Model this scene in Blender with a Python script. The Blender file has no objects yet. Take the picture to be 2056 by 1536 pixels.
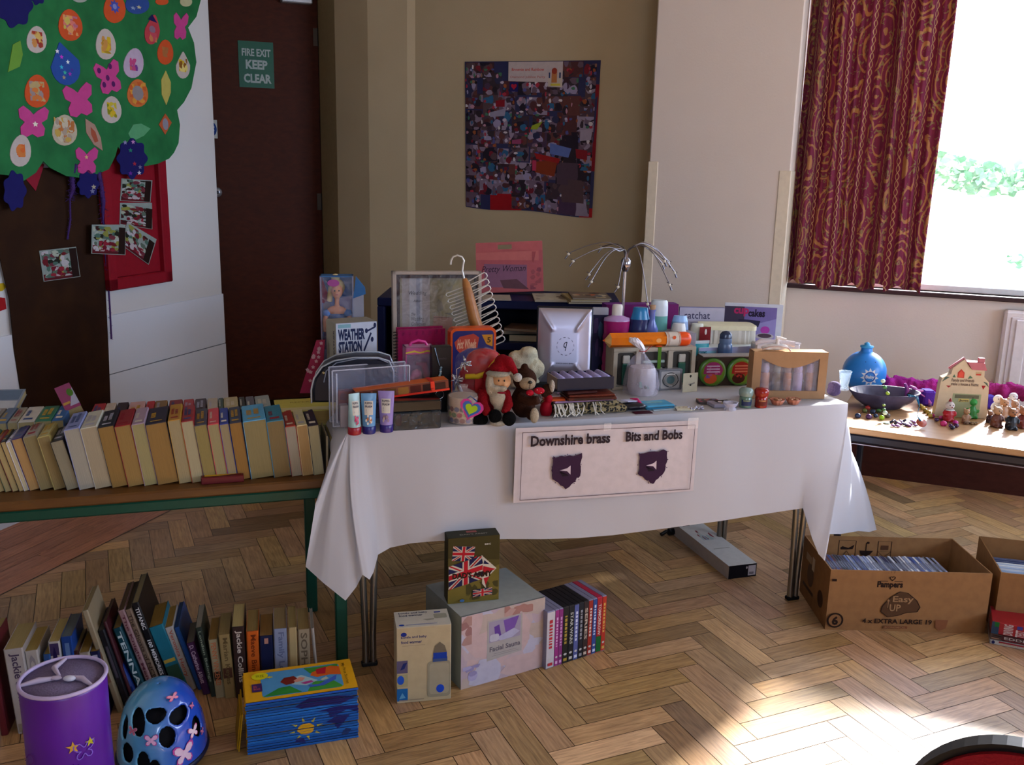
import bpy, math, random
from mathutils import Vector, Matrix
V = Vector; PI = math.pi
random.seed(7)
SC = bpy.context.scene
# ------------------------------------------------------------ camera, light, exposure
F = 1900.0; CAMH = 1.5
_d = V((845-1028, 9000-768, F)).normalized()                       # 'down' seen from the camera (x right, y down, z forward)
_fw = (V((0, 0, 1)) - _d*_d.z).normalized()
_rt = V((_fw.y*_d.z-_fw.z*_d.y, _fw.z*_d.x-_fw.x*_d.z, _fw.x*_d.y-_fw.y*_d.x))
if _rt.x < 0: _rt = -_rt
cam_d = bpy.data.cameras.new('camera'); cam = bpy.data.objects.new('camera', cam_d); SC.collection.objects.link(cam)
cam_d.sensor_width = 36; cam_d.lens = F/2056*36; cam_d.clip_start = .02; cam_d.clip_end = 200
def w2(v): return V((v.dot(_rt), v.dot(_fw), -v.dot(_d)))          # camera axes -> world
cx, cy, cz = w2(V((1, 0, 0))), w2(V((0, -1, 0))), w2(V((0, 0, -1)))
cam.matrix_world = Matrix(((cx.x, cy.x, cz.x, 0), (cx.y, cy.y, cz.y, 0), (cx.z, cy.z, cz.z, CAMH), (0, 0, 0, 1)))
SC.camera = cam
vs = SC.view_settings; vs.view_transform = 'Standard'; vs.look = 'None'; vs.gamma = 1; vs.use_curve_mapping = False
vs.exposure = 0.02
SC.cycles.max_bounces = 8; SC.cycles.transparent_max_bounces = 12; SC.cycles.caustics_reflective = False; SC.cycles.caustics_refractive = False
SC.cycles.sample_clamp_indirect = 8
wd = bpy.data.worlds.new('daylight'); SC.world = wd; wd.use_nodes = True
bg = wd.node_tree.nodes['Background']; bg.inputs[0].default_value = (.60, .74, 1, 1); bg.inputs[1].default_value = 12.0
SUN_DIR = V((-.56, -.76, -.445)).normalized()
sd = bpy.data.lights.new('sun', 'SUN'); sd.energy = 46; sd.angle = math.radians(8); sd.color = (1, .97, .96)
sun = bpy.data.objects.new('sun', sd); SC.collection.objects.link(sun); sun.rotation_euler = SUN_DIR.to_track_quat('-Z', 'Y').to_euler()
def portal(c, nrm, w, h):
    l = bpy.data.lights.new('window_portal', 'AREA'); l.shape = 'RECTANGLE'; l.size = w; l.size_y = h; l.cycles.is_portal = True
    o = bpy.data.objects.new('window_portal', l); SC.collection.objects.link(o); o.location = c
    o.rotation_euler = V(nrm).to_track_quat('-Z', 'Y').to_euler()
# ------------------------------------------------------------ from a point of view to a place
CAM = V((0, 0, CAMH))
def ray(px, py): return w2(V((px-1028, py-768, F)))
def on(px, py, z=0.):                                              # the point of a level surface at height z
    r = ray(px, py); return CAM + r*((z-CAMH)/r.z)
def atY(px, py, Y): r = ray(px, py); return CAM + r*(Y/r.y)
def onwall(px, py, P, d):                                          # the point of an upright wall through P along d
    n = V((-d[1], d[0], 0)); r = ray(px, py); return CAM + r*((V((P[0], P[1], 0))-V((0, 0, 0))).dot(n)/r.dot(n))
def _cc(v): v = v-CAM if True else v; return v
def _cam(v): return V((v.dot(cx), -v.dot(cy), -v.dot(cz)))
def proj(P): c = _cam(V(P)-CAM); return 1028+F*c.x/c.z, 768+F*c.y/c.z
def colpt(px, A, d):
    a = _cam(V(A)-CAM); b = _cam(V(d)); k = (px-1028)/F
    return V(A)+V(d)*((k*a.z-a.x)/(b.x-k*b.z))
def rowpt(py, A, d=(0, 0, 1)):
    a = _cam(V(A)-CAM); b = _cam(V(d)); k = (py-768)/F
    return V(A)+V(d)*((k*a.z-a.y)/(b.y-k*b.z))
def ang(a): a = math.radians(a); return V((math.cos(a), math.sin(a), 0))
# ------------------------------------------------------------ materials
def lin(c): return c/12.92 if c <= .04045 else ((c+.055)/1.055)**2.4
def rgb(h):
    if not isinstance(h, str): return tuple(h)
    h = h.lstrip('#'); return tuple(lin(int(h[i:i+2], 16)/255) for i in (0, 2, 4))
class X:                                                           # a little arithmetic on shader sockets
    nt = None
    def __init__(s, k): s.k = k
    @staticmethod
    def op(o, *a):
        n = X.nt.nodes.new('ShaderNodeMath'); n.operation = o
        for i, v in enumerate(a):
            if isinstance(v, X): X.nt.links.new(v.k, n.inputs[i])
            else: n.inputs[i].default_value = v
        return X(n.outputs[0])
    def __add__(s, o): return X.op('ADD', s, o)
    def __sub__(s, o): return X.op('SUBTRACT', s, o)
    def __mul__(s, o): return X.op('MULTIPLY', s, o)
    def __lt__(s, o): return X.op('LESS_THAN', s, o)
    def __gt__(s, o): return X.op('GREATER_THAN', s, o)
    def mod(s, o): return X.op('FLOORED_MODULO', s, o)
    def abs(s): return X.op('ABSOLUTE', s)
    def sin(s): return X.op('SINE', s)
    def max(s, o): return X.op('MAXIMUM', s, o)
_M = {}
def newmat(name):
    m = bpy.data.materials.new(name); m.use_nodes = True; X.nt = m.node_tree
    return m, m.node_tree, m.node_tree.nodes['Principled BSDF']
def inp(nt, sock, v):
    if isinstance(v, X): nt.links.new(v.k, sock)
    else: sock.default_value = v
def mix(nt, f, a, b):
    n = nt.nodes.new('ShaderNodeMix'); n.data_type = 'RGBA'
    for i, v in ((0, f), (6, a), (7, b)):
        if isinstance(v, X): nt.links.new(v.k, n.inputs[i])
        elif i == 0: n.inputs[0].default_value = v
        else: n.inputs[i].default_value = (*rgb(v), 1)
    return X(n.outputs[2])
def noise(nt, scale, detail=3, coord=None, dist=0., sc=(1, 1, 1), out=0):
    n = nt.nodes.new('ShaderNodeTexNoise'); n.inputs['Scale'].default_value = scale; n.inputs['Detail'].default_value = detail
    n.inputs['Distortion'].default_value = dist
    tc = nt.nodes.new('ShaderNodeTexCoord'); mp = nt.nodes.new('ShaderNodeMapping'); mp.inputs['Scale'].default_value = sc
    nt.links.new(tc.outputs[coord or 'Object'], mp.inputs[0]); nt.links.new(mp.outputs[0], n.inputs[0])
    return X(n.outputs[out])
def bump(nt, b, h, dist=.002, strength=.5):
    n = nt.nodes.new('ShaderNodeBump'); n.inputs['Strength'].default_value = strength; n.inputs['Distance'].default_value = dist
    nt.links.new(h.k, n.inputs['Height']); nt.links.new(n.outputs[0], b.inputs['Normal'])
def mat(col='#888888', rough=.55, kind='', metal=0., col2=None, amt=.10, scale=40., alpha=1., emit=0):
    key = (str(col), rough, kind, metal, str(col2), amt, scale, alpha, emit)
    if key in _M: return _M[key]
    m, nt, b = newmat(kind or 'paint'); b.inputs['Roughness'].default_value = rough; b.inputs['Metallic'].default_value = metal
    if not metal and kind not in ('clear', 'liquid'): b.inputs['Specular IOR Level'].default_value = .45 if rough < .32 else .3 if rough < .47 else .12
    c = rgb(col); m.diffuse_color = (*c, 1)
    c2 = rgb(col2) if col2 else tuple(min(1, x*(1-2.5*amt)) for x in c)
    if kind in ('', 'paper', 'card'):
        f = noise(nt, scale, 3); inp(nt, b.inputs['Base Color'], mix(nt, (f-.4)*(2.2 if col2 else 1.0), c, c2))
    elif kind == 'fabric':
        f = noise(nt, scale*6, 4); inp(nt, b.inputs['Base Color'], mix(nt, f, c, c2)); bump(nt, b, f, .003, .8)
    elif kind == 'fur':
        f = noise(nt, scale*8, 6, dist=1); inp(nt, b.inputs['Base Color'], mix(nt, f, c, c2)); bump(nt, b, f, .01, 1)
    elif kind == 'wood':
        f = noise(nt, 4, 6, sc=(1.5, 12, 12), dist=.6); inp(nt, b.inputs['Base Color'], mix(nt, f, c, c2 if col2 else tuple(x*.45 for x in c)))
    elif kind == 'pages':                                          # page edges: fine lines across the thickness (object X)
        f = noise(nt, 6, 4, sc=(160, 2, 2)); inp(nt, b.inputs['Base Color'], mix(nt, (f-.35)*1.2, c, tuple(x*.55 for x in c)))
    elif kind == 'pagesz':
        f = noise(nt, 6, 4, sc=(2, 2, 160)); inp(nt, b.inputs['Base Color'], mix(nt, (f-.35)*1.2, c, tuple(x*.55 for x in c)))
    elif kind == 'clear':                                          # thin clear plastic or glass with a tint
        b.inputs['Base Color'].default_value = (*c, 1); b.inputs['Alpha'].default_value = alpha; b.inputs['Specular IOR Level'].default_value = .4
        f = noise(nt, 30, 3, dist=2); bump(nt, b, f, .01, .6)
        inp(nt, b.inputs['Alpha'], f*.25+(alpha-.12))
    elif kind == 'liquid':
        b.inputs['Base Color'].default_value = (*c, 1); b.inputs['Transmission Weight'].default_value = .35
    else:
        b.inputs['Base Color'].default_value = (*c, 1)
    if emit: b.inputs['Emission Color'].default_value = (*c, 1); b.inputs['Emission Strength'].default_value = emit
    _M[key] = m; return m
def mm(c, **k): return c if isinstance(c, bpy.types.Material) else mat(c, **k)
CHROME = mat('#d8d8dc', .15, 'chrome', 1.)
STEEL = mat('#8a8780', .35, 'steel', 1.)
BLACK = mat('#0c0c0e', .45)
WHITE = mat('#e6e4e0', .6)
# ------------------------------------------------------------ mesh builder
_TX = {}
def textpolys(s, bold=0., shear=0.):
    k = (s, bold, shear)
    if k in _TX: return _TX[k]
    c = bpy.data.curves.new('t', 'FONT'); c.body = s; c.offset = bold; c.shear = shear; c.resolution_u = 2; c.space_line = .85
    o = bpy.data.objects.new('t', c); SC.collection.objects.link(o)
    dg = bpy.context.evaluated_depsgraph_get(); me = bpy.data.meshes.new_from_object(o.evaluated_get(dg))
    vs_ = [(v.co.x, v.co.y) for v in me.vertices]; fs = [tuple(p.vertices) for p in me.polygons]
    bpy.data.objects.remove(o); bpy.data.curves.remove(c); bpy.data.meshes.remove(me)
    if vs_:
        x0 = min(v[0] for v in vs_); x1 = max(v[0] for v in vs_); y0 = min(v[1] for v in vs_); y1 = max(v[1] for v in vs_)
        vs_ = [((x-x0)/max(1e-6, x1-x0), (y-y0)/max(1e-6, y1-y0)) for x, y in vs_]
    _TX[k] = (vs_, fs); return _TX[k]
def ngon(cx_, cy_, rx, ry=None, n=16, a0=0.):
    ry = rx if ry is None else ry
    return [(cx_+rx*math.cos(a0+2*PI*i/n), cy_+ry*math.sin(a0+2*PI*i/n)) for i in range(n)]
def star(cx_, cy_, r1, r2, n=5, a0=PI/2, asp=1.):
    return [(cx_+(r1 if i % 2 == 0 else r2)*math.cos(a0+PI*i/n)*asp, cy_+(r1 if i % 2 == 0 else r2)*math.sin(a0+PI*i/n)) for i in range(2*n)]
def rect(x0, y0, x1, y1): return [(x0, y0), (x1, y0), (x1, y1), (x0, y1)]
def rrect(x0, y0, x1, y1, r, n=4, asp=1.):
    out = []
    for (cx_, cy_, a) in ((x1-r*asp, y1-r, 0), (x0+r*asp, y1-r, 90), (x0+r*asp, y0+r, 180), (x1-r*asp, y0+r, 270)):
        for i in range(n+1):
            t = math.radians(a+90*i/n); out.append((cx_+r*asp*math.cos(t), cy_+r*math.sin(t)))
    return out
def heart(cx_, cy_, r, asp=1.):
    o = []
    for i in range(20):
        t = 2*PI*i/20; o.append((cx_+r*asp*(16*math.sin(t)**3)/16, cy_+r*(13*math.cos(t)-5*math.cos(2*t)-2*math.cos(3*t)-math.cos(4*t))/16))
    return o
class MB:
    def __init__(s): s.v = []; s.f = []; s.mi = []; s.sm = []; s.mats = []; s.T = Matrix.Identity(4); s.fr = None; s.lay = 0; s.uv = {}
    def m(s, c):
        c = mm(c)
        if c not in s.mats: s.mats.append(c)
        return s.mats.index(c)
    def add(s, vs_, fs, c, smooth=False):
        n = len(s.v); k = s.m(c)
        s.v += [s.T @ V(p) for p in vs_]; s.f += [tuple(n+i for i in f) for f in fs]; s.mi += [k]*len(fs); s.sm += [smooth]*len(fs); return s
    def box(s, x0, y0, z0, x1, y1, z1, c, b=0.):
        if x1 < x0: x0, x1 = x1, x0
        if y1 < y0: y0, y1 = y1, y0
        if z1 < z0: z0, z1 = z1, z0
        if b <= 0:
            return s.add([(x0, y0, z0), (x1, y0, z0), (x1, y1, z0), (x0, y1, z0), (x0, y0, z1), (x1, y0, z1), (x1, y1, z1), (x0, y1, z1)],
                  [(0, 3, 2, 1), (4, 5, 6, 7), (0, 1, 5, 4), (1, 2, 6, 5), (2, 3, 7, 6), (3, 0, 4, 7)], c)
        b = min(b, (x1-x0)/2.01, (y1-y0)/2.01, (z1-z0)/2.01)
        q = [(x0+b, y0), (x1-b, y0), (x1, y0+b), (x1, y1-b), (x1-b, y1), (x0+b, y1), (x0, y1-b), (x0, y0+b)]
        r = [(x0+b, y0+b), (x1-b, y0+b), (x1-b, y1-b), (x0+b, y1-b)]
        vs_ = [(*p, z0) for p in r]+[(*p, z0+b) for p in q]+[(*p, z1-b) for p in q]+[(*p, z1) for p in r]
        fs = [(3, 2, 1, 0), (20, 21, 22, 23)]+[(4+i, 4+(i+1) % 8, 12+(i+1) % 8, 12+i) for i in range(8)]
        for i in range(4):
            j = (i+1) % 4; fs += [(i, j, 4+2*i+1, 4+2*i), (12+2*i, 12+2*i+1, 20+j, 20+i), (j, 4+(2*i+2) % 8, 4+2*i+1), (12+2*i+1, 12+(2*i+2) % 8, 20+j)]
        return s.add(vs_, fs, c)
    def loft(s, rings, c, smooth=True, close=True, cap=True):
        n = len(rings[0]); vs_ = [p for r in rings for p in r]; fs = []
        for k in range(len(rings)-1):
            for i in range(n if close else n-1):
                j = (i+1) % n; fs.append((k*n+i, k*n+j, (k+1)*n+j, (k+1)*n+i))
        s.add(vs_, fs, c, smooth)
        if cap and close:
            s.add(rings[0], [tuple(reversed(range(n)))], c); s.add(rings[-1], [tuple(range(n))], c)
        return s
    def lathe(s, prof, c, n=24, o=(0, 0, 0), sx=1., sy=1., cap=True):
        return s.loft([[(o[0]+r*sx*math.cos(2*PI*i/n), o[1]+r*sy*math.sin(2*PI*i/n), o[2]+z) for i in range(n)] for r, z in prof], c, cap=cap)
    def tube(s, path, r, c, n=8, cap=True, closed=False):
        P = [V(p) for p in path]; k = len(P); rs = r if isinstance(r, (list, tuple)) else [r]*k; rings = []; up = None
        for i in range(k):
            t = (P[(i+1) % k]-P[i-1]) if closed else (P[min(i+1, k-1)]-P[max(i-1, 0)])
            t = t.normalized() if t.length > 1e-9 else V((0, 0, 1))
            if up is None: up = V((0, 0, 1)) if abs(t.z) < .9 else V((1, 0, 0))
            a = t.cross(up); a = a.normalized() if a.length > 1e-6 else t.orthogonal().normalized(); q = a.cross(t).normalized(); up = q
            rings.append([P[i]+a*rs[i]*math.cos(2*PI*j/n)+q*rs[i]*math.sin(2*PI*j/n) for j in range(n)])
        if closed: rings.append(rings[0])
        return s.loft(rings, c, cap=cap and not closed)
    def ell(s, c0, r, c, n=14, m=9, R=None):
        r = (r, r, r) if isinstance(r, (int, float)) else r; R = R or Matrix.Identity(3); c0 = V(c0); vs_ = []; fs = []
        for i in range(1, m):
            p = PI*i/m
            for j in range(n): t = 2*PI*j/n; vs_.append(c0+R @ V((r[0]*math.sin(p)*math.cos(t), r[1]*math.sin(p)*math.sin(t), r[2]*math.cos(p))))
        a = len(vs_); vs_ += [c0+R @ V((0, 0, r[2])), c0-R @ V((0, 0, r[2]))]
        for i in range(m-2):
            for j in range(n): k = (j+1) % n; fs.append((i*n+j, (i+1)*n+j, (i+1)*n+k, i*n+k))
        for j in range(n): k = (j+1) % n; fs += [(a, j, k), (a+1, (m-2)*n+k, (m-2)*n+j)]
        return s.add(vs_, fs, c, True)
    def prism(s, poly, h0, h1, c, ax='z', smooth=False):           # an outline with thickness along ax
        f = {'z': lambda p, h: (p[0], p[1], h), 'y': lambda p, h: (p[0], h, p[1]), 'x': lambda p, h: (h, p[0], p[1])}[ax]
        n = len(poly); s.add([f(p, h0) for p in poly]+[f(p, h1) for p in poly],
            [tuple(range(n-1, -1, -1)), tuple(range(n, 2*n))]+[(i, (i+1) % n, n+(i+1) % n, n+i) for i in range(n)], c, smooth)
        return s
    def grid(s, fn, nu, nv, c, smooth=True, closed=False):
        vs_ = [fn(i/nu, j/nv) for j in range(nv+1) for i in range(nu+1)]
        fs = [(j*(nu+1)+i, j*(nu+1)+i+1, (j+1)*(nu+1)+i+1, (j+1)*(nu+1)+i) for j in range(nv) for i in range(nu)]
        return s.add(vs_, fs, c, smooth)
    # printing on a face: a frame is origin + side vectors, prints are given in 0..1 of both sides
    def face(s, o, u, v): s.fr = (V(o), V(u), V(v), V(u).cross(V(v)).normalized()); s.lay = 0; return s
    def _p(s, x, y, e): o, u, v, n = s.fr; return o+u*x+v*y+n*e
    def pr(s, poly, c, up=True):
        s.lay += 1; e = .0003+.00009*s.lay; return s.add([s._p(x, y, e) for x, y in poly], [tuple(range(len(poly)))], mm(c, rough=.5))
    def tx(s, t, x0, y0, x1, y1, c, bold=.02, shear=0., rot=0):
        vs_, fs = textpolys(t, bold, shear); s.lay += 1; e = .0004+.00009*s.lay
        if rot == 90: g = lambda a, q: (x0+(1-q)*(x1-x0), y0+a*(y1-y0))
        elif rot == -90: g = lambda a, q: (x0+q*(x1-x0), y1-a*(y1-y0))
        else: g = lambda a, q: (x0+a*(x1-x0), y0+q*(y1-y0))
        return s.add([s._p(*g(a, q), e) for a, q in vs_], fs, mm(c, rough=.5))
    def blobs(s, cols, n, x0=0, y0=0, x1=1, y1=1, r=.1, seed=1, k=6):
        R = random.Random(seed)
        for i in range(n):
            cx_ = R.uniform(x0, x1); cy_ = R.uniform(y0, y1); a = R.uniform(.4, 1)*r; q = R.uniform(.4, 1)*r; t = R.uniform(0, PI)
            p = [(cx_+a*R.uniform(.7, 1.2)*math.cos(j*2*PI/k+t), cy_+q*R.uniform(.7, 1.2)*math.sin(j*2*PI/k+t)) for j in range(k)]
            p = [(min(x1, max(x0, x)), min(y1, max(y0, y))) for x, y in p]; s.lay -= .75; s.pr(p, R.choice(cols))
        return s
    def build(s, name, parent=None, loc=(0, 0, 0), yaw=0., label=None, cat=None, group=None, kind=None, rot=None, remesh=0, solid=0, smooth=0, sub=0):
        me = bpy.data.meshes.new(name); me.from_pydata([tuple(p) for p in s.v], [], s.f); 
        for c in s.mats: me.materials.append(c)
        me.polygons.foreach_set('material_index', s.mi); me.polygons.foreach_set('use_smooth', s.sm); me.update()
        o = bpy.data.objects.new(name, me); SC.collection.objects.link(o); o.parent = parent; o.location = loc; o.rotation_euler = rot or (0, 0, yaw)
        if solid: q = o.modifiers.new('solid', 'SOLIDIFY'); q.thickness = solid; q.offset = 0
        if remesh:
            q = o.modifiers.new('fuse', 'REMESH'); q.mode = 'VOXEL'; q.voxel_size = remesh; q.use_smooth_shade = True
            q = o.modifiers.new('soft', 'SMOOTH'); q.iterations = smooth or 4; q.factor = .6
        if sub: q = o.modifiers.new('sub', 'SUBSURF'); q.levels = q.render_levels = sub
        tag(o, label, cat, group, kind); return o
def tag(o, label=None, cat=None, group=None, kind=None):
    for k, v in (('label', label), ('category', cat), ('group', group), ('kind', kind)):
        if v: o[k] = v
    return o
def thing(name, label, cat, loc=(0, 0, 0), yaw=0., group=None, rot=None):
    o = bpy.data.objects.new(name, None); SC.collection.objects.link(o); o.empty_display_size = .05
    o.location = loc; o.rotation_euler = rot or (0, 0, yaw); return tag(o, label, cat, group)
def copytree(o, parent=None):
    c = o.copy(); SC.collection.objects.link(c); c.parent = parent
    for ch in list(o.children): copytree(ch, c)
    return c
# ------------------------------------------------------------ the room
WD = V((.927, -.375, 0)).normalized(); WN = V((.375, .927, 0)).normalized()   # along the window wall, and out through it
W0 = V((1.80, 4.60, 0)); PD = V((math.cos(math.radians(71)), math.sin(math.radians(71)), 0)); PN = V((-PD.y, PD.x, 0))
Z1 = 2.95
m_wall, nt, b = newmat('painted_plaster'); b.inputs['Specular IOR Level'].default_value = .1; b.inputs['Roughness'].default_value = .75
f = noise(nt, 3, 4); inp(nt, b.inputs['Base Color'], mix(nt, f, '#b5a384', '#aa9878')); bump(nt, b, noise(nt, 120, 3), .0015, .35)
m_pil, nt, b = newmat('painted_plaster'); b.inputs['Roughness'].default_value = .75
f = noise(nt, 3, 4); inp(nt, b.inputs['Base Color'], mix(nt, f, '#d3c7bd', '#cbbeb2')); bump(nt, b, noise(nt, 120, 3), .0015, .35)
m_white, nt, b = newmat('white_board_paint'); b.inputs['Specular IOR Level'].default_value = .15; b.inputs['Roughness'].default_value = .5
f = noise(nt, 2, 3); inp(nt, b.inputs['Base Color'], mix(nt, f, '#dcdad8', '#d2d2d4')); bump(nt, b, noise(nt, 200, 2), .001, .3)
def wallmesh(mb, P, Q, z0, z1, c, t=.10, holes=(), side=1):
    """an upright wall from P to Q with its room face on the line, thickness t outward, holes = (s0, s1, z0, z1) in metres along it"""
    P, Q = V(P), V(Q); L = (Q-P).length; d = (Q-P)/L; n = V((-d.y, d.x, 0))*side
    mb.T = Matrix(((d.x, n.x, 0, P.x), (d.y, n.y, 0, P.y), (0, 0, 1, 0), (0, 0, 0, 1)))
    s = 0.
    for (a, q, h0, h1) in sorted(holes):
        mb.box(s, 0, z0, a, t, z1, c)
        if h0 > z0: mb.box(a, 0, z0, q, t, h0, c)
        if h1 < z1: mb.box(a, 0, h1, q, t, z1, c)
        s = q
    mb.box(s, 0, z0, L, t, z1, c); mb.T = Matrix.Identity(4)
def P2(px, D, py=368):                                             # plan position in the direction of a picture column at distance D
    r = ray(px, py); r.z = 0; return r.normalized()*D
# window wall
pilR = colpt(1588, W0-WN*.26+V((0, 0, 1.5)), WD); pilR.z = 0
pilL = colpt(1303, W0-WN*.26+V((0, 0, 1.5)), WD); pilL.z = 0
wEnd = W0+WD*4.2
sill_l = onwall(1578, 567, W0, WD); sill_r = onwall(2056, 601, W0, WD); ZS = sill_l.z
wl = pilR+WN*.26
s0 = .06; s1 = 3.6
cornr = colpt(834, W0+V((0, 0, 1.5)), WD); cornr.z = 0
mb = MB(); wallmesh(mb, wl-WD*0.0, wEnd, 0, Z1, m_pil, .12, [(s0, s1, ZS, 2.62)]); mb.build('wall_back', kind='structure')
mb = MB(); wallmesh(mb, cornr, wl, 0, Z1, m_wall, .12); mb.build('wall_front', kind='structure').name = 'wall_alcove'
mb = MB(); mb.T = Matrix(((WD.x, WN.x, 0, pilL.x), (WD.y, WN.y, 0, pilL.y), (0, 0, 1, 0), (0, 0, 0, 1)))
pw = (pilR-pilL).length
mb.box(0, 0, 0, pw, .26, Z1, m_pil, .006); mb.build('wall_pier', kind='structure')
zt = onwall(1300, 324, pilL, WD).z
for k, (x0_, x1_, zz) in enumerate(((-.004, .046, zt), (pw-.052, pw+.004, zt-.03))):
    mb = MB(); mb.T = Matrix(((WD.x, WN.x, 0, pilL.x), (WD.y, WN.y, 0, pilL.y), (0, 0, 1, 0), (0, 0, 0, 1)))
    mb.box(x0_, -.004, 0, x1_, .255, zz, mat('#d8cbb4', .45), .003); mb.build('trim_%d' % (k+1), kind='structure')
# door wall, in the chamfered corner behind the partition
A = V((-1.20, 5.95, 0)); DD = ang(23); A2 = P2(650, A.length-.02)
def _wl(px, o): v = colpt(px, W0-WN*o+V((0, 0, 1.5)), WD); v.z = 0; return v
jam = _wl(677, .03); c2 = _wl(741, .07); c3 = _wl(818, .03)
partE = V((-1.57, 5.05, 0)); 
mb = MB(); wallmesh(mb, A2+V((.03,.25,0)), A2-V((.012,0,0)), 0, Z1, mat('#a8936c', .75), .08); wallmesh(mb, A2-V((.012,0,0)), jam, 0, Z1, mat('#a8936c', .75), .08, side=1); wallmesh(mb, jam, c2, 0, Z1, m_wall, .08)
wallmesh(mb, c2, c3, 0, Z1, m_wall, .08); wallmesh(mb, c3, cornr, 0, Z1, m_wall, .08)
mb.build('wall_corner', kind='structure')
mb = MB(); wallmesh(mb, A-DD*2.6+V((0, .1, 0)), A-DD*.95+V((0, .1, 0)), 0, Z1, m_wall, .08); wallmesh(mb, A-DD*.97+V((0, .1, 0)), A+DD*.1+V((0, .1, 0)), 2.6, Z1, m_wall, .08)
nD = V((-DD.y, DD.x, 0)); wallmesh(mb, A-DD*2.6+nD*.26, A+DD*.9+nD*.26, 0, Z1, m_wall, .08); wallmesh(mb, A+DD*.85+nD*.3, cornr+WN*.13, 0, Z1, m_wall, .08)  # added unseen walls behind door and corner, stopping light through the gaps
mb.build('wall_door_side', kind='structure')
mb = MB(); m_door = mat('#54220c', .5, 'wood', col2='#2c1006')
L = .95; M_ = Matrix(((DD.x, -DD.y, 0, A.x-DD.x*L), (DD.y, DD.x, 0, A.y-DD.y*L), (0, 0, 1, 0), (0, 0, 0, 1))); mb.T = M_
mb.box(0, 0, .01, L, .045, 2.58, m_door, .003); dr = mb.build('door_1', kind='structure')
def doorface(px, py): return onwall(px, py, A, DD)
dI = M_.inverted()
def dl(px, py): v = dI @ doorface(px, py); return v.x, v.z
# hinges, lock, closer
for (py) in (75, 405):
    mb = MB(); mb.T = M_; z = dl(640, py)[1]
    mb.tube([(L+.004, -.008, z-.05), (L+.004, -.008, z+.05)], .010, mat('#4a423a', .4, 'brass', .8), 10); mb.box(L-.03, -.003, z-.05, L, 0, z+.05, mat('#4a423a', .4, 'brass', .8)); mb.build('hinge', dr)
x, z = dl(436, 386); mb = MB(); mb.T = M_
mb.T = M_ @ Matrix.Translation((x, -.004, z)) @ Matrix.Rotation(PI/2, 4, 'X')
mb.lathe([(.0, -.004), (.026, -.004), (.028, 0), (.026, .006), (.0, .007)], mat('#b8bcc8', .3, 'steel2', .8), 20); mb.lathe([(0, .007), (.010, .007), (.010, .010), (0, .010)], mat('#303440', .4), 12); mb.build('lock_escutcheon', dr)
mb = MB(); mb.T = M_; x0_, z0_ = dl(562, 6); x1_, z1_ = dl(617, 12)
mb.box(x0_-.0, -.06, z0_+.0, x1_+.02, 0, z0_+.09, mat('#b9babd', .4, 'steel3', .5), .006); mb.tube([(x0_, -.07, z0_+.05), (x0_-.12, -.12, z0_+.10), (x0_+.05, -.2, z0_+.2)], .007, STEEL, 6); mb.build('door_closer', dr)
# green fire exit sign, small blue disc sign
def onpanel(name, px0, py0, px1, py1, M4, Minv, P, d, off, c, label, cat, t=.003, draw=None, tilt=0., group=None):
    a = Minv @ onwall(px0, py0, P, d); q = Minv @ onwall(px1, py1, P, d); w, h = q.x-a.x, a.z-q.z
    mb = MB(); mb.T = Matrix.Rotation(tilt, 4, 'Y'); mb.box(-w/2, -t, -h/2, w/2, 0, h/2, c); mb.face((-w/2, -t, -h/2), (w, 0, 0), (0, 0, h))
    if draw: draw(mb, w, h)
    o = mb.build(name, label=label, cat=cat, group=group); o.matrix_world = M4 @ Matrix.Translation(((a.x+q.x)/2, off, (a.z+q.z)/2)); return o
def _sg(mb, w, h):
    c = '#a9b8b4'
    mb.tx('FIRE EXIT', .10, .68, .92, .84, c, .03); mb.tx('KEEP', .20, .40, .82, .60, c, .04); mb.tx('CLEAR', .13, .10, .92, .30, c, .04)
onpanel('fire_exit_sign', 477, 81, 551, 178, M_, dI, A, DD, -.001, mat('#0a5a44', .35), 'green fire exit keep clear sign with pale letters on the dark door', 'sign', draw=_sg)
def _bs(mb, w, h): mb.pr(ngon(.5, .5, .46, .42, 24), '#123a80'); mb.tx('FIRE', .2, .56, .8, .66, '#c8d0dc'); mb.tx('DOOR', .2, .40, .8, .50, '#c8d0dc')
onpanel('door_disc_sign', 408, 240, 437, 278, M_, dI, A, DD, -.001, mat('#c4c6be', .4), 'small white square sign with blue disc beside the white partition edge', 'sign', draw=_bs)
# white partition wall (left)
PA = V((-2.079, 3.623, 0)); 
MP = Matrix(((PD.x, PN.x, 0, PA.x), (PD.y, PN.y, 0, PA.y), (0, 0, 1, 0), (0, 0, 0, 1))); MPi = MP.inverted()
pe = (MPi @ colpt(434, PA+V((0, 0, 1.4)), PD)).x
def pw_(px, py): v = MPi @ onwall(px, py, PA, PD); return v.x, v.z
mb = MB(); mb.T = MP
zA = pw_(217, 635)[1]; zA2 = pw_(441, 589)[1]; zB = pw_(217, 752)[1]; zB2 = pw_(446, 688)[1]
zU = (zA+zA2)/2; zL = (zB+zB2)/2
mb.box(-6.0, 0, 0, pe, .07, Z1, m_white); pnl = mat('#dde3ee', .5, 'paper', amt=.02, scale=3); mb.box(-1.3, -.012, .0, pe-.001, 0, zL-.004, pnl); mb.box(-1.3, -.012, zL, pe-.001, 0, zU, pnl, .002); mb.box(-1.3, -.005, zL-.004, pe-.001, 0, zL, mat('#777a80'))  # lower panels tinted bluish, window skylight put into their colour
mb.build('wall_left', kind='structure')
mb = MB(); wallmesh(mb, A-DD*2.62+nD*.3, PA+PN*.05-PD*.6, 0, Z1+.05, m_wall, .08); mb.build('wall_light_block', kind='structure')  # added unseen wall, closes off sky light leaking behind the partition
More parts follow.
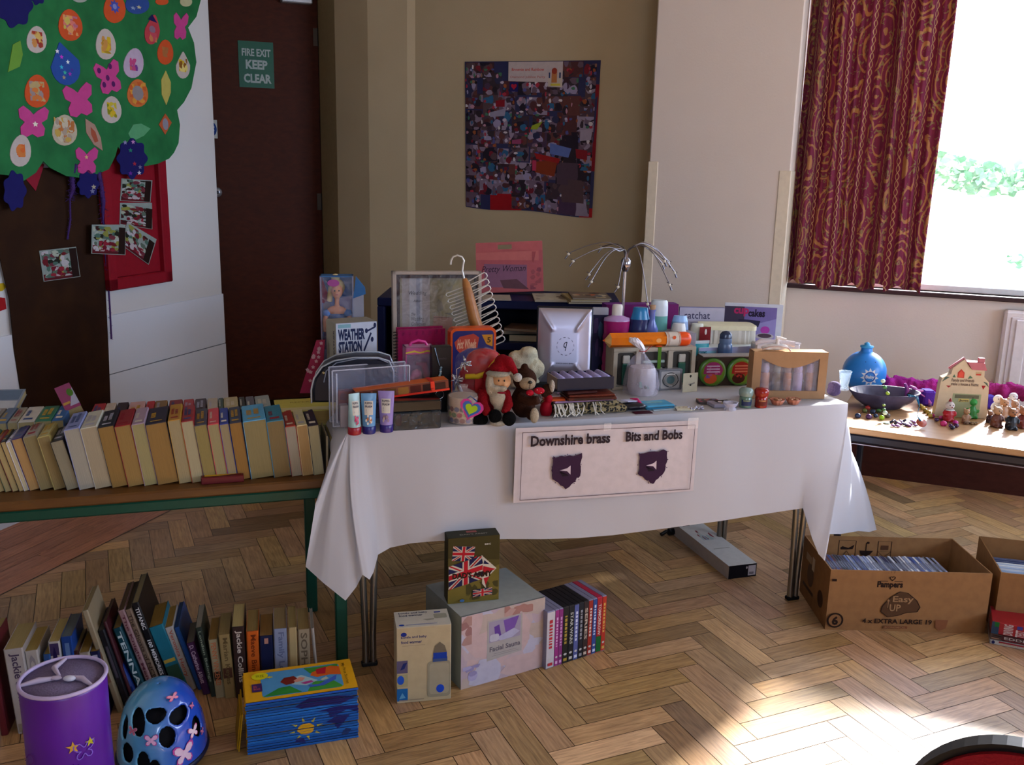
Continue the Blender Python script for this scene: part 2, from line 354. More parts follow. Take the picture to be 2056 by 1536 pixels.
# the rest of the hall behind the viewer
Pl = PA-PD*6.0; R1 = wEnd; R2 = wEnd+ang(-112)*6.6
mb = MB(); wallmesh(mb, R1, R2, 0, Z1, m_pil, .12, [(1.0, 4.0, 1.0, 2.5)]); mb.build('wall_right', kind='structure')
mb = MB(); wallmesh(mb, R2, Pl, 0, Z1, m_pil, .12, [(1.5, 2.9, 1.3, 2.4)]); mb.build('wall_rear', kind='structure')
MW_ = wEnd+WN*.11; mb = MB(); mb.prism([(v.x, v.y) for v in (Pl-WN*.3, R2, MW_, cornr+WN*.11, A+DD*.95+V((-.13, .33, 0)), A-DD*2.6+V((0, .4, 0)))], Z1, Z1+.1, mat('#cfc9ba', .8)); mb.build('ceiling', kind='structure')
# window pane, frame, sill
MW = Matrix(((WD.x, WN.x, 0, wl.x), (WD.y, WN.y, 0, wl.y), (0, 0, 1, 0), (0, 0, 0, 1)))
wf = MB(); wf.T = MW; cfr = mat('#e6e8e6', .4)
for (a, q, z0_, z1_) in ((s0, s0+.05, ZS, 2.62), (s1-.05, s1, ZS, 2.62), (s0, s1, 2.57, 2.62), (s0, s1, ZS, ZS+.03), ): wf.box(a, .06, z0_, q, .11, z1_, cfr, .004)
win = wf.build('window_1', kind='structure')
g = MB(); g.T = MW; g.box(s0+.05, .082, ZS+.03, s1-.05, .086, 2.57, mat('#eef6f6', .02, 'clear', alpha=.10)); g.build('pane', win)
g = MB(); g.T = MW; g.box(-.0, -.035, ZS-.022, s1+.1, .06, ZS, mat('#3a2a2c', .5), .003); g.build('trim_sill', kind='structure')
portal(MW @ V(((s0+s1)/2, .11, (ZS+2.6)/2)), -WN, s1-s0, 2.6-ZS)
dR = (R2-R1).normalized(); portal(R1+dR*2.7+V((0, 0, 1.8)), V((dR.y, -dR.x, 0)), 3, 1.6)
dB = (Pl-R2).normalized()
portal(R2+dB*2.2+V((0, 0, 1.8)), V((dB.y, -dB.x, 0)), 1.4, 1.1)
# floor: parquet blocks in herringbone and the boards along the partition
me_v, me_f, me_uv, me_c = [], [], [], []
R = random.Random(3)
PLK0 = V((-1.765, 3.034, 0)); PLKN = V((-PD.y, PD.x, 0))
def quadblk(o, u, v, L, W, tone, gap=.0011, z=0.):
    n = len(me_v); 
    for (a, q) in ((gap, gap), (L-gap, gap), (L-gap, W-gap), (gap, W-gap)): p = o+u*a+v*q; me_v.append((p.x, p.y, z))
    me_f.append((n, n+1, n+2, n+3)); ox = R.uniform(0, 50); oy = R.uniform(0, 50)
    me_uv.extend([(ox, oy), (ox+L, oy), (ox+L, oy+W), (ox, oy+W)]); me_c.extend([tone]*4)
def tone():
    t = R.random(); base = (.43, .275, .13)
    k = R.uniform(.72, 1.18)*(1.28 if t > .93 else .70 if t < .08 else 1)
    return (base[0]*k, base[1]*k*R.uniform(.93, 1.06), base[2]*k*R.uniform(.85, 1.25), 1)
ux = ang(24); uy = ang(114); Wb = .079; Lb = .316; o0 = on(1531.7, 1441)
for j in range(-95, 95):
    for i in range(-30, 30):
        for B in (0, 1):
            x = (j+8*i)*Wb+(Lb if B else 0); y = j*Wb+(Wb-Lb if B else 0); o = o0+ux*x+uy*y
            if not (-4.2 < o.x < 6.2 and -2.2 < o.y < 6.6) or (o-PLK0).dot(PLKN) > .16: continue
            if B: quadblk(o+ux*Wb, uy, -ux, Lb, Wb, tone())
            else: quadblk(o, ux, uy, Lb, Wb, tone())
for k in range(7):
    for i in range(-4, 4):
        o = PLK0+PLKN*(.075*k)+PD*(i*.9+.31*(k % 3)); t = tone(); r_ = R.uniform(.8, 1.05)
        quadblk(o, PD, PLKN, .9, .075, (.46*r_, .20*r_, .115*r_, 1), z=.0012)
quadblk(PLK0-PD*3.6-PLKN*.006, PD, PLKN, 7.2, .007, (.05, .03, .02, 1), z=.0016)
me = bpy.data.meshes.new('floor'); n = len(me_v); me_v += [(-6, -6, -.002), (8, -6, -.002), (8, 8, -.002), (-6, 8, -.002), (-6, -6, -.1), (8, -6, -.1), (8, 8, -.1), (-6, 8, -.1)]
me_f += [(n, n+1, n+2, n+3), (n+7, n+6, n+5, n+4)]; me_uv += [(0, 0)]*8; me_c += [(.05, .028, .012, 1)]*4+[(.05, .028, .012, 1)]*4
me.from_pydata(me_v, [], me_f); me.uv_layers.new(name='uv'); me.color_attributes.new('tone', 'FLOAT_COLOR', 'CORNER')
me.uv_layers['uv'].data.foreach_set('uv', [x for p in me_uv for x in p]); me.color_attributes['tone'].data.foreach_set('color', [x for p in me_c for x in p])
m_fl, nt, b = newmat('parquet'); at = nt.nodes.new('ShaderNodeAttribute'); at.attribute_name = 'tone'
f = noise(nt, 9, 6, 'UV', .8, (1.2, 14, 1)); g_ = noise(nt, 7, 4, 'Object'); h_ = noise(nt, 3, 4, 'UV', .4, (3, 40, 1))
dk = nt.nodes.new('ShaderNodeMix'); dk.data_type = 'RGBA'; dk.blend_type = 'MULTIPLY'; dk.inputs[0].default_value = 1; nt.links.new(at.outputs['Color'], dk.inputs[6])
nt.links.new(mix(nt, (f-.36)*2.1, (1.15, 1.12, 1.05), (.50, .42, .36)).k, dk.inputs[7])
dk2 = nt.nodes.new('ShaderNodeMix'); dk2.data_type = 'RGBA'; dk2.blend_type = 'MULTIPLY'; dk2.inputs[0].default_value = 1; nt.links.new(dk.outputs[2], dk2.inputs[6])
nt.links.new(mix(nt, g_, (1.15, 1.12, 1.08), (.78, .76, .76)).k, dk2.inputs[7]); nt.links.new(dk2.outputs[2], b.inputs['Base Color'])
inp(nt, b.inputs['Roughness'], g_*.22+.28); b.inputs['Specular IOR Level'].default_value = .40; bump(nt, b, h_, .0012, .25)
me.materials.append(m_fl); fo = bpy.data.objects.new('floor', me); SC.collection.objects.link(fo); fo['kind'] = 'structure'
mb = MB(); mb.T = MW; mb.box(0, -.02, 0, 4.15, 0, .27, mat('#4a241c', .55, 'wood', col2='#2c130e')); mb.build('baseboard_window', kind='structure')
bolts = MB()
# outdoors: pale yard wall with ivy on top
mb = MB(); mb.box(-3, 0, -.6, 9, .3, 1.42, mat('#dfe4de', .8)); mb.build('trim_yard_wall', loc=W0+WN*5.0+V((0, 0, -.1)), yaw=math.atan2(WD.y, WD.x), kind='structure')
mb = MB(); mb.box(-14, .4, -.5, 20, 30, -.4, mat('#cfd6c4', .9)); mb.build('ground', loc=W0+WN*.2, yaw=math.atan2(WD.y, WD.x), kind='structure')
R = random.Random(5); mb = MB(); ivc = [mat(c, .5) for c in ('#5f9a6c', '#86bb8c', '#3d7850', '#a9d4a4')]
def leaf(mb, c, r, R):
    a = R.uniform(0, 2*PI); t = R.uniform(-.9, .9); u = V((math.cos(a), math.sin(a)*.6, t)).normalized(); w = u.cross(V((R.uniform(-.3, .3), 1, .3))).normalized()
    mb.add([c-u*r, c+w*r*.6, c+u*r, c-w*r*.6], [(0, 1, 2, 3)], R.choice(ivc))
for i in range(3200):
    x = R.uniform(-1.5, 5.5); z = 1.28+.28*R.random()+.10*math.sin(x*3)+.05*math.sin(x*7); leaf(mb, V((x, R.uniform(-.22, .1), z)), R.uniform(.03, .07), R)
for (x, z) in ((1.1, .75), (1.9, .86), (2.15, .83), (3.1, .7)):
    for i in range(40): leaf(mb, V((x+R.gauss(0, .09), R.uniform(-.12, -.02), z+R.gauss(0, .05))), .04, R)
mb.build('ivy', loc=W0+WN*5.0, yaw=math.atan2(WD.y, WD.x), kind='stuff', label='green ivy growing over the sunlit yard wall beyond the window', cat='ivy')
# ------------------------------------------------------------ main table and its cloth
TH = .745
TO = on(697, 870, TH); TE = on(1703, 810, TH); tu = (TE-TO).normalized(); TL = (TE-TO).length; tv = V((-tu.y, tu.x, 0)); TDp = .72; TY = math.atan2(tu.y, tu.x)
def tp(u, v, z=0.): return TO+tu*u+tv*v+V((0, 0, z))
t = thing('folding_table', 'long folding table on paired chrome tube legs under the white cloth', 'table', (TO.x, TO.y, 0), TY)
mb = MB(); mb.box(.015, .015, TH-.032, TL-.015, TDp-.015, TH-.006, mat('#8a6a4a', .5, 'wood')); mb.build('tabletop', t)
Ti = Matrix.Translation((TO.x, TO.y, 0)) @ Matrix.Rotation(TY, 4, 'Z'); Tinv = Ti.inverted()
feet = [Tinv @ on(742, 1335), Tinv @ on(1590, 1203), Tinv @ on(1447, 1100), None]
feet[3] = V((feet[0].x, feet[2].y, 0))
for k, p in enumerate(feet):
    mb = MB(); s = .028 if k in (0, 3) else -.0
    for q in (-1, 1):
        mb.tube([(p.x+q*.011, p.y, .012), (p.x+q*.011, p.y, .10), (p.x+q*.030, p.y+.004*q, TH-.034)], .0105, STEEL, 12)
    mb.box(p.x-.024, p.y-.012, 0, p.x+.024, p.y+.012, .014, BLACK, .003)
    if k in (1, 2): mb.tube([(p.x+.055, p.y+.02, TH-.04), (p.x+.03, p.y, .42)], .006, STEEL, 8)
    mb.build('leg', t)
m_cl, nt, b = newmat('white_paper_cloth'); b.inputs['Specular IOR Level'].default_value = .12; b.inputs['Roughness'].default_value = .45; b.inputs['Base Color'].default_value = (.60, .60, .64, 1)
b.inputs['Transmission Weight'].default_value = 0; tr = nt.nodes.new('ShaderNodeBsdfTranslucent'); tr.inputs[0].default_value = (.66, .67, .74, 1)
ms = nt.nodes.new('ShaderNodeMixShader'); ms.inputs[0].default_value = .38; out = nt.nodes['Material Output']
nt.links.new(b.outputs[0], ms.inputs[1]); nt.links.new(tr.outputs[0], ms.inputs[2]); nt.links.new(ms.outputs[0], out.inputs[0])
tc = nt.nodes.new('ShaderNodeTexCoord'); sp = nt.nodes.new('ShaderNodeSeparateXYZ'); nt.links.new(tc.outputs['Object'], sp.inputs[0])
xx, yy, zz = X(sp.outputs[0]), X(sp.outputs[1]), X(sp.outputs[2])
cr = (((xx+.03).mod(.235)-.1175).abs() > .1155).max(((zz+.0).mod(.25)-.125).abs() > .1235).max(((yy+.05).mod(.24)-.12).abs() > .1185)
f = noise(nt, 5, 3); bump(nt, b, cr*.5+f*.8, .003, .6)
fr = lambda px, py, o=.03: onwall(px, py, TO-tv*o, tu)
ST = []                                                            # (top point, bottom point, outward bulge)
C = [tp(0, 0), tp(TL, 0), tp(TL, TDp), tp(0, TDp)]
for q in (0, .25, .5, .75, .93): ST.append((tp(0, TDp*(1-q)), tp(-.03, TDp*(1-q), -.075), .01))
ST += [(C[0], atY(640, 1010, 2.49), .0), (C[0], atY(620, 1136, 2.48), 0), (C[0], atY(655, 1168, 2.46), .012), (C[0], atY(700, 1204, 2.45), .0), (C[0], atY(722, 1176, 2.47), -.012),
       (tp(.012, 0), atY(734, 1152, 2.47), .014), (tp(.02, 0), atY(748, 1162, 2.475), .012), (tp(.03, 0), atY(756, 1147, 2.50), .0), (tp(.05, 0), atY(765, 1112, 2.565), -.008), (tp(.09, 0), fr(789, 1098, .02), .0)]
fb = [(830, 1089), (887, 1084), (950, 1082), (1020, 1080), (1090, 1080), (1160, 1078), (1230, 1072), (1300, 1063), (1370, 1054), (1440, 1045), (1510, 1034), (1570, 1025), (1606, 1020)]
for k, (px, py) in enumerate(fb):
    B = fr(px, py, .035+.008*math.sin(k*1.7)); u_ = (B-TO).dot(tu); ST.append((tp(min(u_, TL-.02), 0), B, .006*math.sin(k*2.3)))
ST += [(tp(TL-.012, 0), atY(1624, 1080, 2.90), .015), (C[1], atY(1637, 1112, 2.87), .0), (C[1], atY(1650, 1126, 2.85), .0), (C[1], atY(1660, 1072, 3.02), -.02), (tp(TL, .03), atY(1682, 1072, 3.12), .03), (tp(TL, .07), atY(1718, 1066, 3.22), .0), (tp(TL, .12), atY(1740, 1068, 3.25), .02),
       (tp(TL, .18), atY(1755, 1064, 3.34), .03), (tp(TL, .35), tp(TL+.20, .40, -.42), .02), (tp(TL, .55), tp(TL+.16, .60, -.46), .01), (C[2], tp(TL+.05, TDp+.06, -.5), .0)]
for q in (.15, .4, .65, .9): ST.append((tp(TL*(1-q), TDp), tp(TL*(1-q), TDp+.03, -.36), .01*(-1)**int(q*10)))
ST.append((C[3], tp(-.02, TDp+.02, -.1), 0)); ST.append(ST[0])
# smooth a little between stations, then hang rows
TT = []
for a, q in zip(ST, ST[1:]):
    for k in range(4):
        s = k/4; TT.append((a[0].lerp(q[0], s), a[1].lerp(q[1], s), a[2]*(1-s)+q[2]*s))
rows = 12; cen = tp(TL/2, TDp/2); Tc = Ti.inverted()
mb = MB(); vs_ = []; nS = len(TT)
for j in range(rows+1):
    s = j/rows
    for (T_, B_, bl) in TT:
        p = T_.lerp(B_, s)
        o = (T_-cen); o.z = 0; o.normalize(); e = (B_-T_); drop = min(0, 0)
        p = p+o*(bl*math.sin(PI*s)*1.0) + o*.010*(1-(1-s)**6)*(1 if j else 0); 
        if j == 0: p = T_+V((0, 0, .0))
        vs_.append(Tc @ p)
fs = [(j*nS+i, j*nS+(i+1) % nS, (j+1)*nS+(i+1) % nS, (j+1)*nS+i) for j in range(rows) for i in range(nS)]
mb.add(vs_, fs, m_cl, True); mb.add([Tc @ T_[0] for T_ in TT], [tuple(range(nS))], m_cl)
cl = mb.build('tablecloth', loc=(TO.x, TO.y, 0), yaw=TY, label='white paper tablecloth draped over the long folding table', cat='tablecloth')
# the taped banner on the front
sa, sb_ = fr(1033, 862, .050), fr(1400, 846, .050); sw = (sb_-sa).length; sh = (fr(1033, 862, .05)-fr(1040, 1010, .05)).z
sg = MB(); sp_ = 14
def bn(x, z): return (x*sw, -.0035*math.sin(PI*x)-.004*(1-z), z*sh)
sg.grid(lambda x, z: bn(x, z), 24, 6, mat('#b8afb2', .55)); 
S4 = Matrix.Identity(4)
bL = atan = math.atan2(-(fr(1033, 862).z-fr(1400, 846).z), 1)
sg.face((0, -.0095, 0), (sw, 0, 0), (0, 0, sh)); dk = '#241820'
for (a, q, c_, d_) in ((.03, .035, .975, .043), (.03, .945, .975, .953), (.03, .035, .033, .953), (.972, .035, .975, .953)): sg.pr(rect(a, q, c_, d_), '#4a3c44')
sg.tx('Downshire brass', .075, .755, .50, .90, dk, .035); sg.tx('Bits and Bobs', .585, .76, .905, .90, dk, .035)
for ox in (.27, .745):
    R_ = random.Random(int(ox*10)); asp = sh/sw
    pts = [(-.175, .20), (.175, .22), (.18, -.06), (.02, -.26), (-.17, -.10)]; poly = []
    for a, q in zip(pts, pts[1:]+pts[:1]):
        for k in range(7): s = k/7; poly.append((ox+(a[0]*(1-s)+q[0]*s+R_.uniform(-.012, .012))*asp*1.15, .40+(a[1]*(1-s)+q[1]*s+R_.uniform(-.02, .02))))
    sg.pr(poly, '#2e1632')
    for k in range(16):
        a = R_.choice(poly); sg.pr(ngon(a[0]+R_.uniform(-.01, .01), a[1]+R_.uniform(-.03, .03), .003, .008, 6), '#301838'); sg.lay -= 1
    sg.pr([(ox-.035, .415), (ox+.005, .44), (ox+.022, .475), (ox+.024, .35), (ox+.005, .40)], '#b9abb4')
    sg.pr([(ox-.035, .405)]+[(ox-.035+.05*math.sin(t_), .33+.05*math.cos(t_)) for t_ in (0, .5, 1., 1.5)]+[(ox-.02, .33)], '#1a0c1c')
for (a, q, c_, d_) in ((.46, .93, .50, 1.03), (.93, .9, .99, 1.05)): sg.pr(rect(a, q, c_, d_), mat('#ffffff', .1, 'clear', alpha=.18))
zc = fr(1040, 1008, .05).z
# small tilt of the sheet as in the picture: its right end sits a touch higher
tiltb = math.atan2(fr(1400, 846, .05).z-fr(1033, 862, .05).z, sw)
sg.build('paper_banner', loc=(sa.x, sa.y, zc), rot=(0, -tiltb, TY), label='two white paper sheets taped to the cloth reading Downshire brass and Bits and Bobs', cat='sign')
# ------------------------------------------------------------ left bench
BH = .60
b0 = on(0, 1010, BH); b1 = on(650, 962, BH); bu = (b1-b0).normalized(); bv = V((-bu.y, bu.x, 0)); BY = math.atan2(bu.y, bu.x); BL = (on(686, 960, BH)-b0).length+.02; BD = .40
bT = Matrix.Translation((b0.x, b0.y, 0)) @ Matrix.Rotation(BY, 4, 'Z'); bTi = bT.inverted()
t = thing('long_bench', 'long low wooden bench with green steel frame carrying the paperbacks', 'bench', (b0.x, b0.y, 0), BY)
grn = mat('#0c4030', .4); wb = mat('#6e4a22', .4, 'wood', col2='#47290f')
mb = MB(); mb.box(-.9, 0, BH-.028, BL-.01, BD, BH, wb, .005); mb.build('seat_board', t)
mb = MB(); mb.box(-.88, .004, BH-.060, BL-.02, .030, BH-.029, grn, .004); mb.box(-.88, BD-.03, BH-.060, BL-.02, BD-.004, BH-.029, grn, .004)
for x_ in (-.7, .4, BL-.08): mb.box(x_, .03, BH-.058, x_+.03, BD-.03, BH-.032, grn)
mb.build('frame', t)
for (x_, y_) in ((BL-.045, -.0), (BL-.10, BD-.03), (-.8, 0), (-.8, BD-.03)):
    mb = MB(); mb.box(x_, y_+.004, .0, x_+.035, y_+.034, BH-.058, grn, .004); mb.build('leg', t)
# ------------------------------------------------------------ low table under the window
LH = .55
l0 = on(1735, 862, LH); l1 = on(2056, 905, LH); lu = (l1-l0).normalized(); lv = V((-lu.y, lu.x, 0)); LY = math.atan2(lu.y, lu.x); l0 = l0-lu*.12
lT = Matrix.Translation((l0.x, l0.y, 0)) @ Matrix.Rotation(LY, 4, 'Z'); lTi = lT.inverted(); LD = .62; LL = 1.7
def lp(x, y, z=0.): return lT @ V((x, y, LH+z))
t = thing('low_table', 'low table with pale wooden top and dark steel frame under the window', 'table', (l0.x, l0.y, 0), LY)
mb = MB(); mb.box(0, 0, LH-.024, LL, LD, LH, mat('#b9926a', .35, 'wood', col2='#9a7048'), .004); mb.build('tabletop', t)
mb = MB(); dk_ = mat('#1d1f2c', .35, 'steel', .3)
mb.box(.05, .012, LH-.062, LL-.03, .035, LH-.025, dk_, .008); mb.box(.05, LD-.035, LH-.062, LL-.03, LD-.012, LH-.025, dk_, .008); mb.box(.05, .02, LH-.06, .08, LD-.02, LH-.026, dk_, .006)
mb.tube([(.055, .010, LH-.075), (.085, .010, LH-.064), (LL-.03, .010, LH-.064)], .0025, mat('#9a94a0', .3, 'steel', .7), 6); mb.build('frame', t)
for (x_, y_) in ((.02, .03), (LL-.1, .03), (.02, LD-.06), (LL-.1, LD-.06)):
    mb = MB(); mb.tube([(x_+.04, y_+.01, 0), (x_+.04, y_+.01, LH-.06)], .014, dk_, 12); mb.build('leg', t)
# ------------------------------------------------------------ curtain
cA = onwall(1582, 560, W0-WN*.09, WD); cB = onwall(1852, 568, W0-WN*.09, WD); cw = (cB-cA).length; zt_ = 2.72
vsx, uvs = [], []; nU, nV = 300, 44; al = 0.; pts = []; pp = None
def fold(x, z):
    k = x*2*PI*7; w = .55+.45*math.sin(x*9+1); am = .036*(1+.25*math.sin(x*23))
    return am*math.sin(k+1.3*math.sin(x*11)+.25*math.sin(z*2.2+x*6))*w+.012*math.sin(k*2.1+.5*z)+.01*math.sin(x*31+z)
for i in range(nU+1):
    x = i/nU; p = V((x*cw, fold(x, 1.6)))
    if pp: al += (p-pp).length
    pp = p; pts.append(al)
for j in range(nV+1):
    s = j/nV
    for i in range(nU+1):
        x = i/nU; zb = ZS+.008+.012*math.sin(x*17)+.010*math.sin(x*41)+(.03 if .66 < x < .72 else 0); z = zb+(zt_-zb)*s
        right = 0
        vsx.append((x*cw*(1-.0)+right+.006*math.sin(z*3+x*14), fold(x, z), z)); uvs.append((pts[i], z))
fs = [(j*(nU+1)+i, j*(nU+1)+i+1, (j+1)*(nU+1)+i+1, (j+1)*(nU+1)+i) for j in range(nV) for i in range(nU)]
me = bpy.data.meshes.new('curtain'); me.from_pydata(vsx, [], fs); ul = me.uv_layers.new(name='uv')
for l in me.loops: ul.data[l.index].uv = uvs[l.vertex_index]
for p in me.polygons: p.use_smooth = True
m_cu, nt, b = newmat('curtain_brocade'); b.inputs['Roughness'].default_value = .8; b.inputs['Specular IOR Level'].default_value = .05
tc = nt.nodes.new('ShaderNodeTexCoord'); sp = nt.nodes.new('ShaderNodeSeparateXYZ'); nt.links.new(tc.outputs['UV'], sp.inputs[0])
u_, v_ = X(sp.outputs[0]), X(sp.outputs[1]); xm = (u_.mod(.16)-.08)
chain = ((xm-(v_*88.).sin()*.010).abs() < .0026).max((xm+(v_*88.).sin()*.010).abs() < .0026)
wob = noise(nt, 14, 2, 'UV')
def voro(scale, sx):
    vo = nt.nodes.new('ShaderNodeTexVoronoi'); vo.inputs['Scale'].default_value = scale
    mp = nt.nodes.new('ShaderNodeMapping'); mp.inputs['Scale'].default_value = sx; nt.links.new(tc.outputs['UV'], mp.inputs[0]); nt.links.new(mp.outputs[0], vo.inputs[0]); return X(vo.outputs['Distance'])
d1 = voro(6.5, (1.1, .75, 1)); ring = ((d1+wob*.12).mod(.17) < .045); far = xm.abs() > .026
leafy = (noise(nt, 30, 1, 'UV', 1.5) > .60)
scroll = ring*far
grn_ = leafy*far
col = mix(nt, noise(nt, 90, 2, 'UV', 0, (1, .12, 1)), '#8c3a50', '#663048')
col = mix(nt, grn_*.85, col, '#8a7c54'); col = mix(nt, scroll*.7, col, '#b48c58'); col = mix(nt, chain*.85, col, '#c0a67c')
inp(nt, b.inputs['Base Color'], col)
tr = nt.nodes.new('ShaderNodeBsdfTranslucent'); nt.links.new(col.k, tr.inputs[0]); ms = nt.nodes.new('ShaderNodeMixShader'); ms.inputs[0].default_value = .22
nt.links.new(b.outputs[0], ms.inputs[1]); nt.links.new(tr.outputs[0], ms.inputs[2]); nt.links.new(ms.outputs[0], nt.nodes['Material Output'].inputs[0])
me.materials.append(m_cu); cu = bpy.data.objects.new('curtain', me); SC.collection.objects.link(cu)
cu.location = (cA.x, cA.y, 0); cu.rotation_euler = (0, 0, math.atan2(WD.y, WD.x)); tag(cu, 'long maroon brocade curtain with gold scroll pattern drawn beside the window', 'curtain')
q = cu.modifiers.new('solid', 'SOLIDIFY'); q.thickness = .003
mb = MB(); mb.tube([(-.1, 0, 0), (2.9, 0, 0)], .014, mat('#5a3a20', .4, 'wood'), 10); mb.build('curtain_pole', loc=(cA.x, cA.y, zt_+.012), yaw=math.atan2(WD.y, WD.x), label='wooden pole holding the maroon curtain above the window', cat='pole')
# white panel on the right of the window wall
w0_ = onwall(2008, 700, W0-WN*.05, WD); zt2 = onwall(2012, 622, W0-WN*.05, WD).z
mb = MB(); mb.box(0, 0, .28, .9, .06, zt2, mat('#d8d2d4', .4), .012)
mb.box(.03, -.006, .32, .87, .0, zt2-.03, mat('#cdc6ca', .4), .004)
for k in range(9): mb.box(.05+k*.092, -.014, .33, .05+k*.092+.05, -.005, zt2-.04, mat('#d8d2d4', .4), .004)
mb.build('radiator', loc=(w0_.x, w0_.y, 0), yaw=math.atan2(WD.y, WD.x), label='white wall radiator below the window at the right edge', cat='radiator')
# red chair at the lower right
cy_ = math.radians(-30); cc = on(2236, 1538, .88)-V((math.sin(cy_)*.25, -math.cos(cy_)*.25, 0))
t = thing('stacking_chair', 'red padded chair with black rim seen from behind at the lower right corner', 'chair', (cc.x, cc.y, 0), cy_)
rp = mat('#7c0e1c', .8, 'fabric', amt=.1)
mb = MB(); mb.prism(rrect(-.20, -.19, .20, .19, .10, 8), .44, .476, rp); mb.build('seat_pad', t)
mb = MB(); mb.prism(rrect(-.222, -.212, .222, .212, .11, 8), .418, .462, BLACK); mb.build('seat_rim', t)
mb = MB(); mb.prism(rrect(-.20, .60, .20, .868, .13, 14), -.262, -.228, rp, 'y'); mb.build('backrest', t)
mb = MB(); mb.prism(rrect(-.208, .592, .208, .876, .136, 14), -.256, -.234, BLACK, 'y'); mb.build('backrest_rim', t)
for (sx, sy) in ((-1, -1), (1, -1), (-1, 1), (1, 1)):
    mb = MB(); mb.tube([(sx*.20, sy*.2, 0), (sx*.17, sy*.17, .43)]+([(sx*.17, -.240, .64)] if sy < 0 else []), .011, BLACK, 10); mb.build('leg', t)
# ------------------------------------------------------------ paper tree on the partition
def MPl(name, parent=None, **k): return None
tree = thing('paper_tree', 'big collage tree with green paper crown and brown trunk on the white partition', 'wall decoration')
tree.matrix_world = MP
def pv(px, py, y=0): x, z = pw_(px, py); return (x, z)
def pshape(name, poly, y0, y1, c, draw=None, fx=None, parent=tree):
    mb = MB(); mb.prism([pv(*p) for p in poly], -y0, -y1, c, 'y'); 
    if draw:
        xs = [pv(*p) for p in poly]; x0_ = min(p[0] for p in xs); x1_ = max(p[0] for p in xs); z0_ = min(p[1] for p in xs); z1_ = max(p[1] for p in xs)
        mb.face((x0_, -y1, z0_), (x1_-x0_, 0, 0), (0, 0, z1_-z0_)); draw(mb)
    return mb.build(name, parent)
gr_ = mat('#2b7643', .85, 'paper', col2='#215c35', scale=9)
crown = [(384, -30), (384, 0), (375, 34), (358, 56), (370, 86), (375, 125), (365, 177), (350, 205), (336, 221), (342, 250), (339, 287), (330, 306), (320, 318), (298, 328), (273, 333), (245, 325), (216, 294), (211, 313), (198, 339), (167, 352), (138, 356), (112, 353), (78, 336), (65, 323), (50, 346), (26, 362), (0, 352), (-60, 345), (-140, 300), (-160, 0), (-140, -160), (60, -190), (260, -160), (360, -90)]
pshape('trunk', [(-40, 340), (213, 333), (210, 420), (205, 560), (212, 700), (217, 835), (39, 845), (36, 790), (22, 700), (12, 600), (-6, 520), (-40, 470)], .013, .017, mat('#2c1a11', .9, 'paper', col2='#3a2414', scale=8))
pshape('crown', crown, .052, .057, gr_)
def egg(px, py, rx, ry, a=0, n=20, tip=0.):
    o = []
    for i in range(n):
        t = 2*PI*i/n; k = 1-.14*math.sin(t); x = rx*math.cos(t)*k; y = -ry*math.sin(t)
        if tip: x *= (1-tip*max(0, math.sin(t)))
        ca_, sa_ = math.cos(math.radians(a)), math.sin(math.radians(a)); o.append((px+x*ca_-y*sa_, py+x*sa_+y*ca_))
    return o
def bfly(px, py, rx, ry, a=0):
    pts = [(0, -.45), (.25, -.7), (.7, -1), (1, -.75), (.9, -.2), (.55, .05), (.8, .4), (.75, .85), (.35, 1), (0, .8)]
    pts = pts+[(-x, y) for x, y in reversed(pts[1:-1])]; ca_, sa_ = math.cos(math.radians(a)), math.sin(math.radians(a))
    return [(px+x*rx*ca_-y*ry*sa_, py+x*rx*sa_+y*ry*ca_) for x, y in pts]
def flo(px, py, rx, ry, n=8): return [(px+rx*(1+.10*math.cos(n*t))*math.cos(t), py+ry*(1+.10*math.cos(n*t))*math.sin(t)) for t in [2*PI*i/64 for i in range(64)]]
def bl(cols, n=14, r=.2, seed=1, x0=.2, y0=.2, x1=.8, y1=.8): return lambda mb: mb.blobs(cols, n, x0, y0, x1, y1, r, seed)
def stars(cols, pts, r=.06): return lambda mb: [mb.pr(star(x, y, r, r*.45, 5, asp=1.2), mat(cols[i % len(cols)], .2)) for i, (x, y) in enumerate(pts)]
OR, WH, PK, NV, YL = '#c9532a', '#bfb4ae', '#c2458a', '#1d1c5c', '#cfae2a'
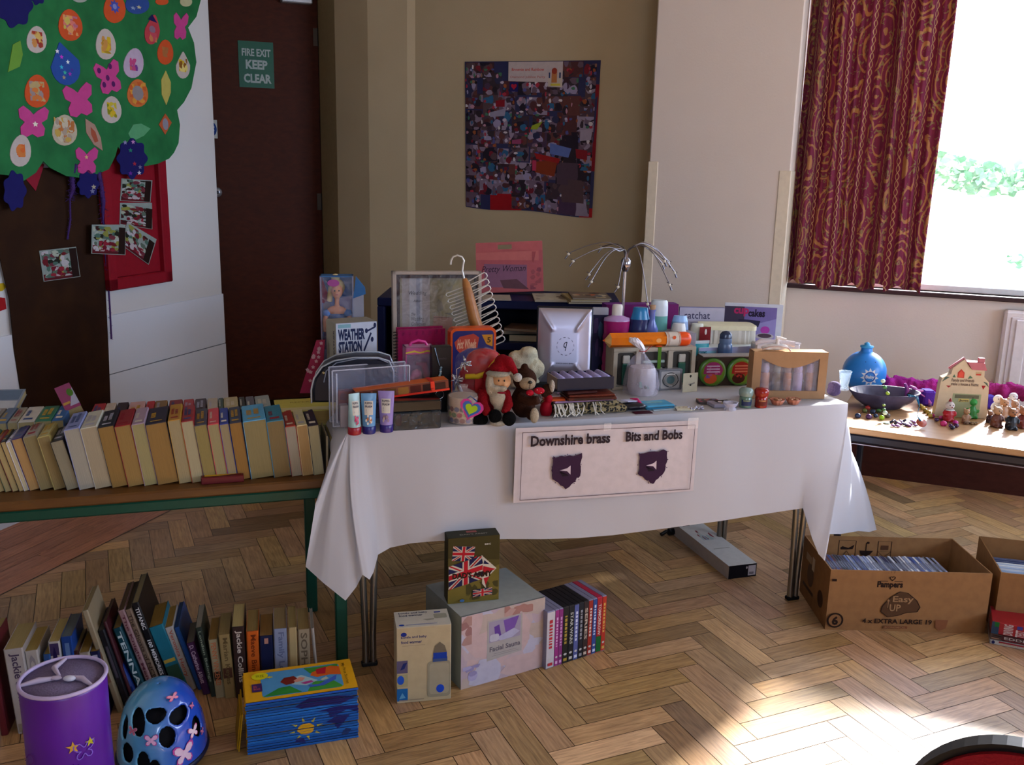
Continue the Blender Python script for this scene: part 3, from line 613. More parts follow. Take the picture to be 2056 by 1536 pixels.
DEC = [('paper_egg', egg(118, 51, 24, 32, -8), OR, bl(['#d89a60', '#c9b45a', '#d87a70', '#b86a80'], 22, .16, 1)), ('paper_egg', egg(50, 80, 20, 27), WH, bl(['#a33a2c', '#c98a4a', '#cfae60', '#9c3a30'], 14, .2, 2)),
 ('paper_egg', egg(190, 89, 20, 31, -4), WH, bl([YL, '#d8bd3a', '#a88a20', '#c8904a'], 16, .2, 3, .25, .2, .75, .75)), ('paper_egg', egg(208, 17, 22, 30), OR, lambda mb: (mb.pr(star(.5, .55, .24, .15, 8), '#4650a8'), mb.pr(ngon(.5, .55, .09), '#8088c0'))),
 ('paper_egg', egg(247, 127, 20, 30, 8), '#bba9c0', bl(['#c04a80', '#b9a03c', '#7a3c90', '#c86a60'], 9, .18, 4, .3, .25, .7, .65)), ('paper_egg', egg(311, 105, 16, 25), OR, bl(['#a5683c', '#b07040'], 6, .2, 5, .3, .3, .7, .7)),
 ('paper_egg', egg(255, 187, 21, 28), '#c8703a', lambda mb: (mb.blobs(['#c05a2a', '#d0923c'], 16, .1, .1, .9, .9, .2, 6), mb.pr(ngon(.5, .5, .27, .27, 10), '#8c8488'))), ('paper_egg', egg(51, 183, 25, 33), OR, bl(['#c88a50', '#b5a070', '#d07a3c', '#9a8a88'], 30, .16, 7)),
 ('paper_egg', egg(107, 261, 25, 31), '#b9ae98', bl(['#c0a050', '#a89888', '#c6bda6', '#b9723c'], 34, .16, 8, .1, .1, .9, .9)), ('paper_egg', egg(202, 220, 20, 27), WH, bl([YL, '#8a8a20', '#4a4a20', '#c6b438'], 18, .15, 9, .28, .22, .75, .78)),
 ('paper_egg', egg(18, 302, 21, 32, 6), WH, bl(['#d2662c', '#cf7a3c'], 18, .16, 10, .3, .3, .72, .7)), ('paper_egg', egg(347, 131, 14, 27, 0, tip=.6), WH, bl([YL, '#8a5a20', '#e0cf7a'], 12, .2, 12, .2, .25, .8, .75)),
 ('paper_egg', egg(304, 3, 13, 8), OR, None), ('paper_egg', egg(353, 3, 12, 11), '#b9b890', None), ('paper_egg', egg(138, -4, 15, 10), '#a0a8a0', None),
 ('paper_pod', egg(285, 60, 15, 30, 8, tip=.45), '#b8404a', lambda mb: (mb.pr([(.25, .80), (.85, .74), (.55, 1.)], '#1c1c54'), mb.pr(ngon(.5, .5, .2, .12), '#8a6a80'), mb.blobs(['#c88050', '#c04a5a'], 10, .25, .1, .75, .4, .2, 2))),
 ('paper_leaf', [(312, 142), (322, 165), (322, 186), (313, 211), (304, 190), (303, 160)], '#b9ad5a', None), ('paper_leaf', [(311, 228), (324, 246), (311, 270), (298, 250)], '#b85a34', lambda mb: mb.pr(ngon(.5, .5, .22, .28), '#8c8a98')),
 ('paper_leaf', [(149, 238), (168, 250), (180, 276), (184, 302), (166, 290), (151, 266)], '#a98878', lambda mb: mb.pr([(.3, .75), (.6, .6), (.75, .3), (.5, .25), (.3, .5)], '#a0503a')),
 ('paper_leaf', [(236, 268), (246, 250), (262, 248), (281, 258), (268, 272), (252, 280), (240, 276)], '#5aa070', None), ('paper_leaf', [(-8, 145), (2, 90), (17, 82), (22, 110), (16, 134)], '#6a9a3c', None),
 ('paper_teardrop', egg(107, 128, 29, 44, -14, tip=.75), '#2c4f9c', stars(['#e8e8f4', '#c040d0', '#e4f0f0', '#40c0e0', '#5040a0', '#40b8a0', '#a040c0', '#b0a080'], [(.25, .78), (.38, .66), (.58, .56), (.35, .42), (.7, .38), (.45, .3), (.62, .28), (.4, .18)])),
 ('paper_disc', egg(254, 8, 24, 21), '#2f4c90', stars(['#c0b890', '#8aa0c0'], [(.55, .35), (.3, .25)], .1)),
 ('paper_butterfly', bfly(136, 201, 30, 33, -10), PK, None), ('paper_butterfly', bfly(196, 155, 26, 33, -14), PK, lambda mb: [mb.pr(ngon(x, y, .07, .08), '#5a2060') for x, y in ((.2, .62), (.62, .78), (.5, .45), (.7, .3), (.35, .25))]),
 ('paper_butterfly', bfly(43, 244, 31, 31, 3), PK, lambda mb: mb.pr(star(.5, .42, .10, .05), '#e8e4d0')), ('paper_butterfly', bfly(342, 53, 15, 27, 3), PK, None), ('paper_butterfly', bfly(152, 322, 23, 27, 0), PK, lambda mb: mb.pr(star(.45, .62, .09, .04), '#e0c080')),
 ('paper_flower', flo(244, 318, 29, 38), NV, stars(['#9890c0', '#c08ac0', '#308870', '#a83040', '#8080a0', '#d8d8e8', '#7030a0'], [(.3, .88), (.55, .9), (.45, .7), (.55, .38), (.72, .3), (.68, .16), (.4, .15)], .06)),
 ('paper_flower', flo(155, 369, 21, 26), NV, stars(['#b0a890', '#8080a0'], [(.72, .4), (.65, .25)], .1)), ('paper_flower', flo(6, 12, 34, 42, 7), NV, None), ('paper_flower', flo(52, -10, 16, 20, 7), NV, None), ('paper_flower', flo(6, 382, 22, 38, 7), NV, None),
 ('paper_kite', [(42, 357), (66, 323), (81, 330), (64, 383)], '#8c1f30', None), ('paper_flower_pot', [(-10, 596), (9, 598), (12, 620), (-10, 628)], '#a01c20', None), ('paper_flower_bloom', [(-8, 570), (6, 568), (12, 576), (4, 584), (-8, 586)], '#c0a020', None)]
for k, (nm, poly, c, dr_) in enumerate(DEC):
    low = poly[0][1] > 340 or nm in ('paper_kite', 'paper_flower_pot'); y0_ = .0575 if not low else .018
    if nm == 'paper_flower' and 300 < poly[0][1] < 400: y0_ = .0575
    if nm.startswith('paper_flower_'): y0_ = .0005
    pshape(nm, poly, y0_, y0_+.0025, mat(c, .8), dr_)
# fuzzy purple garlands
R = random.Random(11); fz = mat('#6a4a98', .9, 'fur', col2='#4a2c70')
for path in ([(132, 330), (126, 352), (131, 378), (127, 400), (130, 440), (124, 480)], [(178, 345), (186, 375), (192, 405), (194, 440), (200, 500), (206, 560), (210, 620), (213, 680)]):
    mb = MB(); P_ = [V((pv(*p)[0], -.052+.022*min(1, i/4.), pv(*p)[1])) for i, p in enumerate(path)]; n = len(P_)
    mb.tube(P_, [.010 if i < 3 else .004 for i in range(n)], fz, 8)
    for i in range(n-1):
        for k in range(70 if i < 3 else 25):
            c_ = P_[i].lerp(P_[i+1], R.random()); d_ = V((R.gauss(0, 1), R.gauss(0, .6), R.gauss(0, 1))).normalized()*R.uniform(.008, .028 if i < 3 else .012)
            mb.tube([c_, c_+d_], .0008, fz, 3, cap=False)
    mb.build('feather_garland', tree)
# red notice board partly behind the trunk, and small photographs
t = thing('notice_board', 'red wooden notice board frame hanging behind the paper trunk', 'notice board'); t.matrix_world = MP
bx0, bz0 = pw_(206, 584); bx1, _z = pw_(332, 560); bz1 = pw_(322, 250)[1]; bz0 = (pw_(333, 563)[1]+pw_(213, 583)[1])/2
red = mat('#8c1424', .5); redd = mat('#8a1322', .6)
mb = MB()
for (a, q, c_, d_) in ((bx0, bz0, bx1, bz0+.055), (bx0, bz1-.05, bx1, bz1), (bx0, bz0, bx0+.05, bz1), (bx1-.055, bz0, bx1, bz1)): mb.box(a, -.048, q, c_, -.013, d_, red, .005)
mb.build('frame', t)
mb = MB(); mb.box(bx0+.03, -.020, bz0+.03, bx1-.03, -.0135, bz1-.03, redd); mb.build('backing_board', t)
PC = ['#5a6a5c', '#a8b0a0', '#6a1c24', '#39181a', '#8a8a40', '#b9b4b8', '#70303c', '#20241c', '#4c6c60']
for k, (pl, y_, lb, sd_) in enumerate((
  ([(236, 358), (298, 362), (294, 406), (233, 403)], .0215, 'small group photograph at the top of the red board', 1), ([(233, 407), (297, 407), (298, 460), (232, 450)], .0215, 'small group photograph on the red board directly under the top one', 2),
  ([(247, 445), (306, 480), (290, 531), (233, 490)], .0235, 'small group photograph hanging tilted low on the red board', 3), ([(165, 450), (233, 450), (233, 511), (164, 508)], .0515, 'small group photograph on the edge between trunk and red board', 4),
  ([(71, 503), (145, 495), (154, 555), (80, 565)], .019, 'small group photograph alone on the brown trunk', 5))):
    mb = MB(); q4 = [pv(*p) for p in pl]; mb.prism([q4[3], q4[2], q4[1], q4[0]], -y_, -y_-.0015, mat('#8e9a94', .4), 'y')
    o_ = V((q4[3][0], -y_-.0015, q4[3][1])); mb.face(o_, V((q4[2][0], 0, q4[2][1]))-V((q4[3][0], 0, q4[3][1])), V((q4[0][0], 0, q4[0][1]))-V((q4[3][0], 0, q4[3][1])))
    mb.pr(rect(.78, .02, .98, .98), '#24130f'); mb.pr(rect(.02, .02, .78, .22), '#5a1820'); mb.blobs(PC, 60, .03, .1, .78, .97, .13, sd_); mb.blobs(['#8c2434', '#701828', '#b8a8ac'], 14, .2, .1, .7, .45, .1, sd_)
    o = mb.build('photograph', label=lb, cat='photograph', group='small photographs on the left wall'); o.matrix_world = MP
# ------------------------------------------------------------ photo collage poster
pa, pb = onwall(934, 124, cornr, WD), onwall(1207, 121, cornr, WD); pc, pd = onwall(936, 415, cornr, WD), onwall(1190, 436, cornr, WD)
mb = MB(); o_ = V((pc.x, pc.y, 0)); PTm = Matrix(((WD.x, WN.x, 0, pa.x), (WD.y, WN.y, 0, pa.y), (0, 0, 1, 0), (0, 0, 0, 1))); Pi = PTm.inverted()
q4 = [Pi @ p for p in (pc, pd, pb, pa)]
nx, nz = 30, 30
def pst(x, z):
    a = q4[0].lerp(q4[1], x); d_ = q4[3].lerp(q4[2], x); p = a.lerp(d_, z); return V((p.x, -.004-.012*max(0, x-.85)*5*(1-z), p.z-.006*math.sin(x*9)*(1-z)**4))
mb.grid(lambda x, z: pst(x, z), 20, 20, mat('#1c1c48', .35), False)
nb = MB(); _old = MB._p
R = random.Random(21)
def pp_(x, y, e): v = pst(min(1, max(0, x)), min(1, max(0, y))); return V((v.x, v.y-e*.5, v.z))
mb.fr = None; mb._p = pp_
mb.pr([(.2, 0), (.45, 0), (.45, .12), (.2, .12)], '#8e1018'); mb.pr([(.93, .3), (1, .3), (1, .85), (.95, .85)], '#7d1520'); mb.pr(rect(.9, 0, 1, .06), '#a01a20')
PAL = ['#3a2c34', '#2a2028', '#4a3844', '#5c4a58', '#6a5868', '#38222a', '#4c2a2c', '#7a6a7c', '#241c28', '#503c40', '#2c2c48', '#5a3430', '#8a7c8e', '#443048', '#342a30']
PA2 = ['#8e84a0', '#6a1c28', '#2c5a7c', '#b0a4b4', '#8a4a28', '#3c6a50', '#9a2c3c', '#1c1418', '#c2b8bc', '#84604c', '#4a4a80', '#a87888']
for gy in range(9):
    for gx in range(8):
        x_, y_ = (gx+.5)/8+R.uniform(-.03, .03), (gy+.5)/9+R.uniform(-.02, .02); w_, h_ = R.uniform(.06, .09), R.uniform(.05, .075)
        if .9 < y_ and .25 < x_ < .75: continue
        if y_ < .1 and .2 < x_ < .42: continue
        mb.lay = (gy*8+gx)*.5; c_ = R.choice(PAL); x0_, x1_, y0_, y1_ = max(.004, x_-w_), min(.975, x_+w_), max(.006, y_-h_), min(.994, y_+h_)
        mb.pr(rect(x0_, y0_, x1_, y1_), c_); mb.lay -= .6
        mb.blobs(PAL+PA2[:3], 13, x0_, y0_, x1_, y1_, .038, R.random(), 8); mb.blobs(PA2, 6, x0_, y0_, x1_, y1_, .017, R.random(), 8);
mb.lay = 55
for (poly, c_) in (([(.55, .34), (.72, .36), (.70, .25), (.55, .27)], '#7a3018'), ([(.54, .40), (.74, .37), (.73, .34), (.56, .36)], '#8c1c1c'), ([(.66, .47), (.82, .44), (.80, .38), (.66, .40)], '#5868a0'), ([(.52, .58), (.60, .61), (.56, .555), (.51, .555)], '#8a9828'), ([(.19, .66), (.32, .69), (.31, .64), (.2, .63)], '#8c8498'), ([(.88, .56), (.97, .57), (.96, .50), (.88, .49)], '#9a8c9c'), ([(.37, .48), (.44, .49), (.44, .455), (.37, .455)], '#8a3c60'), ([(.24, .74), (.31, .75), (.31, .70), (.24, .70)], '#7c1420'), ([(.85, .44), (.94, .43), (.94, .37), (.86, .38)], '#7c1a24'), ([(.53, .35), (.56, .35), (.56, .28), (.53, .28)], '#a83050')): mb.pr(poly, c_)
mb.pr([(.335, .87), (.735, .86), (.735, .995), (.335, .995)], '#b4a6a4'); mb.pr([(.63, .835), (.735, .83), (.735, .89), (.63, .89)], '#b8aa9c')
mb.tx('Brownie and Rainbow', .36, .935, .60, .955, '#b04a40'); mb.tx('Diamond Jubilee Party', .35, .885, .61, .905, '#a8706a')
mb.pr(rect(.655, .86, .695, .93), '#a86a3c'); mb.pr(ngon(.675, .935, .02, .02), '#903828'); mb.pr(rect(.635, .89, .645, .925), '#2c3a60'); mb.pr(rect(.71, .89, .722, .925), '#2c3a60'); mb.pr(rect(.65, .84, .72, .855), '#c0b040')
mb.pr(rect(.345, .80, .41, .865), '#1c1c54'); mb.pr(heart(.378, .835, .022), '#a01c34')
mb.build('collage_poster', label='photo collage poster with white title strip on the cream wall', cat='poster').matrix_world = PTm
# ------------------------------------------------------------ navy shelf unit behind the table
nf = 3.86; e0 = atY(757, 600, nf); 
n0 = P2(757, 1); NL = onwall(757, 585, (0, nf), V((1, -.02, 0))); NR = onwall(1248, 607, (0, nf), V((1, -.02, 0))); NHt = (onwall(1100, 606, (0, nf), V((1, -.02, 0)))).z
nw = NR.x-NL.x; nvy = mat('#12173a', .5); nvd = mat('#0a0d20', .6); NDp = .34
t = thing('shelf_unit', 'navy blue open shelf unit standing behind the long table', 'shelf', (NL.x, NL.y, 0), -.02)
mb = MB(); mb.box(0, 0, NHt-.035, nw, NDp, NHt, nvy, .004); mb.build('top', t)
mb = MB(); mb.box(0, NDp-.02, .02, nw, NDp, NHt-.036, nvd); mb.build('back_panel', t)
for x_ in (0, nw*.085, nw-.03): mb = MB(); mb.box(x_, .0, 0, x_+.03, NDp-.021, NHt-.036, nvy, .003); mb.build('side_panel', t)
zsh = onwall(1050, 690, (0, nf), V((1, -.02, 0))).z
for z_ in (.08, zsh): mb = MB(); mb.box(.031 if z_ < .2 else nw*.085+.031, .004, z_-.03, nw-.031, NDp-.021, z_, nvy, .003); mb.build('shelf', t)
nT = Matrix.Translation((NL.x, NL.y, 0)) @ Matrix.Rotation(-.02, 4, 'Z')
ORD = ['first', 'second', 'third', 'fourth', 'fifth', 'sixth', 'seventh', 'eighth', 'ninth', 'tenth', 'eleventh', 'twelfth', 'thirteenth', 'fourteenth', 'fifteenth', 'sixteenth', 'seventeenth', 'eighteenth', 'nineteenth', 'twentieth', 'twenty-first', 'twenty-second', 'twenty-third', 'twenty-fourth', 'twenty-fifth', 'twenty-sixth', 'twenty-seventh', 'twenty-eighth', 'twenty-ninth', 'thirtieth', 'thirty-first', 'thirty-second', 'thirty-third', 'thirty-fourth', 'thirty-fifth', 'thirty-sixth', 'thirty-seventh', 'thirty-eighth', 'thirty-ninth', 'fortieth', 'forty-first', 'forty-second', 'forty-third', 'forty-fourth', 'forty-fifth', 'forty-sixth', 'forty-seventh', 'forty-eighth']
def pg(c, k='pages'):
    r, g, b = rgb(c); m = (r+g+b)/3; return mat(tuple(round((x*.82+m*.18)*1.0, 4) for x in (r, g, b)), .85, k)
# ------------------------------------------------------------ paperbacks on the bench, spines up
def spine_up(P, yaw, lean, t_, h, L, cov, page, label, group, seed=0, deco=True):
    """a paperback standing on its fore edge: page ends towards the viewer, spine on top"""
    root = thing('paperback', label, 'book', P, 0, group); root.rotation_euler = (Matrix.Rotation(yaw, 3, 'Z') @ Matrix.Rotation(-lean, 3, 'Y')).to_euler()
    R = random.Random(seed); mb = MB(); w = .0012; cr = .004
    mb.box(w, .0015, 0, t_-w, L-.0015, h-.0025, pg(page)); mb.build('page_block', root)
    mb = MB(); prof = [(0, 0), (0, h-cr), (cr*.5, h), (t_-cr*.5, h), (t_, h-cr), (t_, 0), (t_-w, 0), (t_-w, h-.0025), (w, h-.0025), (w, 0)]
    mb.prism(prof, 0, L, mat(cov, .42), 'y')
    if deco:
        mb.face((0, 0, h), (t_, 0, 0), (0, L, 0)); c2 = R.choice(['#c8c0b0', '#b8902c', '#8c2430', '#aaa8b8', '#3a4a78', '#d8d0c0'])
        mb.pr(rect(.22, .12, .78, .14+R.uniform(.02, .1)), c2); y = .36
        for k in range(R.randint(1, 2)):
            x_ = .2+.32*k; y1_ = R.uniform(.6, .9); yy = y
            while yy < y1_: e = R.uniform(.02, .05); mb.pr(rect(x_, yy, x_+.22, min(y1_, yy+e)), c2); yy += e+.02
    mb.build('cover', root); return root
Rb = random.Random(4)
def benchbook(xl, xr, yt, cov, page, cname, idx, last=0, yb=None, rowname='front row', group='paperbacks in the front row on the bench', dv=0., L=.178, dy=0):
    f_ = (xl-130)/470.; sh = 33-20*f_; yb0 = 986-33*(xl-100)/540. if yb is None else yb
    P = on(xl+sh, yb0, BH); Q = on(xr+sh, yb0-(xr-xl)*.055, BH); T_ = onwall(xl, yt, P, bu)
    lean = math.atan2(-(T_-P).dot(bu), T_.z-P.z); h = (T_.z-P.z)/math.cos(lean); t_ = abs((Q-P).dot(bu))*.985
    return spine_up(P+bv*dv, BY, lean, t_, h, L, cov, page, cname % ORD[idx], group, idx, deco=True)
FR = [(-64, -46, 890, '#3c4a6a', '#a8925c', 'slate'), (-45, -30, 890, '#8a6a3c', '#b09a5c', 'tan'), (-29, -15, 889, '#2c4c3c', '#a8945c', 'dark green'), (-14, 0, 889, '#6a1c20', '#b09a5c', 'red'), (0, 11, 888, '#1c1c24', '#b89c5c', 'black'), (11, 21, 888, '#c9c9d8', '#c8b98c', 'white spiral bound'), (22, 44, 883, '#35265c', '#b48a48', 'purple'), (45, 73, 879, '#857c68', '#8a7a4a', 'grey'), (74, 99, 879, '#a89c5c', '#8b7643', 'dull yellow'), (100, 127, 888, '#1a1418', '#8d8468', 'black'),
 (127, 159, 864, '#8088b8', '#a09a88', 'cream and lilac'), (160, 194, 861, '#bab8a8', '#a39474', 'off-white'), (195, 228, 859, '#15131f', '#94702a', 'black'), (229, 262, 857, '#85121e', '#9a7834', 'red'), (263, 290, 853, '#9a8498', '#9c9058', 'mauve'), (291, 334, 853, '#1d1f33', '#96702c', 'navy'),
 (336, 362, 845, '#a87a26', '#a08e60', 'ochre'), (363, 388, 847, '#8c1c26', '#a89c72', 'red'), (389, 415, 855, '#3a3a4a', '#92803f', 'grey and black'), (416, 439, 853, '#c43a46', '#9a8c5a', 'bright red'), (440, 459, 852, '#1c2f8a', '#97855c', 'bright blue'), (460, 485, 850, '#1c2440', '#94691f', 'dark blue'),
 (487, 534, 847, '#4c98c4', '#8a7a48', 'thick sky blue'), (535, 570, 847, '#2c7590', '#806a3c', 'teal'), (572, 594, 857, '#a02c1c', '#9a907a', 'red and gold'), (595, 617, 855, '#c8be94', '#a8854a', 'cream'), (618, 640, 855, '#221a2e', '#a69c70', 'dark purple')]
for k, (a, q, yt, c, pgc, nm) in enumerate(FR):
    yb = None
    if k < 10: yb = 990-7*(k/10.)
    if k == 9: yb = 985
    benchbook(a, q, yt, c, pgc, nm+' paperback, %s from the left in the front row on the bench', k, yb=yb)
# thin fanned paperback at the row's right end
P = on(655, 951, BH)
for k in range(4):
    spine_up(P+bu*(.0085*k), BY, -.02-.05*k, .0055, .115-.006*k, .15, ['#b0a488', '#8c7c50', '#3a2c20', '#9a8a60'][k], '#a08c60', 'thin %s booklet leaning beside the front row, %s from its end' % (['cream', 'tan', 'dark', 'beige'][k], ORD[k]), 'thin booklets at the end of the bench row', 90+k, deco=False)
# back row
BR = [(-40, -8, '#6a5c4c', 'brown'), (-7, 16, '#4c5c74', 'grey-blue'), (17, 37, '#8c8470', 'beige'), (38, 72, '#b8b0a4', 'white speckled'), (72, 106, '#2c6a50', 'green'), (106, 130, '#2a5a90', 'blue'), (178, 204, '#9a2024', 'red'), (204, 226, '#b0a090', 'beige'), (228, 252, '#2a1c20', 'dark'), (254, 288, '#b8908c', 'pale pink'), (290, 308, '#a8242c', 'red'), (308, 334, '#7c5a30', 'brown'), (338, 366, '#7a1c24', 'dark red'), (368, 390, '#a02830', 'red'),
      (392, 416, '#34161c', 'dark maroon'), (418, 440, '#a89c88', 'cream'), (441, 452, '#304030', 'dark green'), (452, 482, '#a8986c', 'cream and red'), (484, 497, '#16140f', 'black'), (498, 516, '#5c5860', 'grey'), (517, 548, '#8c9490', 'blue and cream')]
for k, (a, q, c, nm) in enumerate(BR):
    yt = 838-28*(a-38)/510. - (0 if k else 6); P = on(a+16, yt+112, BH); vv = bTi @ P
    z_ = 0; base = bT @ V((vv.x, .205, BH)); A_ = colpt(a+10, base, bu); B_ = colpt(q+10, base, bu); T_ = colpt(a, base+V((0, 0, .13)), bu)
    lean = math.atan2(-(T_-A_).dot(bu), .13); T2 = rowpt(yt-(0), T_); h = min(.165, max(.11, T2.z-BH)); 
    spine_up(A_, BY, lean, (B_-A_).length*.98, h, .17, c, '#9a8a58', nm+' paperback, %s from the left in the back row on the bench' % ORD[k], 'paperbacks in the back row on the bench', 50+k)
# two books lying on the rows at the far left, one propped up in the middle
def flatbook(P, yaw, w, d, h, cov, page, label, cat='book', group=None, tilt=(0, 0), name='paperback', draw=None, parts=True, spine='front', hard=.0015):
    """a book lying flat: spine to the front or pages to the front"""
    root = thing(name, label, cat, P, 0, group); root.rotation_euler = (Matrix.Rotation(yaw, 3, 'Z') @ Matrix.Rotation(tilt[0], 3, 'X') @ Matrix.Rotation(tilt[1], 3, 'Y')).to_euler()
    mb = MB(); mb.box(.001, .001 if spine != 'front' else .003, hard, w-.001, d-.002, h-hard, pg(page, 'pagesz')); mb.build('page_block', root)
    mb = MB(); mb.box(0, 0, 0, w, d, hard, mat(cov, .4)); mb.box(0, 0, h-hard, w, d, h, mat(cov, .4))
    if spine == 'front': mb.box(0, -.001, 0, w, .002, h, mat(cov, .4))
    elif spine == 'back': mb.box(0, d-.002, 0, w, d, h, mat(cov, .4))
    mb.face((0, 0, h), (w, 0, 0), (0, d, 0))
    if draw: draw(mb)
    mb.build('cover', root); return root
flatbook(on(-46, 838, BH+.138), BY-.1, .105, .13, .020, '#7a8290', '#b0a070', 'pale grey-blue book lying on top of the paperbacks at the far left', tilt=(.28, 0), spine='', draw=lambda m: (m.pr(rect(.05, .5, .95, .95), '#5c6c80'), m.pr(rect(.05, .08, .95, .45), '#a8a8aa')))
root = flatbook(on(140, 842, BH+.135), BY+.35, .045, .14, .032, '#8c2a60', '#a08850', 'magenta book propped slanting above the paperback row', tilt=(.30, -.35), spine='', draw=lambda m: (m.pr([(.4, .1), (1, .1), (1, .8)], '#a8a8c0'), m.pr(ngon(.75, .62, .2, .16), '#4c7a24'), m.pr(rect(.05, .2, .5, .3), '#b89040')))
# flat stack at the row's right end
st = [(.038, '#8c7a3c', '#93783c', 'brown'), (.032, '#3c3320', '#8a7444', 'dark'), (.034, '#6b6030', '#96834a', 'olive'), (.046, '#b5a94c', '#a88433', 'large pale yellow')]
z = BH; c0 = bTi @ on(566, 905, BH)
for k, (h, c, p_, nm) in enumerate(st):
    o_ = bT @ V(((bTi @ onwall(556 if k == 3 else 612, 840, bT @ V((0, .20, 0)), bu)).x, .205, z))
    flatbook(o_, BY, .24 if k == 3 else .15, .16, h, c, p_, '%s paperback lying flat, %s from the bottom beside the navy bag' % (nm, ORD[k]), group='books lying flat at the right end of the bench', spine='', draw=(lambda m: (m.pr(rect(.02, .05, .98, .95), '#b5a950'), m.tx('REPERTORY OF', .2, .66, .85, .76, '#8a7c34'), m.pr(rect(.02, .05, .98, .3), '#b8ad80'))) if k == 3 else None)
    z += h+.0008
mb = MB(); w_ = (on(490, 967, BH)-on(404, 974, BH)).length
mb.box(0, 0, 0, w_, .072, .020, mat('#5a0f18', .4), .002); mb.face((0, 0, .020), (w_, 0, 0), (0, .072, 0)); mb.pr(rect(.06, .12, .94, .88), '#6a2818'); mb.pr([(.08, .15), (.45, .15), (.85, .3), (.9, .8), (.5, .6), (.3, .85), (.1, .8)], '#c8a42c'); mb.blobs(['#b8521c', '#c89a2c', '#a84030', '#7a8a2c'], 14, .45, .2, .92, .85, .1, 3)
mb.build('sweet_box', loc=on(404, 974, BH), yaw=BY, label='small dark red box with a yellow fruit picture lying in front of the paperbacks', cat='box')
# ------------------------------------------------------------ books standing on the floor
FY = math.radians(14)
def standbook(xb, yb, wpx, xt, yt, cov, page, label, group, depth=.13, text=None, tc='#d8d4c8', z0=0., patch=None, hard=False, name='paperback', seed=1):
    P = on(xb, yb, z0); d = ang(math.degrees(FY)); Q = colpt(xb+wpx, P, d); t_ = (Q-P).length; T_ = onwall(xt, yt, P, d)
    lean = math.atan2(-(T_-P).dot(d), T_.z-P.z); h = (T_.z-P.z)/math.cos(lean); t_ *= math.cos(lean)
    root = thing(name, label, 'book', P+V((0, 0, t_*math.sin(max(0, -lean)))), 0, group); root.rotation_euler = (Matrix.Rotation(FY, 3, 'Z') @ Matrix.Rotation(-lean, 3, 'Y')).to_euler()
    w = .0022 if hard else .0010; o = .003 if hard else 0
    mb = MB(); mb.box(w, .002, 0+o, t_-w, depth-.002, h-.0015-o, pg(page)); mb.build('page_block', root)
    mb = MB(); mb.prism([(0, depth), (0, .003), (.003, 0), (t_-.003, 0), (t_, .003), (t_, depth), (t_-w, depth), (t_-w, .0035), (w, .0035), (w, depth)], 0, h, mat(cov, .4))
    mb.face((0, 0, 0), (t_, 0, 0), (0, 0, h)); R = random.Random(seed)
    if patch:
        for (a, q, c_, d_, cc_) in patch: mb.pr(rect(a, q, c_, d_), cc_)
    if text: mb.tx(text, .22, .22, .78, .95, tc, .02, rot=-90)
    mb.build('cover', root); return root
GA = 'books standing on the floor before the bench'
def L_(nm, k, side='left'): return '%s, %s from the left in the floor book row' % (nm, ORD[k])
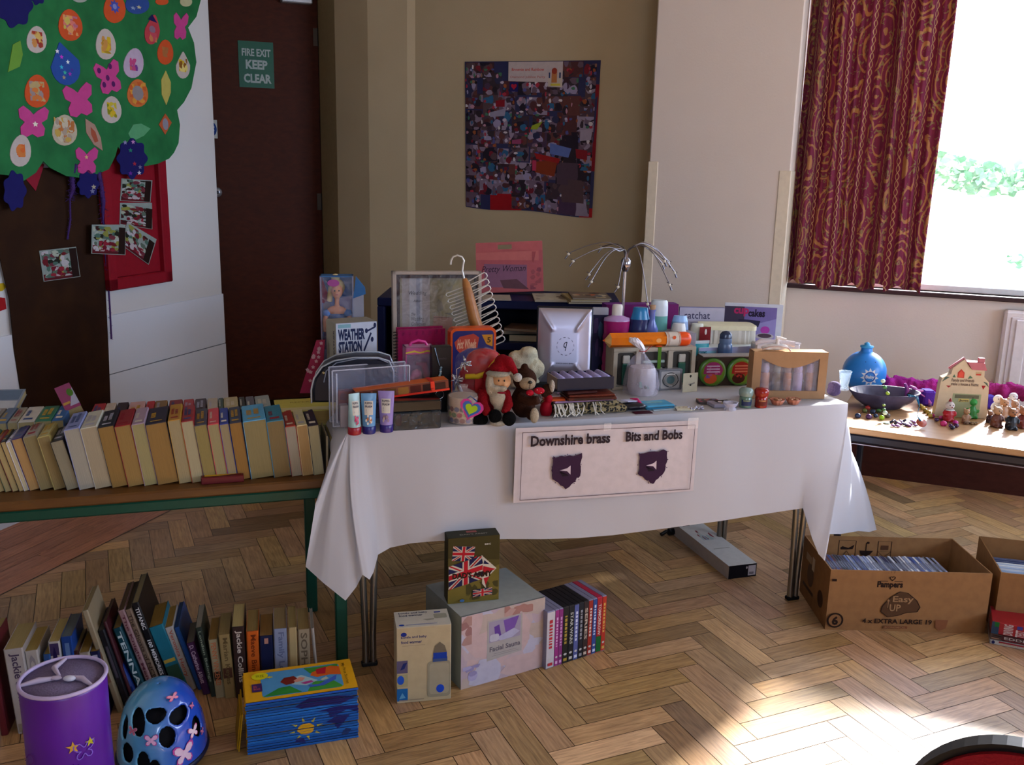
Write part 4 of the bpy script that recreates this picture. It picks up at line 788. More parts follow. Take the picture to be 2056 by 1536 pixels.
FA = [(2, 1478, 14, -30, 1290, '#5a1a22', '#a08c50', 'dark red book', None, None, .14, None),
 (36, 1474, 38, 6, 1306, '#a09894', '#a89458', 'thick white book lettered Jackie Stewart', 'Jackie Stewart', '#4a3c50', .15, [(.1, .02, .9, .12, '#8c8070')]),
 (78, 1466, 26, 48, 1309, '#a8a29c', '#a48c40', 'white book with pale letters CO', 'CO', '#8a8488', .14, None),
 (100, 1462, 14, 86, 1315, '#1c4a86', '#96803c', 'blue paperback', None, None, .13, None),
 (118, 1458, 22, 96, 1290, '#b0aca8', '#b09c58', 'white book with a purple emblem', 'C', '#20184a', .14, [(.1, .84, .9, .98, '#40345c')]),
 (144, 1452, 22, 121, 1280, '#143c86', '#5a6468', 'royal blue hardback', None, None, .14, [(.3, .70, .7, .93, '#5a7ab0')]),
 (168, 1448, 10, 146, 1308, '#3a1c1c', '#8a7c54', 'brown paperback', None, None, .13, None),
 (182, 1446, 20, 158, 1312, '#968e84', '#9a7c28', 'pale grey paperback', None, None, .13, None),
 (204, 1440, 18, 180, 1310, '#141a44', '#96761e', 'navy paperback with white capitals', 'NINA', '#b0b0c8', .13, None),
 (236, 1432, 12, 164, 1228, '#8c8068', '#94845a', 'tall thin cream book leaning over', None, None, .16, [(.2, .3, .8, .6, '#7a5a48')]),
 (252, 1424, 13, 196, 1268, '#15151c', '#50504c', 'thin black book', None, None, .15, [(.3, .4, .7, .8, '#4a4450')]),
 (266, 1418, 7, 206, 1250, '#401820', '#605040', 'thin maroon book', None, None, .15, None),
 (274, 1414, 11, 216, 1300, '#16307a', '#6a6450', 'thin blue book', None, None, .13, [(.2, .3, .8, .6, '#4a5a9a')]),
 (286, 1410, 17, 226, 1264, '#0f3c48', '#8c743c', 'dark teal book lettered TENNA', 'TENNA', '#b4c4c8', .15, None),
 (306, 1404, 13, 236, 1228, '#85686a', '#5c4a34', 'dusty pink book', 'The Knight Men', '#5a2c38', .19, None),
 (320, 1400, 13, 250, 1226, '#6e5c4c', '#4c4030', 'tan book', 'The Ghosts of NCE', '#3c3028', .19, None),
 (334, 1396, 14, 264, 1213, '#0c0c10', '#8c8058', 'tall black book lettered TITANIC', 'TITANIC      100 MEMORIES', '#c8c8cc', .2, None),
 (352, 1392, 30, 298, 1262, '#1a6478', '#a07f28', 'wide teal paperback', None, None, .15, [(.05, .15, .95, .4, '#2c4a3c'), (.1, .45, .9, .5, '#a8923c')]),
 (378, 1388, 17, 330, 1262, '#9c9894', '#a8842a', 'white paperback with red letters', 'Veronica Henry', '#a05848', .14, None),
 (398, 1386, 10, 349, 1262, '#1c4482', '#24406c', 'thin bright blue book', None, None, .17, None),
 (408, 1396, 16, 374, 1293, '#38193c', '#6a6458', 'dark purple paperback', 'D. Catherine Alliott', '#a890a0', .13, None),
 (424, 1400, 12, 392, 1262, '#1e261e', '#8c8a80', 'dark green paperback', 'London Belongs', '#788070', .15, None),
 (434, 1402, 18, 418, 1286, '#8c8062', '#967430', 'cream paperback', 'PENNY VINCENZI', '#a8603c', .14, [(.1, .3, .9, .45, '#3c2c20')]),
 (452, 1403, 22, 438, 1276, '#867046', '#92804c', 'light tan paperback', 'Marian Keyes', '#5c4a2c', .14, [(.1, .32, .9, .48, '#4a2c20')]),
 (474, 1402, 24, 465, 1260, '#2c1a17', '#b09a58', 'dark brown book lettered Jackie Collins', 'Jackie Collins', '#b8aca0', .15, None),
 (500, 1400, 24, 494, 1269, '#b85418', '#907434', 'orange paperback', 'Maeve Binchy', '#6a2c10', .14, None),
 (526, 1398, 26, 521, 1278, '#141a3a', '#937030', 'navy paperback with red mark', None, None, .14, [(.35, .87, .65, .96, '#a87868')]),
 (554, 1396, 26, 549, 1264, '#7c849c', '#8a7040', 'blue-grey paperback', 'Family Love', '#5c6480', .14, None),
 (583, 1394, 16, 579, 1261, '#a08c62', '#8c7438', 'narrow cream paperback', None, None, .14, None),
 (602, 1392, 23, 598, 1265, '#8d7f68', '#8a7038', 'beige paperback lettered SOPHIA', 'SOPHIA', '#5c5040', .14, None),
 (636, 1390, 6, 624, 1262, '#8c8680', '#8a8478', 'thin grey book leaning at the end', None, None, .13, None)]
for k, (xb, yb, w, xt, yt, c, p_, nm, tx_, tcx, dep, pat) in enumerate(FA):
    standbook(xb, yb, w, xt, yt, c, p_, (nm+', %s from the left in the floor row' % ORD[k]), GA, dep, tx_, tcx or '#888', patch=pat, seed=k)
# ------------------------------------------------------------ stack of yellow and blue picture books
Y0 = on(497, 1516); Y1 = on(720, 1480); yu = (Y1-Y0).normalized(); yY = math.atan2(yu.y, yu.x); yw = (Y1-Y0).length; yT = onwall(497, 1412, Y0, yu).z
def clip(poly, z0, z1):
    for (s, lim) in ((1, z0), (-1, z1)):
        out = []
        for a, q in zip(poly, poly[1:]+poly[:1]):
            ia, iq = s*(a[1]-lim) >= 0, s*(q[1]-lim) >= 0
            if ia: out.append(a)
            if ia != iq: k = (lim-a[1])/(q[1]-a[1]); out.append((a[0]+(q[0]-a[0])*k, lim))
        poly = out
        if not poly: return []
    return poly
nb_ = 20; hb = yT/nb_; R = random.Random(9)
SHP = [(ngon(.52, .34, .075, .11, 20), '#c8941c')]
for k in range(8):
    a = k*PI/4+.2; SHP.append(([(.52+.10*math.cos(a-.14), .34+.15*math.sin(a-.14)), (.52+.16*math.cos(a), .34+.24*math.sin(a)), (.52+.10*math.cos(a+.14), .34+.15*math.sin(a+.14))], '#b0a030'))
SHP += [([(.42, .80), (.52, .74), (.66, .76), (.84, .72), (.98, .84), (.80, .90), (.56, .93)], '#231c50'), ([(.60, .64), (.72, .62), (.74, .48), (.9, .60), (1, .52), (1, .66), (.8, .70)], '#20205c'), ([(.70, .40), (.78, .36), (.80, .24), (.86, .34), (.92, .50), (.80, .52)], '#22205a'), ([(.42, .10), (.52, .06), (.50, .16), (.44, .18)], '#24245a'), ([(.84, .12), (.9, .10), (.94, .2), (.88, .24)], '#22305c')]
yd = .155
for k in range(nb_):
    jx = R.uniform(-.0015, .0015); jy = R.uniform(-.001, .001); top = k == nb_-1
    zb = hb*k; zt_k = hb*(k+1)-.0011
    root = thing('picture_book', ('yellow picture book with bright cover scene on top of the blue and yellow stack' if top else 'blue spined picture book in the yellow and blue stack, %s from the bottom' % ORD[k]), 'book', Y0+yu*jx+V((0, 0, zb)), yY, 'stack of matching picture books on the floor')
    hh = zt_k-zb; bc = ['#14509a', '#1858a4', '#104488', '#1c62ae', '#0f4a86'][R.randint(0, 4)] if not top else '#1c50a8'
    mb = MB(); mb.box(.002, .004, .0008, yw-.002, yd-.002, hh-.0008, mat('#b09c40', .8)); mb.build('page_block', root)
    mb = MB(); mb.box(0, jy, 0, yw, yd, .0009, mat('#c8941c', .35)); mb.box(0, jy, hh-.0009, yw, yd, hh, mat('#d29a14', .35)); mb.box(0, jy-.001, 0, yw, jy+.0035, hh, mat(bc, .35), .001)
    mb.face((0, jy-.001, 0), (yw, 0, 0), (0, 0, hh))
    for poly, c_ in SHP:
        cp = clip([(x, z*yT) for x, z in poly], zb, zb+hh)
        if len(cp) > 2: mb.lay = 0; mb.pr([(x, (z-zb)/hh) for x, z in cp], c_)
    if top:
        mb.face((0, 0, hh), (yw, 0, 0), (0, yd, 0)); asp = yd/yw
        mb.pr(rrect(.15, .10, .88, .90, .08, asp=asp), '#4c8ab8'); mb.pr([(.15, .12), (.3, .34), (.4, .36), (.5, .12)], '#2c7c34'); mb.pr([(.55, .12), (.62, .40), (.8, .34), (.87, .14), (.86, .11), (.56, .10)], '#3f8c34')
        mb.pr([(.55, .88), (.7, .86), (.87, .88), (.86, .72), (.6, .68)], '#3c8230'); mb.pr([(.42, .4), (.55, .3), (.66, .42), (.52, .66), (.4, .58)], '#9ab8c0')
        mb.pr([(.62, .70), (.80, .84), (.88, .78), (.88, .5), (.78, .55), (.66, .52), (.6, .6)], '#c85a1c'); mb.pr([(.66, .78), (.76, .83), (.74, .6), (.66, .62)], '#a81c2c'); mb.pr([(.32, .52), (.36, .64), (.45, .66), (.48, .56), (.44, .42), (.37, .40)], '#6a2018'); mb.pr([(.44, .50), (.50, .60), (.55, .55), (.52, .46), (.46, .44)], '#c88a78')
        mb.pr([(.56, .30), (.66, .28), (.76, .40), (.84, .52), (.82, .36), (.70, .22), (.58, .22)], '#3a5ab0'); mb.pr([(.50, .40), (.60, .44), (.62, .38), (.54, .34)], '#a83a80'); mb.pr([(.68, .42), (.74, .50), (.76, .42), (.7, .38)], '#a8b0a0')
        mb.pr(ngon(.145, .80, .075, .12, 20), '#d0c81c'); mb.tx('FREE', .11, .76, .18, .84, '#8a8a18'); mb.pr(rect(.065, .30, .155, .56), '#402458'); mb.tx('My\nBook', .08, .36, .14, .5, '#a84a50'); mb.pr(star(.23, .72, .04, .02, 6), '#c8b82c')
        mb.tx('My First Stories', .90, .16, .935, .86, '#7a5a10', rot=-90)
    mb.build('cover', root)
# a yellow book leaning against the stack's left end
mb = MB(); mb.T = Matrix.Rotation(math.radians(7), 4, 'Y'); mb.box(-.003, .02, 0, 0, yd-.01, yT*.72, mat('#b08a18', .5)); mb.box(-.007, .03, 0, -.0035, yd-.02, yT*.66, mat('#a8801a', .5)); 
mb.build('picture_book', loc=Y0-yu*.019+V((0, 0, .0)), yaw=yY, label='thin yellow picture book leaning upright against the left end of the stack', cat='book')
# ------------------------------------------------------------ purple bin with mesh lid
bc_ = on(153, 1640); topc = onwall(132, 1361, bc_, V((1, 0, 0))); bh_ = topc.z; br = (onwall(214, 1362, bc_, V((1, 0, 0)))-onwall(52, 1362, bc_, V((1, 0, 0)))).length/2
t = thing('laundry_bin', 'purple cylindrical pop-up bin with pale mesh lid and butterfly prints', 'bin', bc_)
m_bin, nt, b = newmat('purple_film'); b.inputs['Roughness'].default_value = .3; f = noise(nt, 5, 3); inp(nt, b.inputs['Base Color'], mix(nt, (f-.3)*2, '#5a1a9a', '#43106c'))
mb = MB(); mb.lathe([(br*.97, 0), (br, .01), (br*1.0, bh_*.3), (br*.985, bh_*.6), (br, bh_-.008), (br*.99, bh_), (br*.95, bh_), (br*.95, .01), (0, .008)], m_bin, 48, cap=False)
def onbin(an, z, poly, c):                                         # a print wrapped on the bin's side
    mb.add([((br+.0012)*math.cos(an+x/br), (br+.0012)*math.sin(an+x/br), z+y) for x, y in poly], [tuple(range(len(poly)))], mm(c))
def bf2(s): h = ((.05, -.4), (.3, -.85), (.65, -.95), (.85, -.7), (.75, -.3), (.35, -.05), (.75, .05), (1.1, .4), (1.1, .8), (.8, 1), (.4, .85), (.08, .4)); return [(x*s, y*s) for x, y in h]+[(-x*s, y*s) for x, y in reversed(h)]
fa = -PI/2
def ringp(pts, w=.0012):
    out = []
    for a, q in zip(pts, pts[1:]+pts[:1]):
        d_ = math.hypot(q[0]-a[0], q[1]-a[1]) or 1; nx_, ny_ = -(q[1]-a[1])/d_*w, (q[0]-a[0])/d_*w; out.append([(a[0]+nx_, a[1]+ny_), (q[0]+nx_, q[1]+ny_), (q[0]-nx_, q[1]-ny_), (a[0]-nx_, a[1]-ny_)])
    return out
for (a, z, s, c) in ((-.2, .16, .030, '#7a48b0'), (.25, .14, .034, '#7446a8'), (-.75, .19, .026, '#6a2c8c'), (.8, .22, .02, '#7a5ac0'), (.1, .05, .02, '#6a3c9c')):
    for r_ in ringp(bf2(s)): onbin(fa+a, z, r_, c)
for (a, z, s, c) in ((.55, .235, .013, '#c89a3c'), (-.55, .10, .012, '#7a5a20'), (.95, .235, .010, '#b0a82c'), (1.0, .15, .008, '#a8a040'), (1.0, .09, .009, '#a09024'), (-1.2, .24, .008, '#a8802c')): onbin(fa+a, z, [(x*s, y*s) for x, y in star(0, 0, 1.2, .45, 5)], c)
onbin(fa+.80, .125, [(x*.018, y*.022) for x, y in heart(0, 0, 1)], '#b0a4b0'); onbin(fa+.78, .128, [(x*.008, y*.012) for x, y in ngon(0, 0, 1)], '#4a54a0'); onbin(fa+.84, .165, [(x*.013, y*.010) for x, y in ngon(0, 0, 1)], '#c0b8c8')
onbin(fa+.52, .185, [(x*.016, y*.010) for x, y in star(0, 0, 1, .5, 7)], '#2c1468')
mb.build('body', t)
mb = MB(); 
lid = []; mb.tube([(br*.985*math.cos(2*PI*i/48), br*.985*math.sin(2*PI*i/48), bh_+.002) for i in range(48)], .0045, mat('#b8a8cc', .6), 8, closed=True); mb.build('rim', t)
mb = MB(); mb.lathe([(0, bh_-.004), (br*.96, bh_-.001), (br*.96, bh_-.003), (0, bh_-.007)], mat('#85789a', .7, 'fabric', amt=.2), 40, cap=False); lidm = mb.build('mesh_lid', t)
mb = MB(); wcl = mat('#b9aabf', .7)
for (a0, r0, a1, r1) in ((PI*.62, .95, PI*.9, .12), (PI*1.15, .96, PI*1.12, .10), (-.12*PI, .93, .02, .15)):
    mb.tube([(br*r0*math.cos(a0), br*r0*math.sin(a0), bh_+.001), (br*(r0+r1)/2*math.cos((a0+a1)/2), br*(r0+r1)/2*math.sin((a0+a1)/2), bh_+.004), (br*r1*math.cos(a1), br*r1*math.sin(a1), bh_+.002)], [.004, .007, .004], wcl, 6)
mb.ell((-.012, -.008, bh_+.004), (.013, .008, .004), wcl); mb.ell((.02, -.012, bh_+.006), (.014, .009, .006), mat('#c9c6d4', .5)); mb.build('toggle_strap', lidm)
# ------------------------------------------------------------ child's helmet
hc = on(328, 1512); t = thing('bicycle_helmet', 'shiny blue child bicycle helmet with pink butterfly prints', 'helmet', hc+V((0, -.0, 0)), .25)
hw = .104; hh_ = onwall(325, 1376, hc, V((1, 0, 0))).z
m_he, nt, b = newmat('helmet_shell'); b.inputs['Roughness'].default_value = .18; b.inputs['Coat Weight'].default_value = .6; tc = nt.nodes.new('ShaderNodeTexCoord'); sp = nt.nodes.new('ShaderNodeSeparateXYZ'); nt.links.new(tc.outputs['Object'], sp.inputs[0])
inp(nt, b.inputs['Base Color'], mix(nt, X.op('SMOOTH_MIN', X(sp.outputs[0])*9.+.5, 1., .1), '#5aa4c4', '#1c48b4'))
holes = [(-.55, .30, .30, .10), (-.5, .62, .26, .10), (-.15, .78, .26, .09), (-.95, .22, .2, .10), (.0, .34, .20, .13), (.02, .62, .16, .12), (.42, .70, .22, .10), (-1.25, .45, .22, .1)]
def hp(az_, el, r=1.):
    ce, se = math.cos(el)**.80, math.sin(el)**.92 if el > 0 else 0; return V((hw*r*ce*math.sin(az_), -.124*r*ce*math.cos(az_), .012+(hh_-.012)*r*se))
nA, nE = 200, 80; vs_ = []; fs = []
for j in range(nE+1):
    el = PI/2*j/nE
    for i in range(nA): vs_.append(hp(2*PI*i/nA, el))
HO = [(-.75, .30, .17, .13, .0), (-.30, .22, .13, .15, 0), (-1.0, .62, .12, .16, .5), (-.55, .80, .16, .22, .5), (.0, .92, .2, .13, 0), (.28, .55, .16, .15, 0), (.72, .80, .22, .13, -.4), (1.15, .45, .15, .15, 0), (1.9, .6, .2, .15, 0), (-1.6, .5, .2, .14, 0), (2.6, .6, .2, .15, 0), (-2.4, .6, .2, .15, 0), (-.05, .18, .10, .08, 0)]
def inhole(a, e):
    for (ha, he, ra, re, tw) in HO:
        da = (a-ha+PI) % (2*PI)-PI; de = e-he; da2 = (da+tw*de)*math.cos(e)
        if (da2/ra)**2+(de/re)**2 < 1: return True
    return False
fs = []
for j in range(nE):
    for i in range(nA):
        a = 2*PI*(i+.5)/nA; a = (a+PI) % (2*PI)-PI
        if not inhole(a, PI/2*(j+.5)/nE): fs.append((j*nA+i, j*nA+(i+1) % nA, (j+1)*nA+(i+1) % nA, (j+1)*nA+i))
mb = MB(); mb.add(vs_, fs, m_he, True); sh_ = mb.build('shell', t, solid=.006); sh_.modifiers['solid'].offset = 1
q = sh_.modifiers.new('soft', 'SMOOTH'); q.iterations = 8; q.factor = .5
mb = MB(); mb.loft([[hp(2*PI*i/40, PI/2*j/8, .93)+V((0, 0, -.004)) for i in range(40)] for j in range(8)], mat('#101014', .9)); mb.build('foam_liner', t)
mb = MB(); mb.tube([hp(2*PI*i/40, .02, 1.02)+V((0, 0, .0)) for i in range(40)], .009, mat('#14142c', .4), 8, closed=True); mb.build('edge_trim', t)
def hbf(a, e, s, c1, c2):
    mb = MB()
    for poly, c_, k in ((bf2(s*1.18), c2, 1.072), (bf2(s), c1, 1.076)):
        vsp = [hp(a+x/hw/max(.3, math.cos(e)), e+y/hh_*1.1, k) for x, y in poly]; mb.add(vsp, [tuple(range(len(vsp)))], mat(c_, .25))
    mb.build('butterfly_print', sh_)
for (a, e, s, c1, c2) in ((.62, .22, .020, '#d8b8cc', '#b03c8c'), (.95, .42, .012, '#e0c8d4', '#c06090'), (-.62, .62, .009, '#c86c84', '#d8a8b4'), (-.1, .52, .012, '#d8a8cc', '#b04890'), (.72, 1.1, .010, '#d88ca4', '#c05080'), (1.2, .75, .006, '#c87898', '#b04878'), (-.45, .05, .008, '#b84a5c', '#503080'), (1.25, .3, .006, '#c87898', '#b04878')): hbf(a, e, s, c1, c2)
# ------------------------------------------------------------ boxes on the floor under the table
def carton(name, pL, pR, yTop, depth, faces, label, cat='box', z0=0., mats=None, group=None, yaw=None, b=.0015, P=None, W=None, H=None, root=None):
    """a closed box: bottom left and right pixels of its front on the level z0, its top row; faces draw the prints"""
    if P is None:
        P = on(pL[0], pL[1], z0)
        if yaw is None: Q = on(pR[0], pR[1], z0); d = (Q-P).normalized(); yaw = math.atan2(d.y, d.x); W = (Q-P).length
        else: d = V((math.cos(yaw), math.sin(yaw), 0)); W = (colpt(pR[0], P, d)-P).length
        H = onwall(pL[0]+(0), yTop, P, d).z-z0 if H is None else H
    c = mats or {}
    mb = MB(); mb.box(0, 0, 0, W, depth, H, mm(c.get('body', '#b0a898'), rough=c.get('rough', .5)), b)
    for f_, fn in faces.items():
        fr_ = {'front': ((0, 0, 0), (W, 0, 0), (0, 0, H)), 'top': ((0, 0, H), (W, 0, 0), (0, depth, 0)), 'left': ((0, depth, 0), (0, -depth, 0), (0, 0, H)), 'right': ((W, 0, 0), (0, depth, 0), (0, 0, H))}[f_]
        mb.face(*fr_); fn(mb)
    return mb.build(name, loc=P, yaw=yaw, label=label, cat=cat, group=group)
def f_fw(m):
    m.pr(rect(.01, .01, .99, .99), '#ab9c7c'); m.pr(ngon(.13, .905, .055, .028), '#1c2c78'); m.tx('bottle and baby', .08, .845, .55, .885, '#232c60', .02); m.tx('food warmer', .08, .785, .46, .825, '#232c60', .02); m.pr(rect(.1, .755, .52, .76), '#8a7c68')
    for (z, c) in ((.40, '#58506a'), (.22, '#9a9470'), (.03, '#1c5c98')): m.pr(rect(.0, z, .20, z+.165), c)
    m.pr(ngon(.07, .31, .065, .06), '#2450b4'); m.pr([(.06, .44), (.14, .46), (.19, .54), (.12, .53)], '#1c2860'); m.pr([(.04, .06), (.1, .14), (.16, .07)], '#5a94b8')
    m.pr(rrect(.56, .05, .99, .53, .05, asp=1.3), '#8a836e'); m.pr(rrect(.60, .09, .96, .50, .04, asp=1.3), '#98907a'); m.pr(rect(.66, .52, .93, .58), '#3a4c78'); m.pr(rect(.67, .56, .92, .64), '#1c3a94'); m.pr([(.67, .64), (.70, .73), (.79, .78), (.88, .73), (.92, .64)], '#6a6050'); m.pr(ngon(.80, .16, .075, .055), '#1c44b4'); m.pr(rect(.04, .035, .5, .045), '#8a7c68')
def t_fw(m):
    m.pr(rect(0, 0, 1, 1), '#b5b0a2'); m.tx('bottle and baby', .08, .80, .62, .93, '#2c3050', .02); m.tx('food warmer', .08, .66, .52, .78, '#2c3050', .02); m.pr(rrect(.72, .42, .96, .72, .05), '#8a8878'); m.pr(rect(.74, .78, .86, .86), '#2c3a80'); m.pr([(.5, .42), (.72, .44), (.7, .34), (.58, .32)], '#8c8a7c'); m.pr(ngon(.1, .12, .05, .05), '#1c3c90'); m.pr(rect(.18, .1, .75, .13), '#6a74a0')
carton('food_warmer_box', (797, 1413), (905, 1403), 1261, .095, {'front': f_fw, 'top': t_fw}, 'small cream box of a bottle and baby food warmer standing on the parquet', mats={'body': '#b5aa90'})
# facial sauna box
def f_fs(m):
    m.pr(rect(0, 0, 1, 1), '#a5949c'); m.blobs(['#a8988f', '#9c9ab0', '#ac9a9c', '#a8a4b4', '#b29a98'], 40, 0, 0, 1, 1, .28, 5, k=12)
    m.blobs(['#8a6460', '#9a7870'], 4, .0, .6, .12, 1, .12, 6, 10); m.blobs(['#946c64', '#a88880'], 5, .5, .85, .85, 1, .12, 7, 10); m.blobs(['#847ca0', '#9a94b4'], 6, .02, .08, .25, .3, .1, 8, 9)
    m.pr([(.30, .30), (.72, .33), (.72, .86), (.30, .86)], '#9a9490'); m.pr([(.32, .55), (.70, .55), (.70, .84), (.32, .84)], '#8f8598'); m.pr([(.49, .82), (.68, .84), (.62, .66), (.52, .64)], '#6a4a90'); m.pr([(.38, .76), (.44, .78), (.47, .6), (.40, .56)], '#5c3c84'); m.pr([(.40, .60), (.62, .68), (.69, .62), (.6, .56), (.46, .55)], '#a09cb4'); m.pr(rrect(.33, .56, .44, .66, .03), '#a8a4b0')
    m.tx('Facial Sauna', .33, .42, .70, .49, '#5c5660'); m.pr(rect(.38, .38, .66, .385), '#7c7478'); m.pr(rect(.36, .355, .68, .36), '#7c7478')
def t_fs(m): m.pr(rect(0, 0, 1, 1), '#9aa09c'); m.pr(rect(.0, .0, 1, .02), '#6a6e6c')
fsb = carton('facial_sauna_box', (925, 1385), (1090, 1338), 1240, .24, {'front': f_fs, 'top': t_fs, 'left': lambda m: m.pr(rect(0, 0, 1, 1), '#7c8078')}, 'large pale box of a facial sauna standing on the floor beneath the table', mats={'body': '#8c918c'})
fH = fsb.dimensions.z; fL = fsb.location.copy(); fY = fsb.rotation_euler.z; fu = V((math.cos(fY), math.sin(fY), 0)); fv = V((-fu.y, fu.x, 0))
def ujack(m, o, u, v):
    """a union flag patch spanned by o, u, v in face units"""
    g = lambda a, q: (o[0]+u[0]*a+v[0]*q, o[1]+u[1]*a+v[1]*q)
    P_ = lambda pts, c: m.pr([g(*p) for p in pts], c)
    P_(rect(0, 0, 1, 1), '#b8b0a0'); B_ = '#1c1c40'; r_ = '#a01824'
    for (a, q, c_) in (((.12, 1), (.40, 1), (.40, .72)), ((.88, 1), (.60, 1), (.60, .72)), ((.12, 0), (.40, 0), (.40, .28)), ((.88, 0), (.60, 0), (.60, .28)), ((0, .9), (0, .64), (.30, .64)), ((1, .9), (1, .64), (.70, .64)), ((0, .1), (0, .36), (.30, .36)), ((1, .1), (1, .36), (.70, .36))): P_([a, q, c_], B_)
    for pts in ([(0, 1), (.06, 1), (.42, .62), (.36, .62)], [(1, 0), (.94, 0), (.58, .38), (.64, .38)], [(1, 1), (.93, 1), (.57, .62), (.64, .62)], [(0, 0), (.07, 0), (.43, .38), (.36, .38)]): P_(pts, r_)
    P_(rect(.41, 0, .59, 1), '#b8b0a0'); P_(rect(0, .34, 1, .66), '#b8b0a0'); P_(rect(.44, 0, .56, 1), r_); P_(rect(0, .40, 1, .60), r_)
def f_da(m):
    m.pr(rect(0, 0, 1, 1), '#4c4420'); m.pr([(0, 0), (1, 0), (1, .55), (.6, .4), (0, .2)], '#665a26'); m.pr([(0, .7), (1, .62), (1, 1), (0, 1)], '#3a3418'); m.blobs(['#3f3a1c', '#544a20'], 8, .35, .03, .98, .3, .12, 3, 9)
    ujack(m, (.07, .66), (.42, -.03), (.03, .22)); m.pr([(.46, .66), (.56, .72), (.48, .56)], '#a01824')
    ujack(m, (.01, .22), (.66, .13), (0, .36)); m.pr([(.66, .28), (.74, .20), (.72, .33), (.94, .50), (.64, .72), (.67, .60)], '#b8b0a0'); m.pr([(.66, .40), (.92, .49), (.68, .55)], '#a01824'); m.pr([(.70, .64), (.80, .57), (.68, .585)], '#1c1c40'); m.pr([(.69, .36), (.80, .38), (.73, .25)], '#a01824')
    m.tx("DAD'S ARMY", .08, .385, .86, .475, '#26180f', .05); ujack(m, (.48, .08), (.38, .02), (.0, .11)); m.tx('BBC', .70, .875, .82, .90, '#b0aca0'); m.pr(ngon(.27, .045, .045, .022), '#3a6494')
dfP = on(899, 1213, fH)
carton('dvd_box_set', (899, 1213), (1001, 1203), 1082, .055, {'front': f_da, 'top': lambda m: (m.pr(rect(0, 0, 1, 1), '#2c2c1c'), m.tx("DAD'S ARMY", .25, .3, .8, .45, '#8a8c80'), m.pr(rect(.4, .6, .6, .85), '#94504c')), 'left': lambda m: m.pr(rect(0, 0, 1, 1), '#2e2a16')}, "olive boxed set with union flag arrows lettered Dad's Army on the facial sauna box", cat='box', z0=fH+.001, mats={'body': '#2e2a18'})
# row of film cases right of it
DV = [('#b5b0b4', 18, 'white', 1223, '#a83038', None), ('#8c2c70', 9, 'magenta', 1220, '#c8a0c0', None), ('#7a2868', 9, 'purple', 1219, '#c090b8', None), ('#16140f', 13, 'black and gold', 1219, '#a08838', None), ('#0f0f14', 12, 'black', 1218, '#b0b0a8', 'STAR WARS'), ('#4c5488', 11, 'blue and white', 1217, '#c0c4d8', None), ('#101018', 11, 'black', 1216, '#8a8a90', None), ('#2a1c1a', 11, 'dark brown', 1215, '#b8a898', 'SERIES'), ('#8c2418', 10, 'red', 1212, '#d0c0b8', None), ('#28407c', 10, 'blue', 1210, '#c0c8dc', None), ('#981c24', 12, 'red with green foot', 1206, '#c8b8b0', 'TOMORROW'), ('#a82c1c', 10, 'orange red', 1203, '#c8a050', None)]
P = on(1096, 1345); dd = (on(1214, 1306)-on(1096, 1345)).normalized(); dY = math.atan2(dd.y, dd.x); x_ = 0.
Wt = (on(1214, 1306)-P).length; k_ = Wt/sum(d[1] for d in DV)
for k, (c, w, nm, yt, c2, tx_) in enumerate(DV):
    w_ = w*k_*.97; base = P+dd*x_+fv*0; H_ = .19; pn = proj(base)
    t = thing('film_case', '%s film case, %s from the left beside the facial sauna box' % (nm, ORD[k]), 'case', base, dY, 'film cases standing beside the sauna box')
    mb = MB(); mb.box(0, 0.002, 0, w_, .135, H_, mat('#0c0e16' if k not in (0, 1, 2, 8, 9, 10, 11) else ('#b01c44' if k == 10 else '#7c7c98'), .3), .0012); mb.build('plastic_case', t)
    mb = MB(); mb.box(.0006, .0008, .003, w_-.0006, .004, H_-.003, mat(c, .35)); mb.face((0, .0008, 0), (w_, 0, 0), (0, 0, H_))
    R = random.Random(k+30)
    if tx_: mb.tx(tx_, .25, .32, .8, .88, c2, .02, rot=-90)
    else:
        yy = .35
        while yy < .85: e = R.uniform(.02, .06); mb.pr(rect(.3, yy, .7, yy+e), c2); yy += e+.02
    mb.pr(ngon(.5, .17, .28, .02), '#b8b4b0'); mb.pr(rect(.2, .05, .8, .10), c2)
    if k == 10: mb.pr(rect(.02, .02, .98, .3), '#1c5c2c')
    mb.build('sleeve', t); x_ += w*k_
# long white box under the table
def t_wb(m): m.pr(rect(0, 0, 1, 1), '#c6cac8'); m.blobs(['#8aa4b4', '#a0b4b8', '#5c6480', '#80303c', '#b8c4c0'], 12, .25, .55, .75, .78, .1, 3); m.pr(rect(.15, .90, .42, .97), '#202024'); m.pr(rect(.2, .35, .8, .36), '#8a9088')
def f_wb(m): m.pr(rect(0, 0, 1, 1), '#14141c'); m.pr(rect(.70, .12, .97, .88), '#b4b4c0'); [m.pr(rect(.74+.02*i, .2, .75+.02*i, .4), '#20202c') for i in range(8)]; m.pr(ngon(.64, .75, .03, .1), '#b0b0b8')
wbL = on(1462, 1163); wbR = on(1531, 1151); wbB = on(1350, 1072)
wY = math.atan2((wbR-wbL).y, (wbR-wbL).x)
carton('flat_white_box', None, None, None, (wbB-wbL).length*.98, {'front': f_wb, 'top': t_wb, 'left': lambda m: m.pr(rect(.0, 0, 1, 1), '#b0a8a0')}, 'long flat white box with black end panel lying on the floor under the table', P=wbL, W=.118, H=onwall(1462, 1137, wbL, V((1, 0, 0))).z, yaw=math.atan2((wbL-wbB).x, -(wbL-wbB).y), mats={'body': '#c0bfbc'})
mb = MB(); mb.box(0, 0, 0, .07, .03, .03, mat('#0e0e12', .4), .01); mb.tube([(.0, .015, .02), (-.03, .01, .01)], .008, BLACK, 8); mb.build('umbrella_handle', loc=on(1342, 1078), yaw=.4, label='small black handle lying behind the flat white box', cat='handle')
